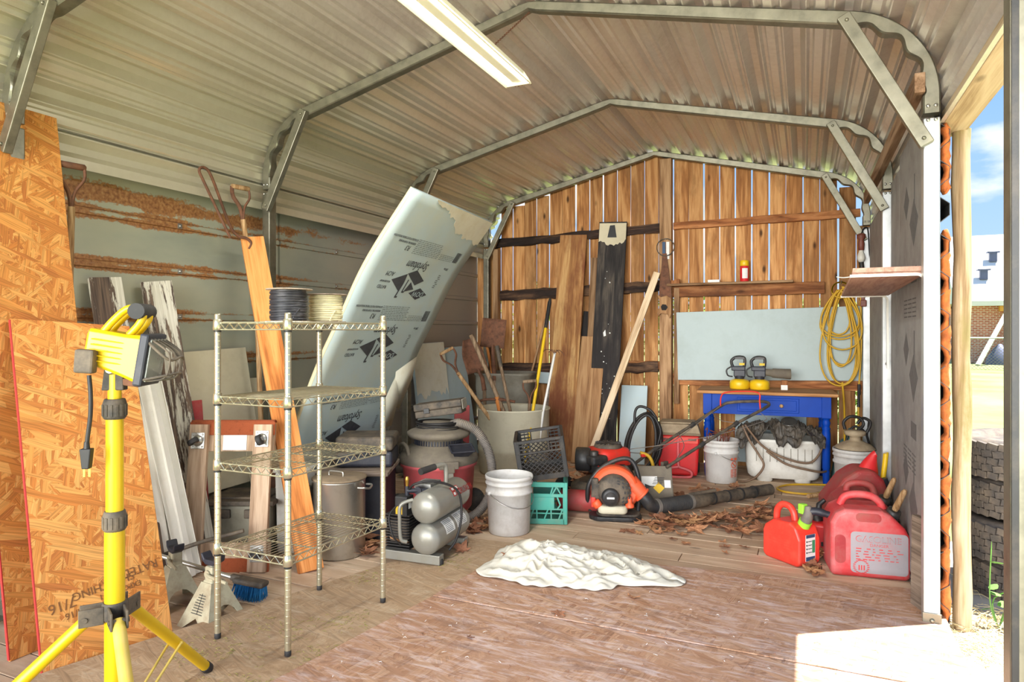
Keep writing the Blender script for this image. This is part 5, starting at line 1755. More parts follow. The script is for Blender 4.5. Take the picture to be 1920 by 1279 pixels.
foam_piece((-2.50, 4.60, .0), (-2.52, 4.66, .70), .12, .05, 'red_dusty', (.5, -.8, .2), 'dark red panel standing behind the vacuum hose', 'red_panel')

# ---------------------------------------------------------------- wall foam, ledge, things hung on the plank wall
wf = foam_piece((-.32, 6.583, .835), (-.318, 6.583, 1.50), 1.67, .022, 'foam_white', (0, -1, 0), 'large white foam panel fixed to the plank wall above the blue table', 'foam_board')
wf.rotation_euler.rotate(Matrix.Rotation(radians(-1.6), 3, 'Y'))
B().add([(-.835, .014, .24), (-.79, .014, .335), (-.84, .016, .335)], [(0, 1, 2)]).build('torn_corner', 'foam_cut', wf, solid=.001)
B().add([(-.835, .014, -.33), (-.76, .014, -.33), (-.80, .016, -.24), (-.835, .016, -.14)], [(0, 1, 2, 3)]).build('torn_corner', 'foam_cut', wf, solid=.001)
lg = board('ledge', (-1.24, 6.56, 1.748), (-.10, 6.56, 1.752), .14, .022, 'grey_board', (0, 0, 1), 'narrow grey ledge board on top of the orange rail', 'ledge')
lg.data.materials[0] = MT['post_wood']
t = thing('block', 'short wood block at the end of the grey ledge near the centre post', 'wood block', (-1.18, 6.56, 1.76))
B().box((0, 0, .017), (.11, .05, .034)).box((.03, .0, .04), (.05, .05, .012)).build('wood', 'brown_rail', t, .003)
cn = thing('canister', 'red canister with a yellow cap on the grey ledge', 'canister', (-.525, 6.555, 1.761))
B().lathe([(.001, 0), (.037, 0), (.04, .004), (.04, .145), (.037, .150), (.001, .150)], 24).build('body', 'red_plastic', cn)
B().grid(lambda u, v: (.0408 * cos(-2.0 + 1.3 * u), .0408 * sin(-2.0 + 1.3 * u), .03 + .095 * v), 8, 1).build('label', 'label_white', cn)
B().lathe([(.039, .148), (.041, .15), (.041, .195), (.036, .201), (.001, .201)], 24).build('cap', 'yellow_plastic', cn)
bx = thing('small_box', 'small pale box lying on the grey ledge beside the red canister', 'box', (-.80, 6.55, 1.761))
B().box((0, 0, .013), (.11, .07, .026)).build('body', 'label_white', bx, .003)
t = thing('hand_saw', 'old hand saw with a wooden handle hung on the centre post', 'saw', (0, 0, 0))
sx = Matrix(((1, 0, 0, 0), (0, 0, -1, 6.522), (0, 1, 0, 0), (0, 0, 0, 1)))
B().prism([(-1.285, 2.06), (-1.245, 2.06), (-1.195, 1.63), (-1.325, 1.62)], -.0015, .0015, sx).build('blade', 'rust', t)
B().prism([(-1.335, 1.66), (-1.30, 1.63), (-1.24, 1.645), (-1.20, 1.615), (-1.20, 1.46), (-1.215, 1.42), (-1.235, 1.46), (-1.30, 1.47), (-1.325, 1.44), (-1.34, 1.47), (-1.32, 1.52), (-1.315, 1.58)], -.008, .012, sx).build('handle', 'pale_board', t, .004)
B().prism([(-1.30, 1.535), (-1.29, 1.50), (-1.25, 1.50), (-1.232, 1.53), (-1.25, 1.555), (-1.285, 1.56)], .011, .0135, sx).build('grip_hole', 'black_board', t)
t = thing('wire_ring', 'dark wire ring hung on the centre post above the hand saw', 'ring', (-1.257, 6.522, 2.12))
B().tube([(.085 * cos(2 * pi * k / 28), -.004 * (k % 2), .085 * sin(2 * pi * k / 28)) for k in range(28)], .005, 6, closed=True).build('ring', 'dusty_black', t)
B().tube([(.0, .018, .075), (0, -.014, .079)], .003, 6).build('nail', 'steel', t)
tg = thing('tag_strips', 'blue and white strips tucked behind the wire ring on the centre post', 'strips', (-1.257, 6.535, 2.09))
B().box((-.018, 0, 0), (.03, .004, .17)).build('blue_strip', 'label_blue', tg)
B().box((.02, 0, 0), (.03, .004, .17)).build('white_strip', 'label_white', tg)
t = thing('light_bulb', 'bare light bulb in a brown socket on the steel post by the plank wall', 'bulb', (.445, 6.48, 1.95))
B().lathe([(.001, -.055), (.02, -.05), (.032, -.028), (.034, -.01), (.026, .02), (.018, .04), (.016, .055)], 20, TR(rz=0)).build('glass', 'bulb', t)
B().lathe([(.018, .05), (.024, .055), (.028, .11), (.02, .14), (.035, .16), (.035, .19), (.01, .2)], 16).build('socket', 'copper_red', t)
B().tube([(0, 0, -.05), (.005, .01, -.09), (.005, .02, -.2)], .02, 10).build('pull_cap', 'black_plastic', t)
B().tube(spline([(0, 0, .19), (.03, .03, .25), (.06, .06, .2), (.07, .08, -.2), (.07, .09, -1.2), (.05, .05, -1.6)], 6), .006, 6).build('cable', 'cord_black', t)
t = thing('power_connector', 'small brown connector hung beside the yellow cord coil', 'connector', (.455, 6.53, 1.56))
B().box((0, 0, .05), (.045, .03, .1)).box((.01, -.005, -.02), (.05, .035, .06)).build('body', 'copper_red', t, .008)

# yellow cord coil
yc = thing('extension_cord', 'yellow extension cord hung in long loops on the plank wall and trailing to the floor', 'cord')
rn = random.Random(8)
pts = []
for k in range(9):
    cx = .29 + rn.uniform(-.02, .02)
    w = rn.uniform(.07, .18)
    z0 = 1.66 + rn.uniform(-.03, .04)
    z1 = .82 + rn.choice((0, .02, .05, .16, .3, .42)) + rn.uniform(-.02, .03)
    for i in range(12):
        a = pi / 2 + 2 * pi * i / 12
        f = (1 + sin(a)) / 2
        ww = w * (.45 + .75 * (1 - f))
        pts.append((cx + ww * cos(a) * (1 if k % 3 else -1), 6.535 - .012 * (k % 4) + rn.uniform(-.004, .004), z1 + (z0 - z1) * f))
B().tube(spline(pts, 3), .0075, 7).build('coil', 'cord_yellow', yc)
hp = [(.285 + .07 * cos(2 * pi * k / 16), 6.50, 1.66 + .07 * sin(2 * pi * k / 16)) for k in range(26)]
B().tube(hp, .0075, 7).build('tie_loop', 'cord_yellow', yc)
B().tube(spline([(.30, 6.52, .84), (.31, 6.40, .6), (.30, 6.16, .25), (.29, 6.10, .03), (.27, 6.04, .012), (.20, 5.95, .012), (.06, 5.70, .012), (-.14, 5.68, .012), (-.21, 5.80, .012), (-.12, 5.96, .012), (.05, 6.04, .012), (.18, 6.08, .015), (.27, 6.11, .04), (.31, 6.14, .25)], 7), .0085, 8).build('trailing_run', 'cord_yellow', yc)
B().tube(spline([(.44, 6.52, 1.66), (.45, 6.52, 1.2), (.43, 6.50, .83)], 6), .0075, 7).build('hanging_end', 'cord_yellow', yc)
B().tube([(.43, 6.50, .83), (.43, 6.50, .74), (.428, 6.50, .73), (.425, 6.50, .63)], [.013, .013, .009, .014], 10).build('plug_joint', 'cord_black', yc)
B().tube(spline([(.425, 6.50, .63), (.42, 6.48, .45), (.38, 6.44, .25)], 6), .008, 8).build('lower_lead', 'cord_yellow', yc)
B().tube([(.29, 6.60, 1.72), (.29, 6.48, 1.725), (.29, 6.47, 1.74)], .006, 6).build('hook', 'steel', yc)

# ---------------------------------------------------------------- shelf on brackets, silver foam, wall side things
ws = thing('wall_shelf', 'brown laminate shelf on pale L brackets beside the near steel post', 'shelf')
B().add([(.195, 3.37, 1.557), (.478, 3.37, 1.557), (.478, 4.76, 1.530), (.215, 4.76, 1.530)], [(0, 1, 2, 3)]).build('board', 'laminate', ws, solid=.018)
B().add([(.195, 3.36, 1.562), (.478, 3.36, 1.562), (.478, 3.36, 1.583), (.197, 3.36, 1.583)], [(0, 1, 2, 3)]).build('nosing', 'laminate', ws, solid=.012)
for y, z, zl, x0 in ((3.352, 1.547, .27, .185), (4.77, 1.520, .46, .21)):
    P = [(x0, y, z), (.40, y, z), (.445, y, z)] + arcp((.445, y, z - .03), .03, pi / 2, 0, 5)[1:] + [(.475, y, z - .1), (.478, y, z - zl)]
    B().tube(P, .0085, 4).build('bracket', 'vinyl', ws)
    B().lathe([(.008, 0), (.006, .005), (.0001, .006)], 8, TR(.468, y - .004, z - zl + .03, ry=-pi / 2)).build('screw', 'steel', ws)
B().tube(spline([(.19, 3.36, 1.545), (.16, 3.40, 1.545), (.135, 3.45, 1.553)], 4), .0025, 5).build('loose_strip', 'vinyl', ws)
sf = foam_piece((.503, 3.88, .06), (.507, 3.88, 2.30), .97, .022, 'foam_silver', (-1, 0, 0), 'grey faced foam sheet standing behind the near steel post, printed with diamonds', 'foam_sheet')
def sf_poly(poly, mat='ink_silver', off=.0115, name='diamond_print'):
    return B().add([(-x, off, z) for x, z in poly], [tuple(range(len(poly)))]).build(name, mat, sf, solid=.0006)
for z0 in (.80, .02, -.62):
    sf_poly([(-.30, z0), (-.20, z0 + .09), (-.10, z0), (-.20, z0 - .09)])
    sf_poly([(-.08, z0 - .13), (.06, z0 - .02), (.20, z0 - .13), (.06, z0 - .26)])
    sf_poly([(.07, z0 + .10), (.10, z0 + .10), (.10, z0 - .05), (.07, z0 - .03)])
    sf_poly([(-.02, z0 - .36), (.16, z0 - .36), (.16, z0 - .44), (-.02, z0 - .44)])
    fp = B()
    for r in range(5):
        for c in range(3):
            fp.box((-(-.22 + .15 * c), .0115, z0 - .52 - .022 * r), (.12, .0008, .007))
    o = fp.build('fine_print', 'ink_silver', sf)
    o['kind'] = 'stuff'
foam_piece((.515, 4.66, .05), (.515, 4.66, 2.25), .42, .02, 'foam_silver', (-1, 0, 0), 'grey foam strip standing between the printed sheet and the next steel post', 'foam_sheet')
foam_piece((.515, 5.75, .05), (.515, 5.75, 2.2), 1.3, .02, 'foam_silver', (-1, 0, 0), 'grey foam sheet lining the side between the last two steel posts', 'foam_sheet')
tag(board('plank', (.478, 3.42, .0), (.486, 3.43, .46), .15, .03, 'grey_board', (-1, -.4, 0)), 'short grey plank standing at the foot of the near steel post beside the gas can', 'board')
bpy.data.objects['light_bulb']['label'] = 'bare light bulb in a brown socket near the steel post by the plank wall'

# ---------------------------------------------------------------- fluorescent fixture under the ridge
m_, nt_, b_ = newmat('lamp_tube')
b_.inputs['Emission Color'].default_value = (1, .97, .88, 1)
b_.inputs['Emission Strength'].default_value = 4.
ll = bpy.data.objects.new('shop_light_glow', bpy.data.lights.new('shop_light_glow', 'AREA'))
COL.objects.link(ll)
ll.data.shape = 'RECTANGLE'
ll.data.size, ll.data.size_y = .11, 1.2
ll.data.energy = 22
ll.data.color = (1, .97, .9)
ll.location = (-1.335, 2.45, 2.54)
fx = thing('shop_light', 'long old white fluorescent shop light hanging on chains under the ridge', 'light fixture', (-1.335, 2.45, 2.548))
FT = TR(rx=0)
wing = [(-.074, .0), (-.068, -.004), (-.03, .035), (-.03, .06), (.03, .06), (.03, .035), (.068, -.004), (.074, .0), (.034, .04), (.034, .066), (-.034, .066), (-.034, .04)]
B().prism(wing, -.62, .62, Matrix(((1, 0, 0, 0), (0, 0, 1, 0), (0, 1, 0, 0), (0, 0, 0, 1)))).build('reflector', 'fixture_white', fx, .001)
B().box((0, 0, .028), (.052, 1.20, .034)).build('ballast_cover', 'fixture_white', fx, .006)
for s in (-1, 1):
    B().tube([(s * .046, -.60, .016), (s * .046, .60, .016)], .0125, 14).build('tube', 'lamp_tube', fx)
B().prism([(-.074, 0), (.074, 0), (.034, .066), (-.034, .066)], .612, .622, Matrix(((1, 0, 0, 0), (0, 0, 1, 0), (0, 1, 0, 0), (0, 0, 0, 1)))).build('end_plate', 'fixture_white', fx, .001)
cb = B()
for k in range(9):
    cb.ball((-.07 + .0175 * k + R(-.003, .003), .624, .004 + R(-.003, .003)), R(.003, .006), 4)
o = cb.build('rust_edge', 'rust', fx)
o['kind'] = 'stuff'
for y, p1 in ((.30, (-.03, .84, .478)), (-.45, (-.03, -.64, .478))):
    ch = B()
    p0 = V((0, y, .066))
    p1 = V(p1)
    n = int((p1 - p0).length / .017)
    for k in range(n):
        a = p0.lerp(p1, (k + .5) / n)
        M = frame(a, p1 - p0, (1, 0, 0)) @ Matrix.Rotation((k % 2) * pi / 2, 4, 'Z')
        ch.tube([(.0045 * cos(2 * pi * i / 8), 0, .0125 * sin(2 * pi * i / 8)) for i in range(8)], .0013, 4, closed=True, T=M)
    o = ch.build('chain', 'rust', fx)
    o['kind'] = 'stuff'
# ---------------------------------------------------------------- blue side table and what stands on it
bt = thing('side_table', 'bright blue side table with a wooden top and turned legs against the plank wall', 'table', (-.318, 6.09, 0), radians(3.1))
B().box((0, .21, .758), (1.14, .54, .028)).build('top', 'table_top', bt, .008)
B().box((0, .015, .655), (.90, .022, .18)).build('apron', 'blue_paint', bt, .002)
B().box((0, .405, .655), (.90, .022, .18)).build('apron', 'blue_paint', bt, .002)
for s in (-1, 1):
    B().box((s * .47, .21, .655), (.022, .36, .18)).build('apron', 'blue_paint', bt, .002)
dw = B().box((.02, .002, .655), (.50, .012, .125)).box((.02, -.005, .655), (.46, .008, .09)).build('drawer', 'blue_paint', bt, .005)
B().lathe([(.006, 0), (.006, .012), (.014, .018), (.016, .026), (.010, .032), (.001, .033)], 16, TR(.13, -.008, .655, rx=pi / 2)).build('knob', 'handle_wood', dw)
leg = None
for x in (-.48, .48):
    for y in (.02, .40):
        if leg is None:
            leg = B().box((0, 0, .655), (.072, .072, .185)).lathe([(.022, 0), (.026, .02), (.028, .10), (.030, .115), (.024, .125), (.031, .14), (.034, .43), (.030, .46), (.034, .475), (.026, .49), (.030, .50), (.034, .525), (.026, .545), (.036, .562)], 20).build('leg', 'blue_paint', bt, .003)
            leg.location = (x, y, 0)
        else:
            q = dup(leg, bt)
            q.location = (x, y, 0)
def fogger(x, y, label, nozzle):
    t = thing('garden_fogger', label, 'fogger', (x, y, .773), radians(4), 'foggers on the blue table')
    B().lathe([(.001, 0), (.078, 0), (.085, .008), (.086, .055), (.08, .075), (.05, .088), (.03, .092), (.03, .1)], 28).build('tank', 'yellow_plastic', t)
    b = B().box((0, 0, .145), (.10, .07, .07)).box((-.01, 0, .185), (.12, .08, .04))
    b.lathe([(.04, .09), (.045, .12)], 16)
    b.build('body', 'blue_black', t, .008)
    h = B().tube(spline([(-.055, 0, .19), (-.07, 0, .25), (-.03, 0, .285), (.03, 0, .285), (.045, 0, .26), (.04, 0, .20)], 5), .014, 8)
    h.box((.0, 0, .278), (.08, .03, .02))
    h.build('handle', 'black_plastic', t, .002)
    B().tube(spline([(-.07, -.01, .20), (-.11, -.02, .17), (-.10, -.02, .12), (-.06, -.01, .11)], 5), .007, 6).build('trigger_guard', 'black_plastic', t)
    B().box((.02, -.037, .225), (.045, .003, .02)).build('badge', 'label_yellow', t)
    if nozzle:
        B().tube([(.05, 0, .155), (.10, 0, .15), (.11, 0, .148), (.255, 0, .142), (.26, 0, .142)], [.03, .034, .042, .046, .040], 18).build('nozzle', 'vac_lid', t)
fogger(-.545, 6.285, 'yellow tank fogger on the blue table, the one farther from the yellow cord', False)
fogger(-.375, 6.29, 'yellow tank fogger on the blue table with a brown nozzle barrel', True)
t = thing('small_block', 'small brown and white box standing on the blue table beside the foggers', 'box', (-.17, 6.32, .773))
B().box((0, 0, .022), (.055, .05, .044)).build('white_base', 'label_white', t, .002)
B().box((0, 0, .065), (.055, .05, .042)).build('brown_top', 'brown_rail', t, .002)

# ---------------------------------------------------------------- white tub with a tarp heap, buckets
tu = thing('plastic_tub', 'long white ribbed plastic tub under the blue table', 'tub', (-.185, 6.235, 0), radians(6))
T_ = B()
oc = rounded(.60, .34, .10, 8)
loft(T_, [([(x * .9, y * .9) for x, y in oc], .03), ([(x * .96, y * .96) for x, y in oc], .05), (oc, .12), ([(x * 1.03, y * 1.03) for x, y in oc], .33), ([(x * 1.07, y * 1.07) for x, y in oc], .34), ([(x * 1.07, y * 1.07) for x, y in oc], .365), (oc, .365), ([(x * .97, y * .97) for x, y in oc], .2)])
T_.build('body', 'white_plastic', tu)
for s in (-.15, .15):
    B().lathe([(.05, 0), (.058, .01), (.055, .07), (.045, .09)], 16, TR(s, -.13, 0), sx=1.1, sy=.5).build('foot', 'white_plastic', tu)
rb = B()
for k in range(9):
    rb.box((-.22 + .055 * k, -.172, .235), (.006, .006, .12))
o = rb.build('rib', 'grey_plastic', tu, .001)
o['kind'] = 'stuff'
from mathutils import noise as NZ
def heap(name, label, cat, x0, x1, y0, y1, zf, mat, nu=70, nv=34, th=.004, sm=False):
    b = B()
    def fn(u, v):
        x, y = x0 + (x1 - x0) * u, y0 + (y1 - y0) * v
        return zf(u, v, x, y)
    b.grid(fn, nu, nv, sm)
    o = b.build(name, mat, None, solid=th)
    return tag(o, label, cat)
def tz(u, v, x, y):
    n = NZ.noise(V((x * 9, y * 9, 3.)))
    n2 = abs(NZ.noise(V((x * 17, y * 22, 7.))))
    n3 = abs(NZ.noise(V((x * 38, y * 30, 1.))))
    n4 = abs(NZ.noise(V((x * 70, y * 60, 4.))))
    e = sin(pi * min(1, max(0, u))) ** .6
    z = .385 + .075 * e * sin(pi * (.15 + .85 * v)) ** .7 + .05 * n * e + .06 * n2 + .035 * n3 + .015 * n4
    if v < .22:
        z -= (.22 - v) * (.35 + .25 * sin(u * 13) + .2 * sin(u * 29))
    return (x + .02 * n, y + .015 * n2 - (.02 if v < .1 else 0), z)
heap('tarp', 'crumpled dusty dark tarp heaped on the white tub under the blue table', 'tarp', -.56, .15, 6.02, 6.42, tz, 'tarp', 130, 60)
t = thing('reflector', 'dented metal reflector lying on the tarp heap', 'reflector', (-.13, 6.2, .475))
B().lathe([(.02, 0), (.035, .01), (.06, .04), (.064, .045)], 20, TR(rx=.5)).build('bowl', 'steel', t, solid=.003)
foam_piece((-.30, 6.56, .06), (-.30, 6.60, .60), .62, .025, 'foam_blue', (0, -1, 0), 'pale blue foam offcut standing behind the white tub under the table')
hz = thing('hose', 'brown rubber hose draped over the white tub', 'hose')
B().tube(spline([(-.47, 5.92, .50), (-.42, 5.93, .43), (-.34, 5.95, .33), (-.22, 5.98, .25), (-.06, 6.0, .20), (.05, 6.02, .205), (.12, 6.06, .30), (.14, 6.12, .42)], 7), .0095, 8).build('upper_run', 'hose_brown', hz)
B().tube(spline([(-.49, 5.93, .49), (-.43, 5.925, .36), (-.36, 5.93, .25), (-.32, 5.93, .16), (-.38, 5.94, .06), (-.46, 5.95, .012), (-.54, 5.92, .012)], 7), .0095, 8).build('lower_loop', 'hose_brown', hz)
B().tube(spline([(-.30, 5.96, .28), (-.15, 5.98, .18), (.02, 6.0, .14), (.13, 6.06, .12), (.19, 6.2, .12)], 7), .0095, 8).build('side_run', 'hose_brown', hz)
bk2 = bucket('dirty white bucket of reddish wires with an orange warning print, beside the blue table leg', (-.665, 5.925, 0), radians(80), .143, .365, .75)
def curve_label(par, r, z0, z1, a0, a1, mat, name, off=.0015, poly=None):
    return B().grid(lambda u, v: ((r + off) * cos(a0 + (a1 - a0) * u), (r + off) * sin(a0 + (a1 - a0) * u), z0 + (z1 - z0) * v), 6, 2).build(name, mat, par)
wp = B()
Rb = .1375
def lab_pt(a, z, off=.002):
    return ((Rb + off + .004 * (z / .25)) * cos(a), (Rb + off + .004 * (z / .25)) * sin(a), z)
ac_ = -pi / 2 - radians(80) + .15 + radians(45)
def lab_quad(b, x0, x1, z0, z1):
    b.add([lab_pt(ac_ + x0 / Rb, z0), lab_pt(ac_ + x1 / Rb, z0), lab_pt(ac_ + x1 / Rb, z1), lab_pt(ac_ + x0 / Rb, z1)], [(0, 1, 2, 3)])
for k in range(24):
    a, c = 2 * pi * k / 24, 2 * pi * (k + 1) / 24
    P = [(.030 * cos(a), .165 + .030 * sin(a)), (.030 * cos(c), .165 + .030 * sin(c)), (.024 * cos(c), .165 + .024 * sin(c)), (.024 * cos(a), .165 + .024 * sin(a))]
    wp.add([lab_pt(ac_ + x / Rb, z) for x, z in P], [(0, 1, 2, 3)])
wp.add([lab_pt(ac_ + x / Rb, z) for x, z in ((-.022, .18), (-.016, .186), (.022, .15), (.016, .144))], [(0, 1, 2, 3)])
for z0, z1 in ((.20, .222),):
    lab_quad(wp, -.034, -.012, z0, z1)
    lab_quad(wp, .0, .034, z0, z1)
for r in range(6):
    lab_quad(wp, -.034, -.008 + .004 * (r % 2), .06 + r * .012, .066 + r * .012)
    lab_quad(wp, .002, .03 + .003 * (r % 3), .06 + r * .012, .066 + r * .012)
o = wp.build('warning_print', 'label_orange', bk2)
o['kind'] = 'stuff'
wv = thing('wire_scraps', 'tangle of reddish wires sticking out of the bucket with the orange print', 'wires', (-.665, 5.925, 0))
rn = random.Random(21)
for k in range(12):
    p = [(rn.uniform(-.09, .05), rn.uniform(-.08, .08), .02), (rn.uniform(-.11, .06), rn.uniform(-.09, .09), .34)]
    p += [(p[1][0] + rn.uniform(-.05, .05), p[1][1] + rn.uniform(-.05, .05), rn.uniform(.39, .46)), (p[1][0] + rn.uniform(-.09, .11), p[1][1] + rn.uniform(-.07, .07), rn.uniform(.36, .46))]
    p = [(max(-.12, min(.12, a)), max(-.12, min(.12, b)), c) for a, b, c in p]
    B().tube(spline(p, 6), .0045, 6).build('wire', 'copper_red', wv)
bk3 = bucket('dirty white bucket topped with a tan sprayer lid, behind the red gas cans', (.36, 5.87, 0), radians(100), .155, .365, .6)
t = thing('sprayer_top', 'tan dome shaped sprayer lid with black grips on the bucket behind the gas cans', 'sprayer', (.36, 5.87, .372))
B().lathe([(.145, -.006), (.15, 0), (.11, .03), (.055, .055), (.04, .06), (.04, .09), (.075, .10), (.08, .13), (.04, .14), (.001, .14)], 28).build('dome', 'tan_plastic', t)
hh_ = B().tube(spline([(-.07, 0, .14), (-.08, 0, .2), (-.03, 0, .245), (.04, .02, .23), (.06, .02, .18), (.02, 0, .14)], 5), .012, 8)
hh_.tube(spline([(.08, .0, .12), (.11, .02, .2), (.06, .06, .23), (.02, .07, .18)], 5), .012, 8)
hh_.build('grips', 'cord_black', t)
tag(B().tube(spline([(.30, 6.1, .36), (.36, 6.13, .50), (.45, 6.1, .46), (.48, 5.98, .30), (.47, 5.9, .2)], 6), .009, 8).build('rubber_hose', 'cord_black'), 'black rubber hose looped behind the bucket near the steel post', 'hose')
def tz2(u, v, x, y):
    n = NZ.noise(V((x * 14, y * 14, 9.)))
    n2 = abs(NZ.noise(V((x * 30, y * 26, 5.))))
    e = sin(pi * u) ** .7 * sin(pi * v) ** .7
    return (x, y, .004 + .40 * e + .06 * n * e + .05 * n2 * e)
heap('teal_tarp', 'crumpled teal tarp on the floor between the blue table leg and the sprayer bucket', 'tarp', .20, .50, 6.18, 6.50, tz2, 'teal_tarp', 26, 26)
tag(B().tube([(.02, 5.55, .025), (.24, 5.75, .03), (.42, 5.62, .025)], .017, 10).build('wooden_handle', 'handle_wood'), 'bare wooden tool handle lying on the floor near the yellow cord', 'pole')
bpy.data.objects['wooden_handle'].name = 'wooden_pole'

# ---------------------------------------------------------------- wheeled cooler and black hose coil
ck = thing('cooler', 'red wheeled cooler with a tan lid beside the blue table leg', 'cooler', (-1.05, 6.05, 0), radians(9))
B().frust((0, 0, .015), (.33, .28), (.37, .32), .36).build('body', 'red_plastic', ck, .025, 3)
B().box((0, 0, .385), (.385, .335, .022)).build('seal_band', 'dust_tan', ck, .008)
B().frust((0, 0, .395), (.38, .33), (.33, .27), .075).box((0, .0, .478), (.30, .23, .014)).build('lid', 'tan_plastic', ck, .02, 3)
B().box((0, -.158, .335), (.34, .012, .06)).build('front_band', 'red_bright', ck, .004)
B().tube(spline([(.0, -.165, .34), (.0, -.168, .15), (.01, -.17, .10), (.06, -.172, .085), (.11, -.17, .06), (.11, -.165, .02), (.05, -.165, .01), (-.05, -.165, .01), (-.11, -.165, .03), (-.11, -.17, .07), (-.05, -.172, .09), (.0, -.17, .10)], 5), .012, 8).build('tow_handle', 'vac_red', ck)
for s in (-1, 1):
    B().lathe([(.01, -.015), (.045, -.015), (.05, 0), (.045, .015), (.01, .015)], 18, TR(s * .17, .10, .05, ry=pi / 2)).build('wheel', 'black_plastic', ck)
    B().box((s * .12, -.163, .34), (.07, .006, .02)).build('grip_slot', 'copper_red', ck, .003)
hc = thing('hose_coil', 'coil of black hose hung upright beside the red cooler', 'hose')
rn = random.Random(31)
pts = []
for k in range(7):
    cx, rx = -.01 + rn.uniform(-.012, .012), .115 + .006 * k + rn.uniform(-.008, .008)
    for i in range(14):
        a = 2 * pi * (i + .5 * k) / 14
        pts.append((cx + rx * cos(a) * (1 - .12 * sin(a)), -.05 + .018 * k + rn.uniform(-.004, .004), .0 + (.235 + .004 * k) * sin(a)))
HM_ = TR(-1.265, 5.66, .33, rz=radians(12), rx=radians(-8), ry=radians(10))
B(HM_).tube(spline(pts, 3), .0115, 8).build('coil', 'cord_black', hc)
B(HM_).tube(spline([(-.11, 0, .1), (-.13, 0, .25), (-.09, 0, .30), (.0, 0, .28), (.06, 0, .22)], 6), .0115, 8).build('loose_end', 'cord_black', hc)

# ---------------------------------------------------------------- lawn mower
mw = thing('lawn_mower', 'red and black push lawn mower with a long dusty handle, behind the orange blower', 'lawn mower', (-1.34, 4.90, 0), atan2(.78, .62))
# local x towards the handle, y to the far side
dk = B()
oc = [(.36 * cos(a) * (1.0 if cos(a) < 0 else .85), .235 * sin(a)) for a in [2 * pi * k / 28 for k in range(28)]]
loft(dk, [(oc, .06), ([(x * 1.02, y * 1.02) for x, y in oc], .075), ([(x * .98, y * .98) for x, y in oc], .15), ([(x * .8, y * .78) for x, y in oc], .175)])
dk.build('deck', 'dusty_black', mw)
for x, y in ((-.29, -.24), (-.29, .24), (.24, -.25), (.24, .25)):
    w_ = B().lathe([(.02, -.02), (.07, -.022), (.085, -.014), (.088, 0), (.085, .014), (.07, .022), (.02, .02)], 24, TR(x, y, .09, rx=pi / 2))
    w_.build('wheel', 'rubber', mw)
EZ = TR(-.02, -.02, .06) @ Matrix.Diagonal((1.08, 1.08, 1.03, 1))
en = B(EZ)
en.lathe([(.13, .17), (.14, .18), (.14, .24), (.10, .25)], 28, TR(-.05, 0, 0))
en.box((-.05, 0, .215), (.24, .20, .09))
en.build('engine_block', 'black_plastic', mw, .004)
sh_ = B(EZ)
oc2 = rounded(.27, .25, .07, 6)
loft(sh_, [([(x - .04, y) for x, y in oc2], .23), ([(x - .04, y) for x, y in oc2], .315), ([(x * .88 - .04, y * .88) for x, y in oc2], .345), ([(x * .6 - .04, y * .6) for x, y in oc2], .352)])
sh_.build('engine_shroud', 'mower_red', mw)
B(EZ).lathe([(.095, .345), (.10, .352), (.092, .372), (.07, .38), (.001, .382)], 28, TR(-.04, 0, 0)).build('starter_cover', 'dusty_black', mw)
fnn = B(EZ)
for k in range(18):
    fnn.box((.055, 0, .382), (.07, .008, .006), TR(-.04, 0, 0, rz=2 * pi * k / 18 + .3))
o = fnn.build('starter_fins', 'black_plastic', mw)
o['kind'] = 'stuff'
B(EZ).lathe([(.001, -.05), (.075, -.05), (.085, -.04), (.085, .04), (.075, .05), (.001, .05)], 24, TR(-.235, .02, .275, rx=pi / 2, rz=.9)).build('air_filter', 'black_plastic', mw)
B(EZ).box((-.20, -.09, .285), (.13, .10, .07)).build('fuel_tank', 'black_plastic', mw, .02)
B(EZ).lathe([(.028, .31), (.03, .315), (.03, .345), (.025, .35)], 16, TR(-.22, -.09, 0)).build('fuel_cap', 'black_plastic', mw)
B(EZ).box((-.13, -.128, .235), (.10, .006, .05)).build('engine_decal', 'label_green', mw)
# rear door with decals, faces the handle side and the viewer
ML = Matrix.Translation((-1.34, 4.90, 0)) @ Matrix.Rotation(atan2(.78, .62), 4, 'Z')
rn_ = V((.32, -.86, .40)).normalized()
ry_ = V((0, 0, 1)).cross(rn_).normalized()
rdm = Matrix((rn_, ry_, rn_.cross(ry_))).transposed().to_4x4()
rdm.translation = V((-1.02, 4.84, .17))
rdm = ML.inverted() @ rdm
rd = B().box((0, 0, 0), (.018, .28, .27), rdm).build('rear_door', 'vac_lid', mw, .02)
for (y, z, a, b, mname, off) in ((-.03, .02, .115, .07, 'label_white', .011), (.035, -.03, .058, .058, 'label_yellow', .012), (-.10, -.05, .05, .05, 'label_white', .0112), (.10, .0, .045, .055, 'label_white', .0112)):
    B().box((0, 0, 0), (.0012, a, b), rdm @ TR(off, y, z, rx=pi / 4 if a == b and a > .055 else 0)).build('decal', mname, mw)
tx = B()
for k in range(5):
    tx.box((.0125, .045 - .005 * k, .045 - .011 * k), (.0008, .07, .004), rdm)
tx.prism([(-.02, -.03), (.02, -.03), (0, .02)], 0, .001, rdm @ TR(.0128, -.035, -.02, ry=pi / 2, rz=0))
o = tx.build('decal_print', 'label_black', mw)
o['kind'] = 'stuff'
B().prism([(-.05, -.02), (.10, -.02), (.04, .24), (-.03, .24)], -.012, .012, TR(.31, -.22, .07, rx=pi / 2, rz=.3)).build('handle_bracket', 'dusty_black', mw, .004)
B().prism([(-.05, -.02), (.10, -.02), (.04, .22), (-.03, .22)], -.012, .012, TR(.26, .20, .07, rx=pi / 2)).build('handle_bracket', 'dusty_black', mw, .004)
MI = ML.inverted()
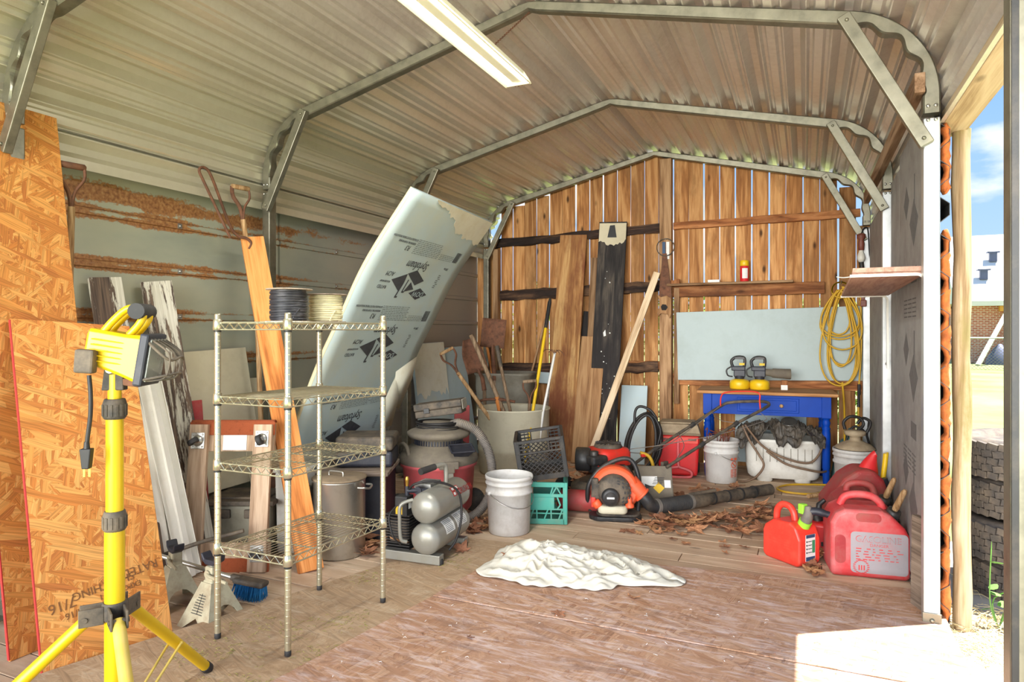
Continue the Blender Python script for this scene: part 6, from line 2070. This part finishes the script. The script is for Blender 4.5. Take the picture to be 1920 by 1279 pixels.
W_ = lambda x, y, z: tuple(MI @ V((x, y, z)))
hpts = [W_(-1.23, 5.13, .25), W_(-1.10, 5.29, .35), W_(-.86, 5.60, .515), W_(-.66, 5.85, .655), W_(-.58, 5.90, .685), W_(-.42, 5.86, .705), W_(-.31, 5.78, .715), W_(-.27, 5.72, .705), W_(-.30, 5.66, .675), W_(-.50, 5.44, .565), W_(-.72, 5.165, .43), W_(-.936, 4.894, .29)]
B().tube(spline(hpts, 7), .0125, 10).build('handle_bar', 'dusty_black', mw)
for k in (1, 2, 9, 10):
    p = V(hpts[k])
    B().tube([p + V((-.02, 0, -.012)), p + V((.02, 0, .012))], .019, 10).build('handle_joint', 'rubber', mw)
B().tube(spline([W_(-.66, 5.84, .655), W_(-.655, 5.82, .73), W_(-.62, 5.80, .775), W_(-.48, 5.71, .80), W_(-.345, 5.625, .80), W_(-.335, 5.63, .73), W_(-.33, 5.64, .66)], 6), .006, 8).build('bail_bar', 'red_bright', mw)
B().box((0, 0, 0), (.05, .03, .025), Matrix.Translation(W_(-1.17, 5.19, .31))).build('cam_lever', 'red_bright', mw, .006)
cbl = B()
cbl.tube(spline([W_(-.66, 5.82, .66), W_(-.85, 5.6, .50), W_(-1.1, 5.3, .33), W_(-1.3, 5.0, .36)], 6), .003, 5)
cbl.tube(spline([W_(-.33, 5.62, .64), W_(-.28, 5.58, .60), W_(-.36, 5.5, .565), W_(-.6, 5.3, .50), W_(-1.0, 5.1, .42), W_(-1.35, 4.95, .37)], 6), .003, 5)
cbl.tube(spline([W_(-.95, 5.45, .46), W_(-.86, 5.2, .40), W_(-.91, 4.96, .30)], 6), .003, 5)
cbl.tube(spline([W_(-.50, 5.44, .575), W_(-.62, 5.5, .58), W_(-.72, 5.75, .61)], 6), .003, 5)
o = cbl.build('cables', 'hose_grey', mw)
o['kind'] = 'stuff'
B().tube(spline([W_(-1.15, 5.16, .06), W_(-1.10, 5.2, .2), W_(-1.13, 5.2, .30), W_(-1.2, 5.18, .33)], 6), .014, 8).build('spark_lead', 'cord_yellow', mw)

# ---------------------------------------------------------------- backpack blower lying with its engine to the viewer
fwd = V((.30, -.95, 0)).normalized()
bl = thing('leaf_blower', 'orange and black backpack leaf blower with a long black tube, lying on the planks', 'leaf blower', (-1.21, 4.47, 0), atan2(fwd.y, fwd.x) + pi / 2)
# local: x to the shelf's far side, -y towards the viewer
B().prism(rounded(.36, .20, .09, 8), 0, .03, TR(0, -.02, .0)).build('base_plate', 'black_plastic', bl, .008)
B().prism(rounded(.30, .15, .07, 8), .028, .045, TR(.02, -.02, .0)).build('base_pad', 'dusty_black', bl, .005)
fr_ = B()
fr_.tube(spline([(-.17, .05, .03), (-.19, .03, .12), (-.18, .02, .22), (-.12, .03, .31), (-.03, .05, .37), (.07, .06, .40), (.13, .06, .37), (.165, .05, .27), (.17, .04, .15), (.16, .04, .04)], 6), .016, 10)
fr_.build('back_frame', 'black_plastic', bl)
B().prism([(-.15, .06), (.14, .06), (.15, .25), (.09, .35), (-.02, .34), (-.12, .27)], .06, .10, Matrix(((1, 0, 0, 0), (0, 0, 1, 0), (0, 1, 0, 0), (0, 0, 0, 1)))).build('back_pad', 'dusty_black', bl, .02)
vol = B()
sp_ = []
n = 40
for k in range(n):
    a = 2 * pi * k / n
    r = .148 + .022 * (k / n)
    sp_.append((r * cos(a + 3.9), r * sin(a + 3.9)))
VM = TR(-.0, -.0, .20, rx=pi / 2)
vol.prism(sp_, -.05, .045, VM)
vol.build('fan_housing', 'orange_plastic', bl, .018, 3)
B(VM).lathe([(.152, .02), (.158, .03), (.158, .05), (.14, .06)], 40).build('housing_ring', 'orange_plastic', bl)
ec = B(VM)
ec.lathe([(.118, .05), (.115, .085), (.098, .11), (.06, .118), (.001, .12)], 40, TR(-.012, .0, 0))
ec.build('engine_cover', 'dusty_black', bl)
sl_ = B(VM)
for ring, cnt in ((.062, 10), (.080, 14), (.098, 18)):
    for k in range(cnt):
        a = 2 * pi * k / cnt
        if -1.2 < atan2(sin(a), cos(a)) < 1.6:
            sl_.box((0, ring, .114 - (ring - .06) * .12), (.017, .010, .008), Matrix.Rotation(a - pi / 2, 4, 'Z'))
o = sl_.build('vent_slots', 'cord_black', bl)
o['kind'] = 'stuff'
B(VM).lathe([(.062, .10), (.060, .14), (.05, .15), (.001, .152)], 28, TR(-.035, -.03, 0)).build('recoil_starter', 'black_plastic', bl)
B(VM).lathe([(.04, .149), (.038, .154), (.001, .155)], 24, TR(-.035, -.03, 0)).build('starter_disc', 'rubber', bl)
B(VM).box((-.035, -.03, .1556), (.05, .012, .001)).build('nameplate', 'label_white', bl)
B(VM).box((-.12, .0, .06), (.09, .11, .07)).box((-.14, .06, .07), (.05, .05, .05)).build('carburettor', 'dusty_black', bl, .012)
B(VM).box((-.15, -.075, .085), (.03, .07, .03)).build('orange_clip', 'red_bright', bl, .008)
tk = B().prism(rounded(.20, .09, .04, 6), .055, .11, TR(-.02, -.10, 0))
tk.build('fuel_tank', 'drum_white', bl, .02, 3)
B().lathe([(.028, -.02), (.03, -.016), (.03, .02), (.022, .026)], 16, TR(-.125, -.10, .115, ry=-.6)).build('fuel_cap', 'orange_plastic', bl)
B().lathe([(.03, 0), (.03, .018), (.015, .03), (.012, .07)], 12, TR(.095, -.10, .10)).build('mount_knob', 'orange_plastic', bl)
oz = B().tube([(.10, -.0, .25), (.15, -.01, .20), (.185, -.015, .165)], [.06, .058, .052], 20)
oz.lathe([(.052, 0), (.060, .003), (.060, .016), (.052, .018)], 20, frame((.178, -.015, .172), (.035, -.005, -.035), (0, 1, 0)))
oz.build('outlet', 'orange_plastic', bl)
BLI = (Matrix.Translation((-1.21, 4.47, 0)) @ Matrix.Rotation(atan2(fwd.y, fwd.x) + pi / 2, 4, 'Z')).inverted()
X_ = lambda x, y, z: BLI @ V((x, y, z))
el = spline([V((.175, -.015, .175)), V((.215, -.02, .135)), V((.24, -.015, .10)), V((.285, .0, .085))], 6)
B().tube(el, .047, 18).build('elbow', 'black_plastic', bl)
fx0_ = X_(-.965, 4.64, .075)
p0 = V((.285, .0, .085))
pts, rs = ribbed([p0, p0.lerp(X_(-.76, 4.83, .07), .5), X_(-.76, 4.83, .07)], .047, .014, .005, 18)
B().tube(pts, rs, 18).build('flex_hose', 'rubber', bl)
a = X_(-.76, 4.83, .07)
e = X_(-.25, 5.50, .062)
cl_ = B()
for q in (p0, a):
    cl_.tube([q - (e - a).normalized() * .012, q + (e - a).normalized() * .012], .054, 18)
o = cl_.build('clamp', 'hose_grey', bl)
o['kind'] = 'stuff'
B().tube([a, a.lerp(e, .18), a.lerp(e, .2), a.lerp(e, .55), a.lerp(e, .57), e], [.05, .05, .042, .042, .040, .043], 20).build('blow_tube', 'dusty_black', bl)
B().tube([a.lerp(e, .0) + V((0, 0, .05)), a.lerp(e, .30) + V((0, 0, .055))], .014, 8).build('throttle_lead', 'dusty_black', bl)
rb_ = B()
for k in range(4):
    rb_.tube([a.lerp(e, .26 + .17 * k), a.lerp(e, .275 + .17 * k)], .0465, 18)
o = rb_.build('tube_joint', 'black_plastic', bl)
o['kind'] = 'stuff'
t = thing('gas_cylinder', 'dark red cylinder lying on the floor behind the orange blower', 'cylinder', (-1.44, 4.50, .085), radians(100))
B().lathe([(.001, -.2), (.06, -.19), (.075, -.16), (.075, .16), (.06, .19), (.001, .2)], 24, TR(rx=pi / 2)).build('body', 'red_dusty', t)

# ---------------------------------------------------------------- gas cans
def can_body(t, sil, d, mat, T=None, bev=.03):
    """silhouette in x, z extruded over depth d with generous rounding"""
    M = Matrix(((1, 0, 0, 0), (0, 0, 1, 0), (0, 1, 0, 0), (0, 0, 0, 1)))
    return B(T).prism(sil, -d / 2, d / 2, M).build('body', mat, t, bev, 4)
def spout_peg(t, p, d, mat='handle_wood'):
    p, d = V(p), V(d).normalized()
    B().tube([p - d * .01, p + d * .03, p + d * .032], [.036, .034, .028], 18).build('screw_cap', 'black_plastic', t)
    B().tube([p + d * .02, p + d * .05, p + d * .15, p + d * .165], [.012, .017, .014, .008], 12).build('wooden_stopper', mat, t)
g1 = thing('gas_can', 'large faded red gas can lettered GASOLINE, nearest the steel post', 'gas can', (.295, 4.03, 0), radians(8), 'red gas cans')
can_body(g1, [(-.19, .0), (.18, .0), (.19, .02), (.19, .22), (.165, .27), (.10, .335), (.06, .355), (-.12, .355), (-.165, .33), (-.19, .28)], .25, 'red_can')
B().tube(spline([(-.125, 0, .35), (-.10, 0, .395), (-.04, 0, .412), (.03, 0, .405), (.07, 0, .375), (.085, 0, .34)], 6), .020, 12).build('top_handle', 'red_can', g1)
B().prism(rounded(.12, .045, .02, 5), 0, .003, TR(-.01, -.1235, .318, rx=pi / 2 - .0)).build('grip_recess', 'red_dusty', g1)
B().prism(rounded(.052, .15, .024, 6), 0, .003, TR(-.145, -.1245, .145, rx=pi / 2)).build('grip_recess', 'red_dusty', g1)
for k in range(5):
    pass
B().prism(rounded(.27, .215, .02, 4), 0, .002, TR(.04, -.1242, .135, rx=pi / 2)).build('worn_panel', 'can_worn', g1)
TX = lambda x, z, y=-.1266: TR(x, y, z, rx=pi / 2)
text('GASOLINE', .046, 'lettering', 'red_can', g1, TX(.035, .205), 0, 1.0, .0022)
text('GASOLINE', .040, 'lettering_face', 'can_worn', g1, TX(.0352, .2055, -.1268), 0, 1.13, .0026)
text('DANGER', .022, 'lettering', 'red_can', g1, TX(.04, .175))
rp_ = B()
rn = random.Random(6)
for r in range(5):
    x = -.07
    while x < .14:
        w_ = rn.uniform(.008, .03)
        rp_.box((x + w_ / 2, -.1264, .155 - .014 * r), (w_, .0008, .005))
        x += w_ + rn.uniform(.004, .03)
for k in range(20):
    a = 2 * pi * k / 20
    rp_.box((-.045 + .034 * cos(a), -.1264, .06 + .034 * sin(a)), (.011, .0008, .005), None)
for k in range(3):
    rp_.box((-.055 + .012 * k, -.1264, .055), (.006, .0008, .026))
o = rp_.build('raised_print', 'red_can', g1)
o['kind'] = 'stuff'
spout_peg(g1, (.125, -.03, .32), (.05, -.06, .16))
g2 = thing('gas_can', 'small bright red gas can with a lime green cap and a white label', 'gas can', (-.075, 4.055, 0), radians(-40), 'red gas cans')
can_body(g2, [(-.13, .02), (-.11, 0), (.11, 0), (.13, .02), (.13, .15), (.10, .215), (.06, .235), (-.06, .225), (-.115, .185), (-.13, .15)], .165, 'red_bright')
B().tube(spline([(-.10, 0, .19), (-.095, 0, .26), (-.06, 0, .30), (-.01, 0, .30), (.02, 0, .27), (.03, 0, .22)], 6), .019, 12).build('top_handle', 'red_bright', g2)
cap = B().tube([(.085, 0, .215), (.10, 0, .245)], .034, 18).build('screw_collar', 'lime', g2)
B().tube([(.095, 0, .235), (.112, 0, .268), (.12, .0, .30), (.115, 0, .33)], [.029, .029, .024, .016], 16).build('spout_base', 'hose_grey', g2)
B().tube(spline([(.118, .0, .30), (.15, .03, .305), (.20, .08, .29), (.25, .13, .285)], 5), [.022] * 8 + [.018] * 8, 14).build('nozzle', 'blue_black', g2)
B().box((.085, -.005, .31), (.035, .04, .055)).build('lever', 'lime', g2, .006)
emb = B()
rn = random.Random(16)
for r in range(8):
    x = -.085
    while x < .05:
        w_ = rn.uniform(.008, .022)
        emb.box((x + w_ / 2, -.0828, .175 - .016 * r), (w_, .001, .006))
        x += w_ + .006
o = emb.build('embossed_text', 'red_bright', g2)
o['kind'] = 'stuff'
B().box((.1312, .0, .105), (.0012, .075, .145)).build('sticker', 'label_white', g2)
B().box((.1318, .0, .168), (.0010, .068, .018)).build('sticker_band', 'label_blue', g2)
B().box((.1318, .0, .045), (.0010, .070, .022)).build('sticker_band', 'label_blue', g2)
B().box((.1318, .024, .11), (.0010, .022, .07)).build('sticker_band', 'label_green', g2)
st = B()
for r in range(4):
    st.lathe([(.005, 0), (.005, .0008)], 8, TR(.1318, -.028, .14 - .02 * r, ry=pi / 2))
    st.box((.1318, -.004, .14 - .02 * r), (.0008, .03, .004))
o = st.build('sticker_print', 'label_black', g2)
o['kind'] = 'stuff'
g3 = thing('gas_can', 'dusty dark red gas can with a wooden stopper, just behind the GASOLINE can', 'gas can', (.29, 4.36, 0), radians(6), 'red gas cans')
can_body(g3, [(-.17, 0), (.15, 0), (.17, .02), (.17, .24), (.12, .31), (.04, .36), (-.08, .36), (-.14, .31), (-.17, .25)], .24, 'red_dusty')
B().tube(spline([(-.07, 0, .35), (-.06, 0, .39), (-.0, 0, .405), (.06, 0, .39), (.08, 0, .34)], 6), .019, 12).build('top_handle', 'red_dusty', g3)
spout_peg(g3, (.12, -.03, .31), (.05, -.05, .16))
g4 = thing('gas_can', 'sloping red gas can with a cone spout and yellow nozzle, behind the other cans', 'gas can', (.285, 4.80, 0), radians(10), 'red gas cans')
can_body(g4, [(-.19, 0), (.16, 0), (.18, .03), (.18, .27), (.15, .36), (.09, .42), (.0, .42), (-.08, .36), (-.19, .20)], .26, 'red_dusty')
B().tube([(.085, 0, .395), (.10, 0, .45), (.118, 0, .50), (.13, 0, .505)], [.062, .042, .020, .024], 20).build('cone_spout', 'red_plastic', g4)
B().box((0, 0, 0), (.17, .006, .028)).build('slanted_label', 'can_worn', g4, T=TR(-.085, -.131, .265, ry=radians(-55)))
B().tube(spline([(.165, -.05, .22), (.175, -.055, .30), (.16, -.055, .36)], 5), .024, 12).build('spout_base', 'blue_black', g4)
B().tube(spline([(.17, .0, .33), (.182, .0, .42), (.19, .0, .50), (.19, .0, .512)], 5), .016, 12).build('nozzle', 'yellow_plastic', g4)
g5 = thing('gas_can', 'small red can with a black spout squeezed between the two front gas cans', 'gas can', (.075, 4.30, 0), radians(-5), 'red gas cans')
can_body(g5, [(-.09, 0), (.07, 0), (.08, .02), (.08, .13), (.04, .175), (-.05, .175), (-.09, .14)], .16, 'red_plastic', None, .02)
B().tube([(-.01, 0, .165), (-.01, 0, .20), (-.005, 0, .205), (.0, 0, .27), (.03, 0, .30)], [.03, .03, .018, .016, .012], 14).build('spout', 'black_plastic', g5)
B().box((.03, -.0815, .06), (.03, .002, .025)).build('emblem', 'label_black', g5)

# ---------------------------------------------------------------- cloth, leaves, litter
cb_ = B()
C0 = V((-1.12, 3.24, .056))
outl = [(0, .56, .04), (.5, .46, .16), (1.0, .36, .21), (1.57, .30, .20), (2.2, .40, .24), (2.75, .46, .20), (3.14, .44, .0), (3.6, .46, .05), (4.1, .36, .0), (4.71, .27, .0), (5.3, .30, .0), (5.8, .34, .0), (6.28, .56, .04)]
def cloth_r(a):
    a %= 2 * pi
    for (a0, r0, _), (a1, r1, _) in zip(outl, outl[1:]):
        if a0 <= a <= a1:
            k = (a - a0) / (a1 - a0)
            k = k * k * (3 - 2 * k)
            return r0 + (r1 - r0) * k
    return .4
def cf(u, v):
    a = 2 * pi * u
    r = cloth_r(a) * v * (1 + .05 * sin(a * 7 + 1) * v)
    x, y = r * cos(a), r * sin(a)
    w = NZ.noise(V((x * 5, y * 5, 2.)))
    f1 = 1 - abs(NZ.noise(V((x * 7 + w * 1.2, y * 9 - w, 5.)))) * 2.2
    f2 = 1 - abs(NZ.noise(V((x * 17 + w * 2, y * 19, 11.)))) * 2.2
    e = (1 - v ** 5)
    big = max(0, 1 - ((x + .22) / .3) ** 2 - ((y - .09) / .2) ** 2) * .035 + max(0, 1 - ((x + .05) / .45) ** 2 - ((y - .0) / .2) ** 2) * .02
    z = .004 + e * (max(0, f1) * .045 + max(0, f2) * .024 + big) + .004 * (1 - e) * (1 + sin(a * 23))
    return (C0.x + x + .012 * w, C0.y + y * .95 + .06 * x, C0.z + z)
cb_.grid(cf, 150, 52)
tag(cb_.build('drop_cloth', 'cloth', None, solid=.0025), 'crumpled white cotton cloth lying on the reddish floor sheet', 'cloth')
LS = []
for v in range(5):
    rn = random.Random(40 + v)
    tips = [(-2.2, .62), (-1.15, .95), (0., 1.08), (1.15, .95), (2.2, .62)]
    poly = []
    for i, (a, r) in enumerate(tips):
        for da, rr in ((-.34, .66), (-.16, .82), (0, 1.0), (.16, .80), (.34, .64)):
            q = r * rr * rn.uniform(.88, 1.08)
            poly.append((q * sin(a + da), q * cos(a + da)))
        if i < 4:
            an = (a + tips[i + 1][0]) / 2
            poly.append((.46 * sin(an), .46 * cos(an)))
    poly.append((.06, -.2))
    poly.append((0., -.12))
    poly.append((-.06, -.2))
    cu, cw = rn.uniform(.5, 1.1), rn.uniform(0, 6)
    def lift(x, y):
        return cu * .35 * (abs(x) ** 1.6) + .22 * rn.uniform(.4, 1) * (y ** 2) * .6 + .12 * sin(x * 4 + cw) * sin(y * 3.3 + cw)
    b = B()
    n = len(poly)
    ring = [(x * .55, y * .55, lift(x * .55, y * .55)) for x, y in poly]
    outr = [(x, y, lift(x, y) + rn.uniform(-.03, .05)) for x, y in poly]
    b.v = [(0, 0, 0)] + ring + outr
    b.f = [(0, 1 + i, 1 + (i + 1) % n) for i in range(n)] + [(1 + i, 1 + n + i, 1 + n + (i + 1) % n, 1 + (i + 1) % n) for i in range(n)]
    b.sm = [False] * len(b.f)
    b.tube([(0, -.12, .0), (.03, -.45, .05), (.10, -.85, .16)], [.025, .018, .012], 4)
    mn = min(p[2] for p in b.v)
    b.v = [(x, y, z - mn) for x, y, z in b.v]
    o = b.build('dry_leaf', ('leaf', 'leaf_pale', 'leaf_dark', 'leaf', 'leaf_dark')[v], None)
    LS.append(o)
LU = [0] * 5
rn = random.Random(77)
def leaf(x, y, z, s, label, group=None, tilt=.25, v=None):
    v = rn.randrange(5) if v is None else v
    o = LS[v] if LU[v] == 0 else dup(LS[v])
    LU[v] += 1
    o.matrix_world = TR(x, y, z, rx=rn.uniform(-tilt, tilt), ry=rn.uniform(-tilt, tilt), rz=rn.uniform(0, 6.28)) @ Matrix.Diagonal((s, s, s, 1))
    return tag(o, label, 'leaf', group)
def scatter(n, f, s0, s1, label, group, stack=.03):
    for i in range(n):
        x, y = f()
        leaf(x, y, .003 + rn.uniform(0, stack), rn.uniform(s0, s1) * 1.25, label, group)
def in_quad(a, b, c, d):
    def f():
        u, v = rn.random(), rn.random()
        p = V(a).lerp(V(b), u).lerp(V(d).lerp(V(c), u), v)
        return p.x, p.y
    return f
scatter(58, in_quad((-.86, 4.30), (-.20, 4.42), (-.22, 5.25), (-.60, 4.72)), .05, .085, 'dry brown maple leaf in the drift in front of the black blower tube', 'leaves in front of the blower tube')
scatter(18, in_quad((-1.0, 4.22), (-.72, 4.32), (-.70, 4.62), (-.95, 4.5)), .055, .09, 'dry brown maple leaf beside the ribbed blower hose', 'leaves by the ribbed hose')
scatter(40, in_quad((-1.50, 4.45), (-1.38, 4.62), (-1.55, 5.4), (-1.85, 5.2)), .055, .09, 'dry brown maple leaf heaped between the crates and the mower', 'leaves between crates and mower', .16)
scatter(22, in_quad((-.80, 4.95), (-.42, 5.35), (-.55, 5.75), (-.92, 5.3)), .05, .085, 'dry brown maple leaf on the planks below the mower handle', 'leaves below the mower handle')
scatter(12, in_quad((-1.95, 3.68), (-1.88, 3.80), (-1.95, 4.1), (-2.06, 4.0)), .05, .075, 'dry brown maple leaf between the compressor and the white bucket', 'leaves behind the compressor')
scatter(10, in_quad((-2.35, 3.02), (-2.26, 3.10), (-2.32, 3.5), (-2.45, 3.42)), .05, .07, 'dry brown leaf on the floor between the stock pot and the compressor', 'leaves by the stock pot')
scatter(9, in_quad((-.02, 3.84), (.08, 3.86), (.10, 4.2), (.02, 4.15)), .05, .07, 'dry brown leaf tucked between the two front gas cans', 'leaves between the gas cans', .05)
scatter(12, in_quad((-1.1, 4.12), (-.3, 4.05), (-.3, 4.3), (-1.1, 4.3)), .025, .045, 'small dry leaf scrap on the planks in front of the blower', 'leaf scraps on the planks', .004)
for x, y, z, s, lab in ((-1.78, 3.30, .05, .075, 'dry brown leaf leaning on the rear foot of the air compressor'), (-2.01, 3.02, .15, .08, 'dry brown leaf caught between the compressor motor and its tanks'),
                        (-.985, 2.72, .058, .045, 'curled brown leaf alone on the reddish floor sheet in front of the cloth'), (-.735, 3.02, .058, .04, 'pale dry leaf at the corner of the white cloth'),
                        (-1.245, 2.36, .058, .028, 'tiny yellowish leaf on the reddish floor sheet near the wire shelf'), (-.92, 3.18, .088, .035, 'small brown leaf lying on the white cloth'),
                        (-1.20, 3.12, .10, .03, 'small brown leaf scrap on the middle of the white cloth'), (-1.46, 3.20, .10, .035, 'small brown leaf scrap on the near end of the cloth by the compressor'),
                        (-.42, 4.0, .004, .03, 'small yellow leaf on the planks beside the bright red gas can'), (-.86, 3.36, .09, .035, 'brown leaf on the tapering end of the white cloth')):
    leaf(x, y, z, s, lab)
def litter(name, n, f, l, mat, label, cat, z):
    b = B()
    for i in range(n):
        x, y = f()
        d = rn.uniform(0, 6.28)
        q = l * rn.uniform(.3, 1)
        b.tube([(x, y, z + .001), (x + cos(d) * q * .5, y + sin(d) * q * .5, z + .004), (x + cos(d + .5) * q, y + sin(d + .5) * q, z + .0012)], .0009, 3, cap=False)
    o = b.build(name, mat)
    o['kind'] = 'stuff'
    return tag(o, label, cat)
def blobs(cs, r):
    def f():
        c = rn.choice(cs)
        a, q = rn.uniform(0, 6.28), rn.random() ** .7
        return c[0] + r * q * cos(a), c[1] + r * q * sin(a)
    return f
litter('grass_clippings', 420, blobs([(-2.05, 1.9), (-1.95, 2.15), (-1.8, 2.3), (-2.15, 2.1), (-1.78, 1.75), (-1.68, 2.0), (-1.95, 1.6), (-2.2, 1.85), (-1.75, 3.1), (-2.0, 2.75)], .13), .028, 'clippings', 'green grass clippings strewn on the tan floor sheet under the wire shelf', 'clippings', .046)
litter('twigs', 120, in_quad((-1.6, 2.0), (.4, 2.2), (.45, 3.5), (-1.5, 3.4)), .035, 'leaf_dark', 'dark twig scraps scattered over the reddish floor sheets', 'twigs', .057)
litter('wood_chips', 70, in_quad((-1.6, 1.8), (-.1, 2.2), (-.1, 3.5), (-1.5, 3.3)), .02, 'label_white', 'pale wood chips scattered over the reddish floor sheets', 'chips', .057)
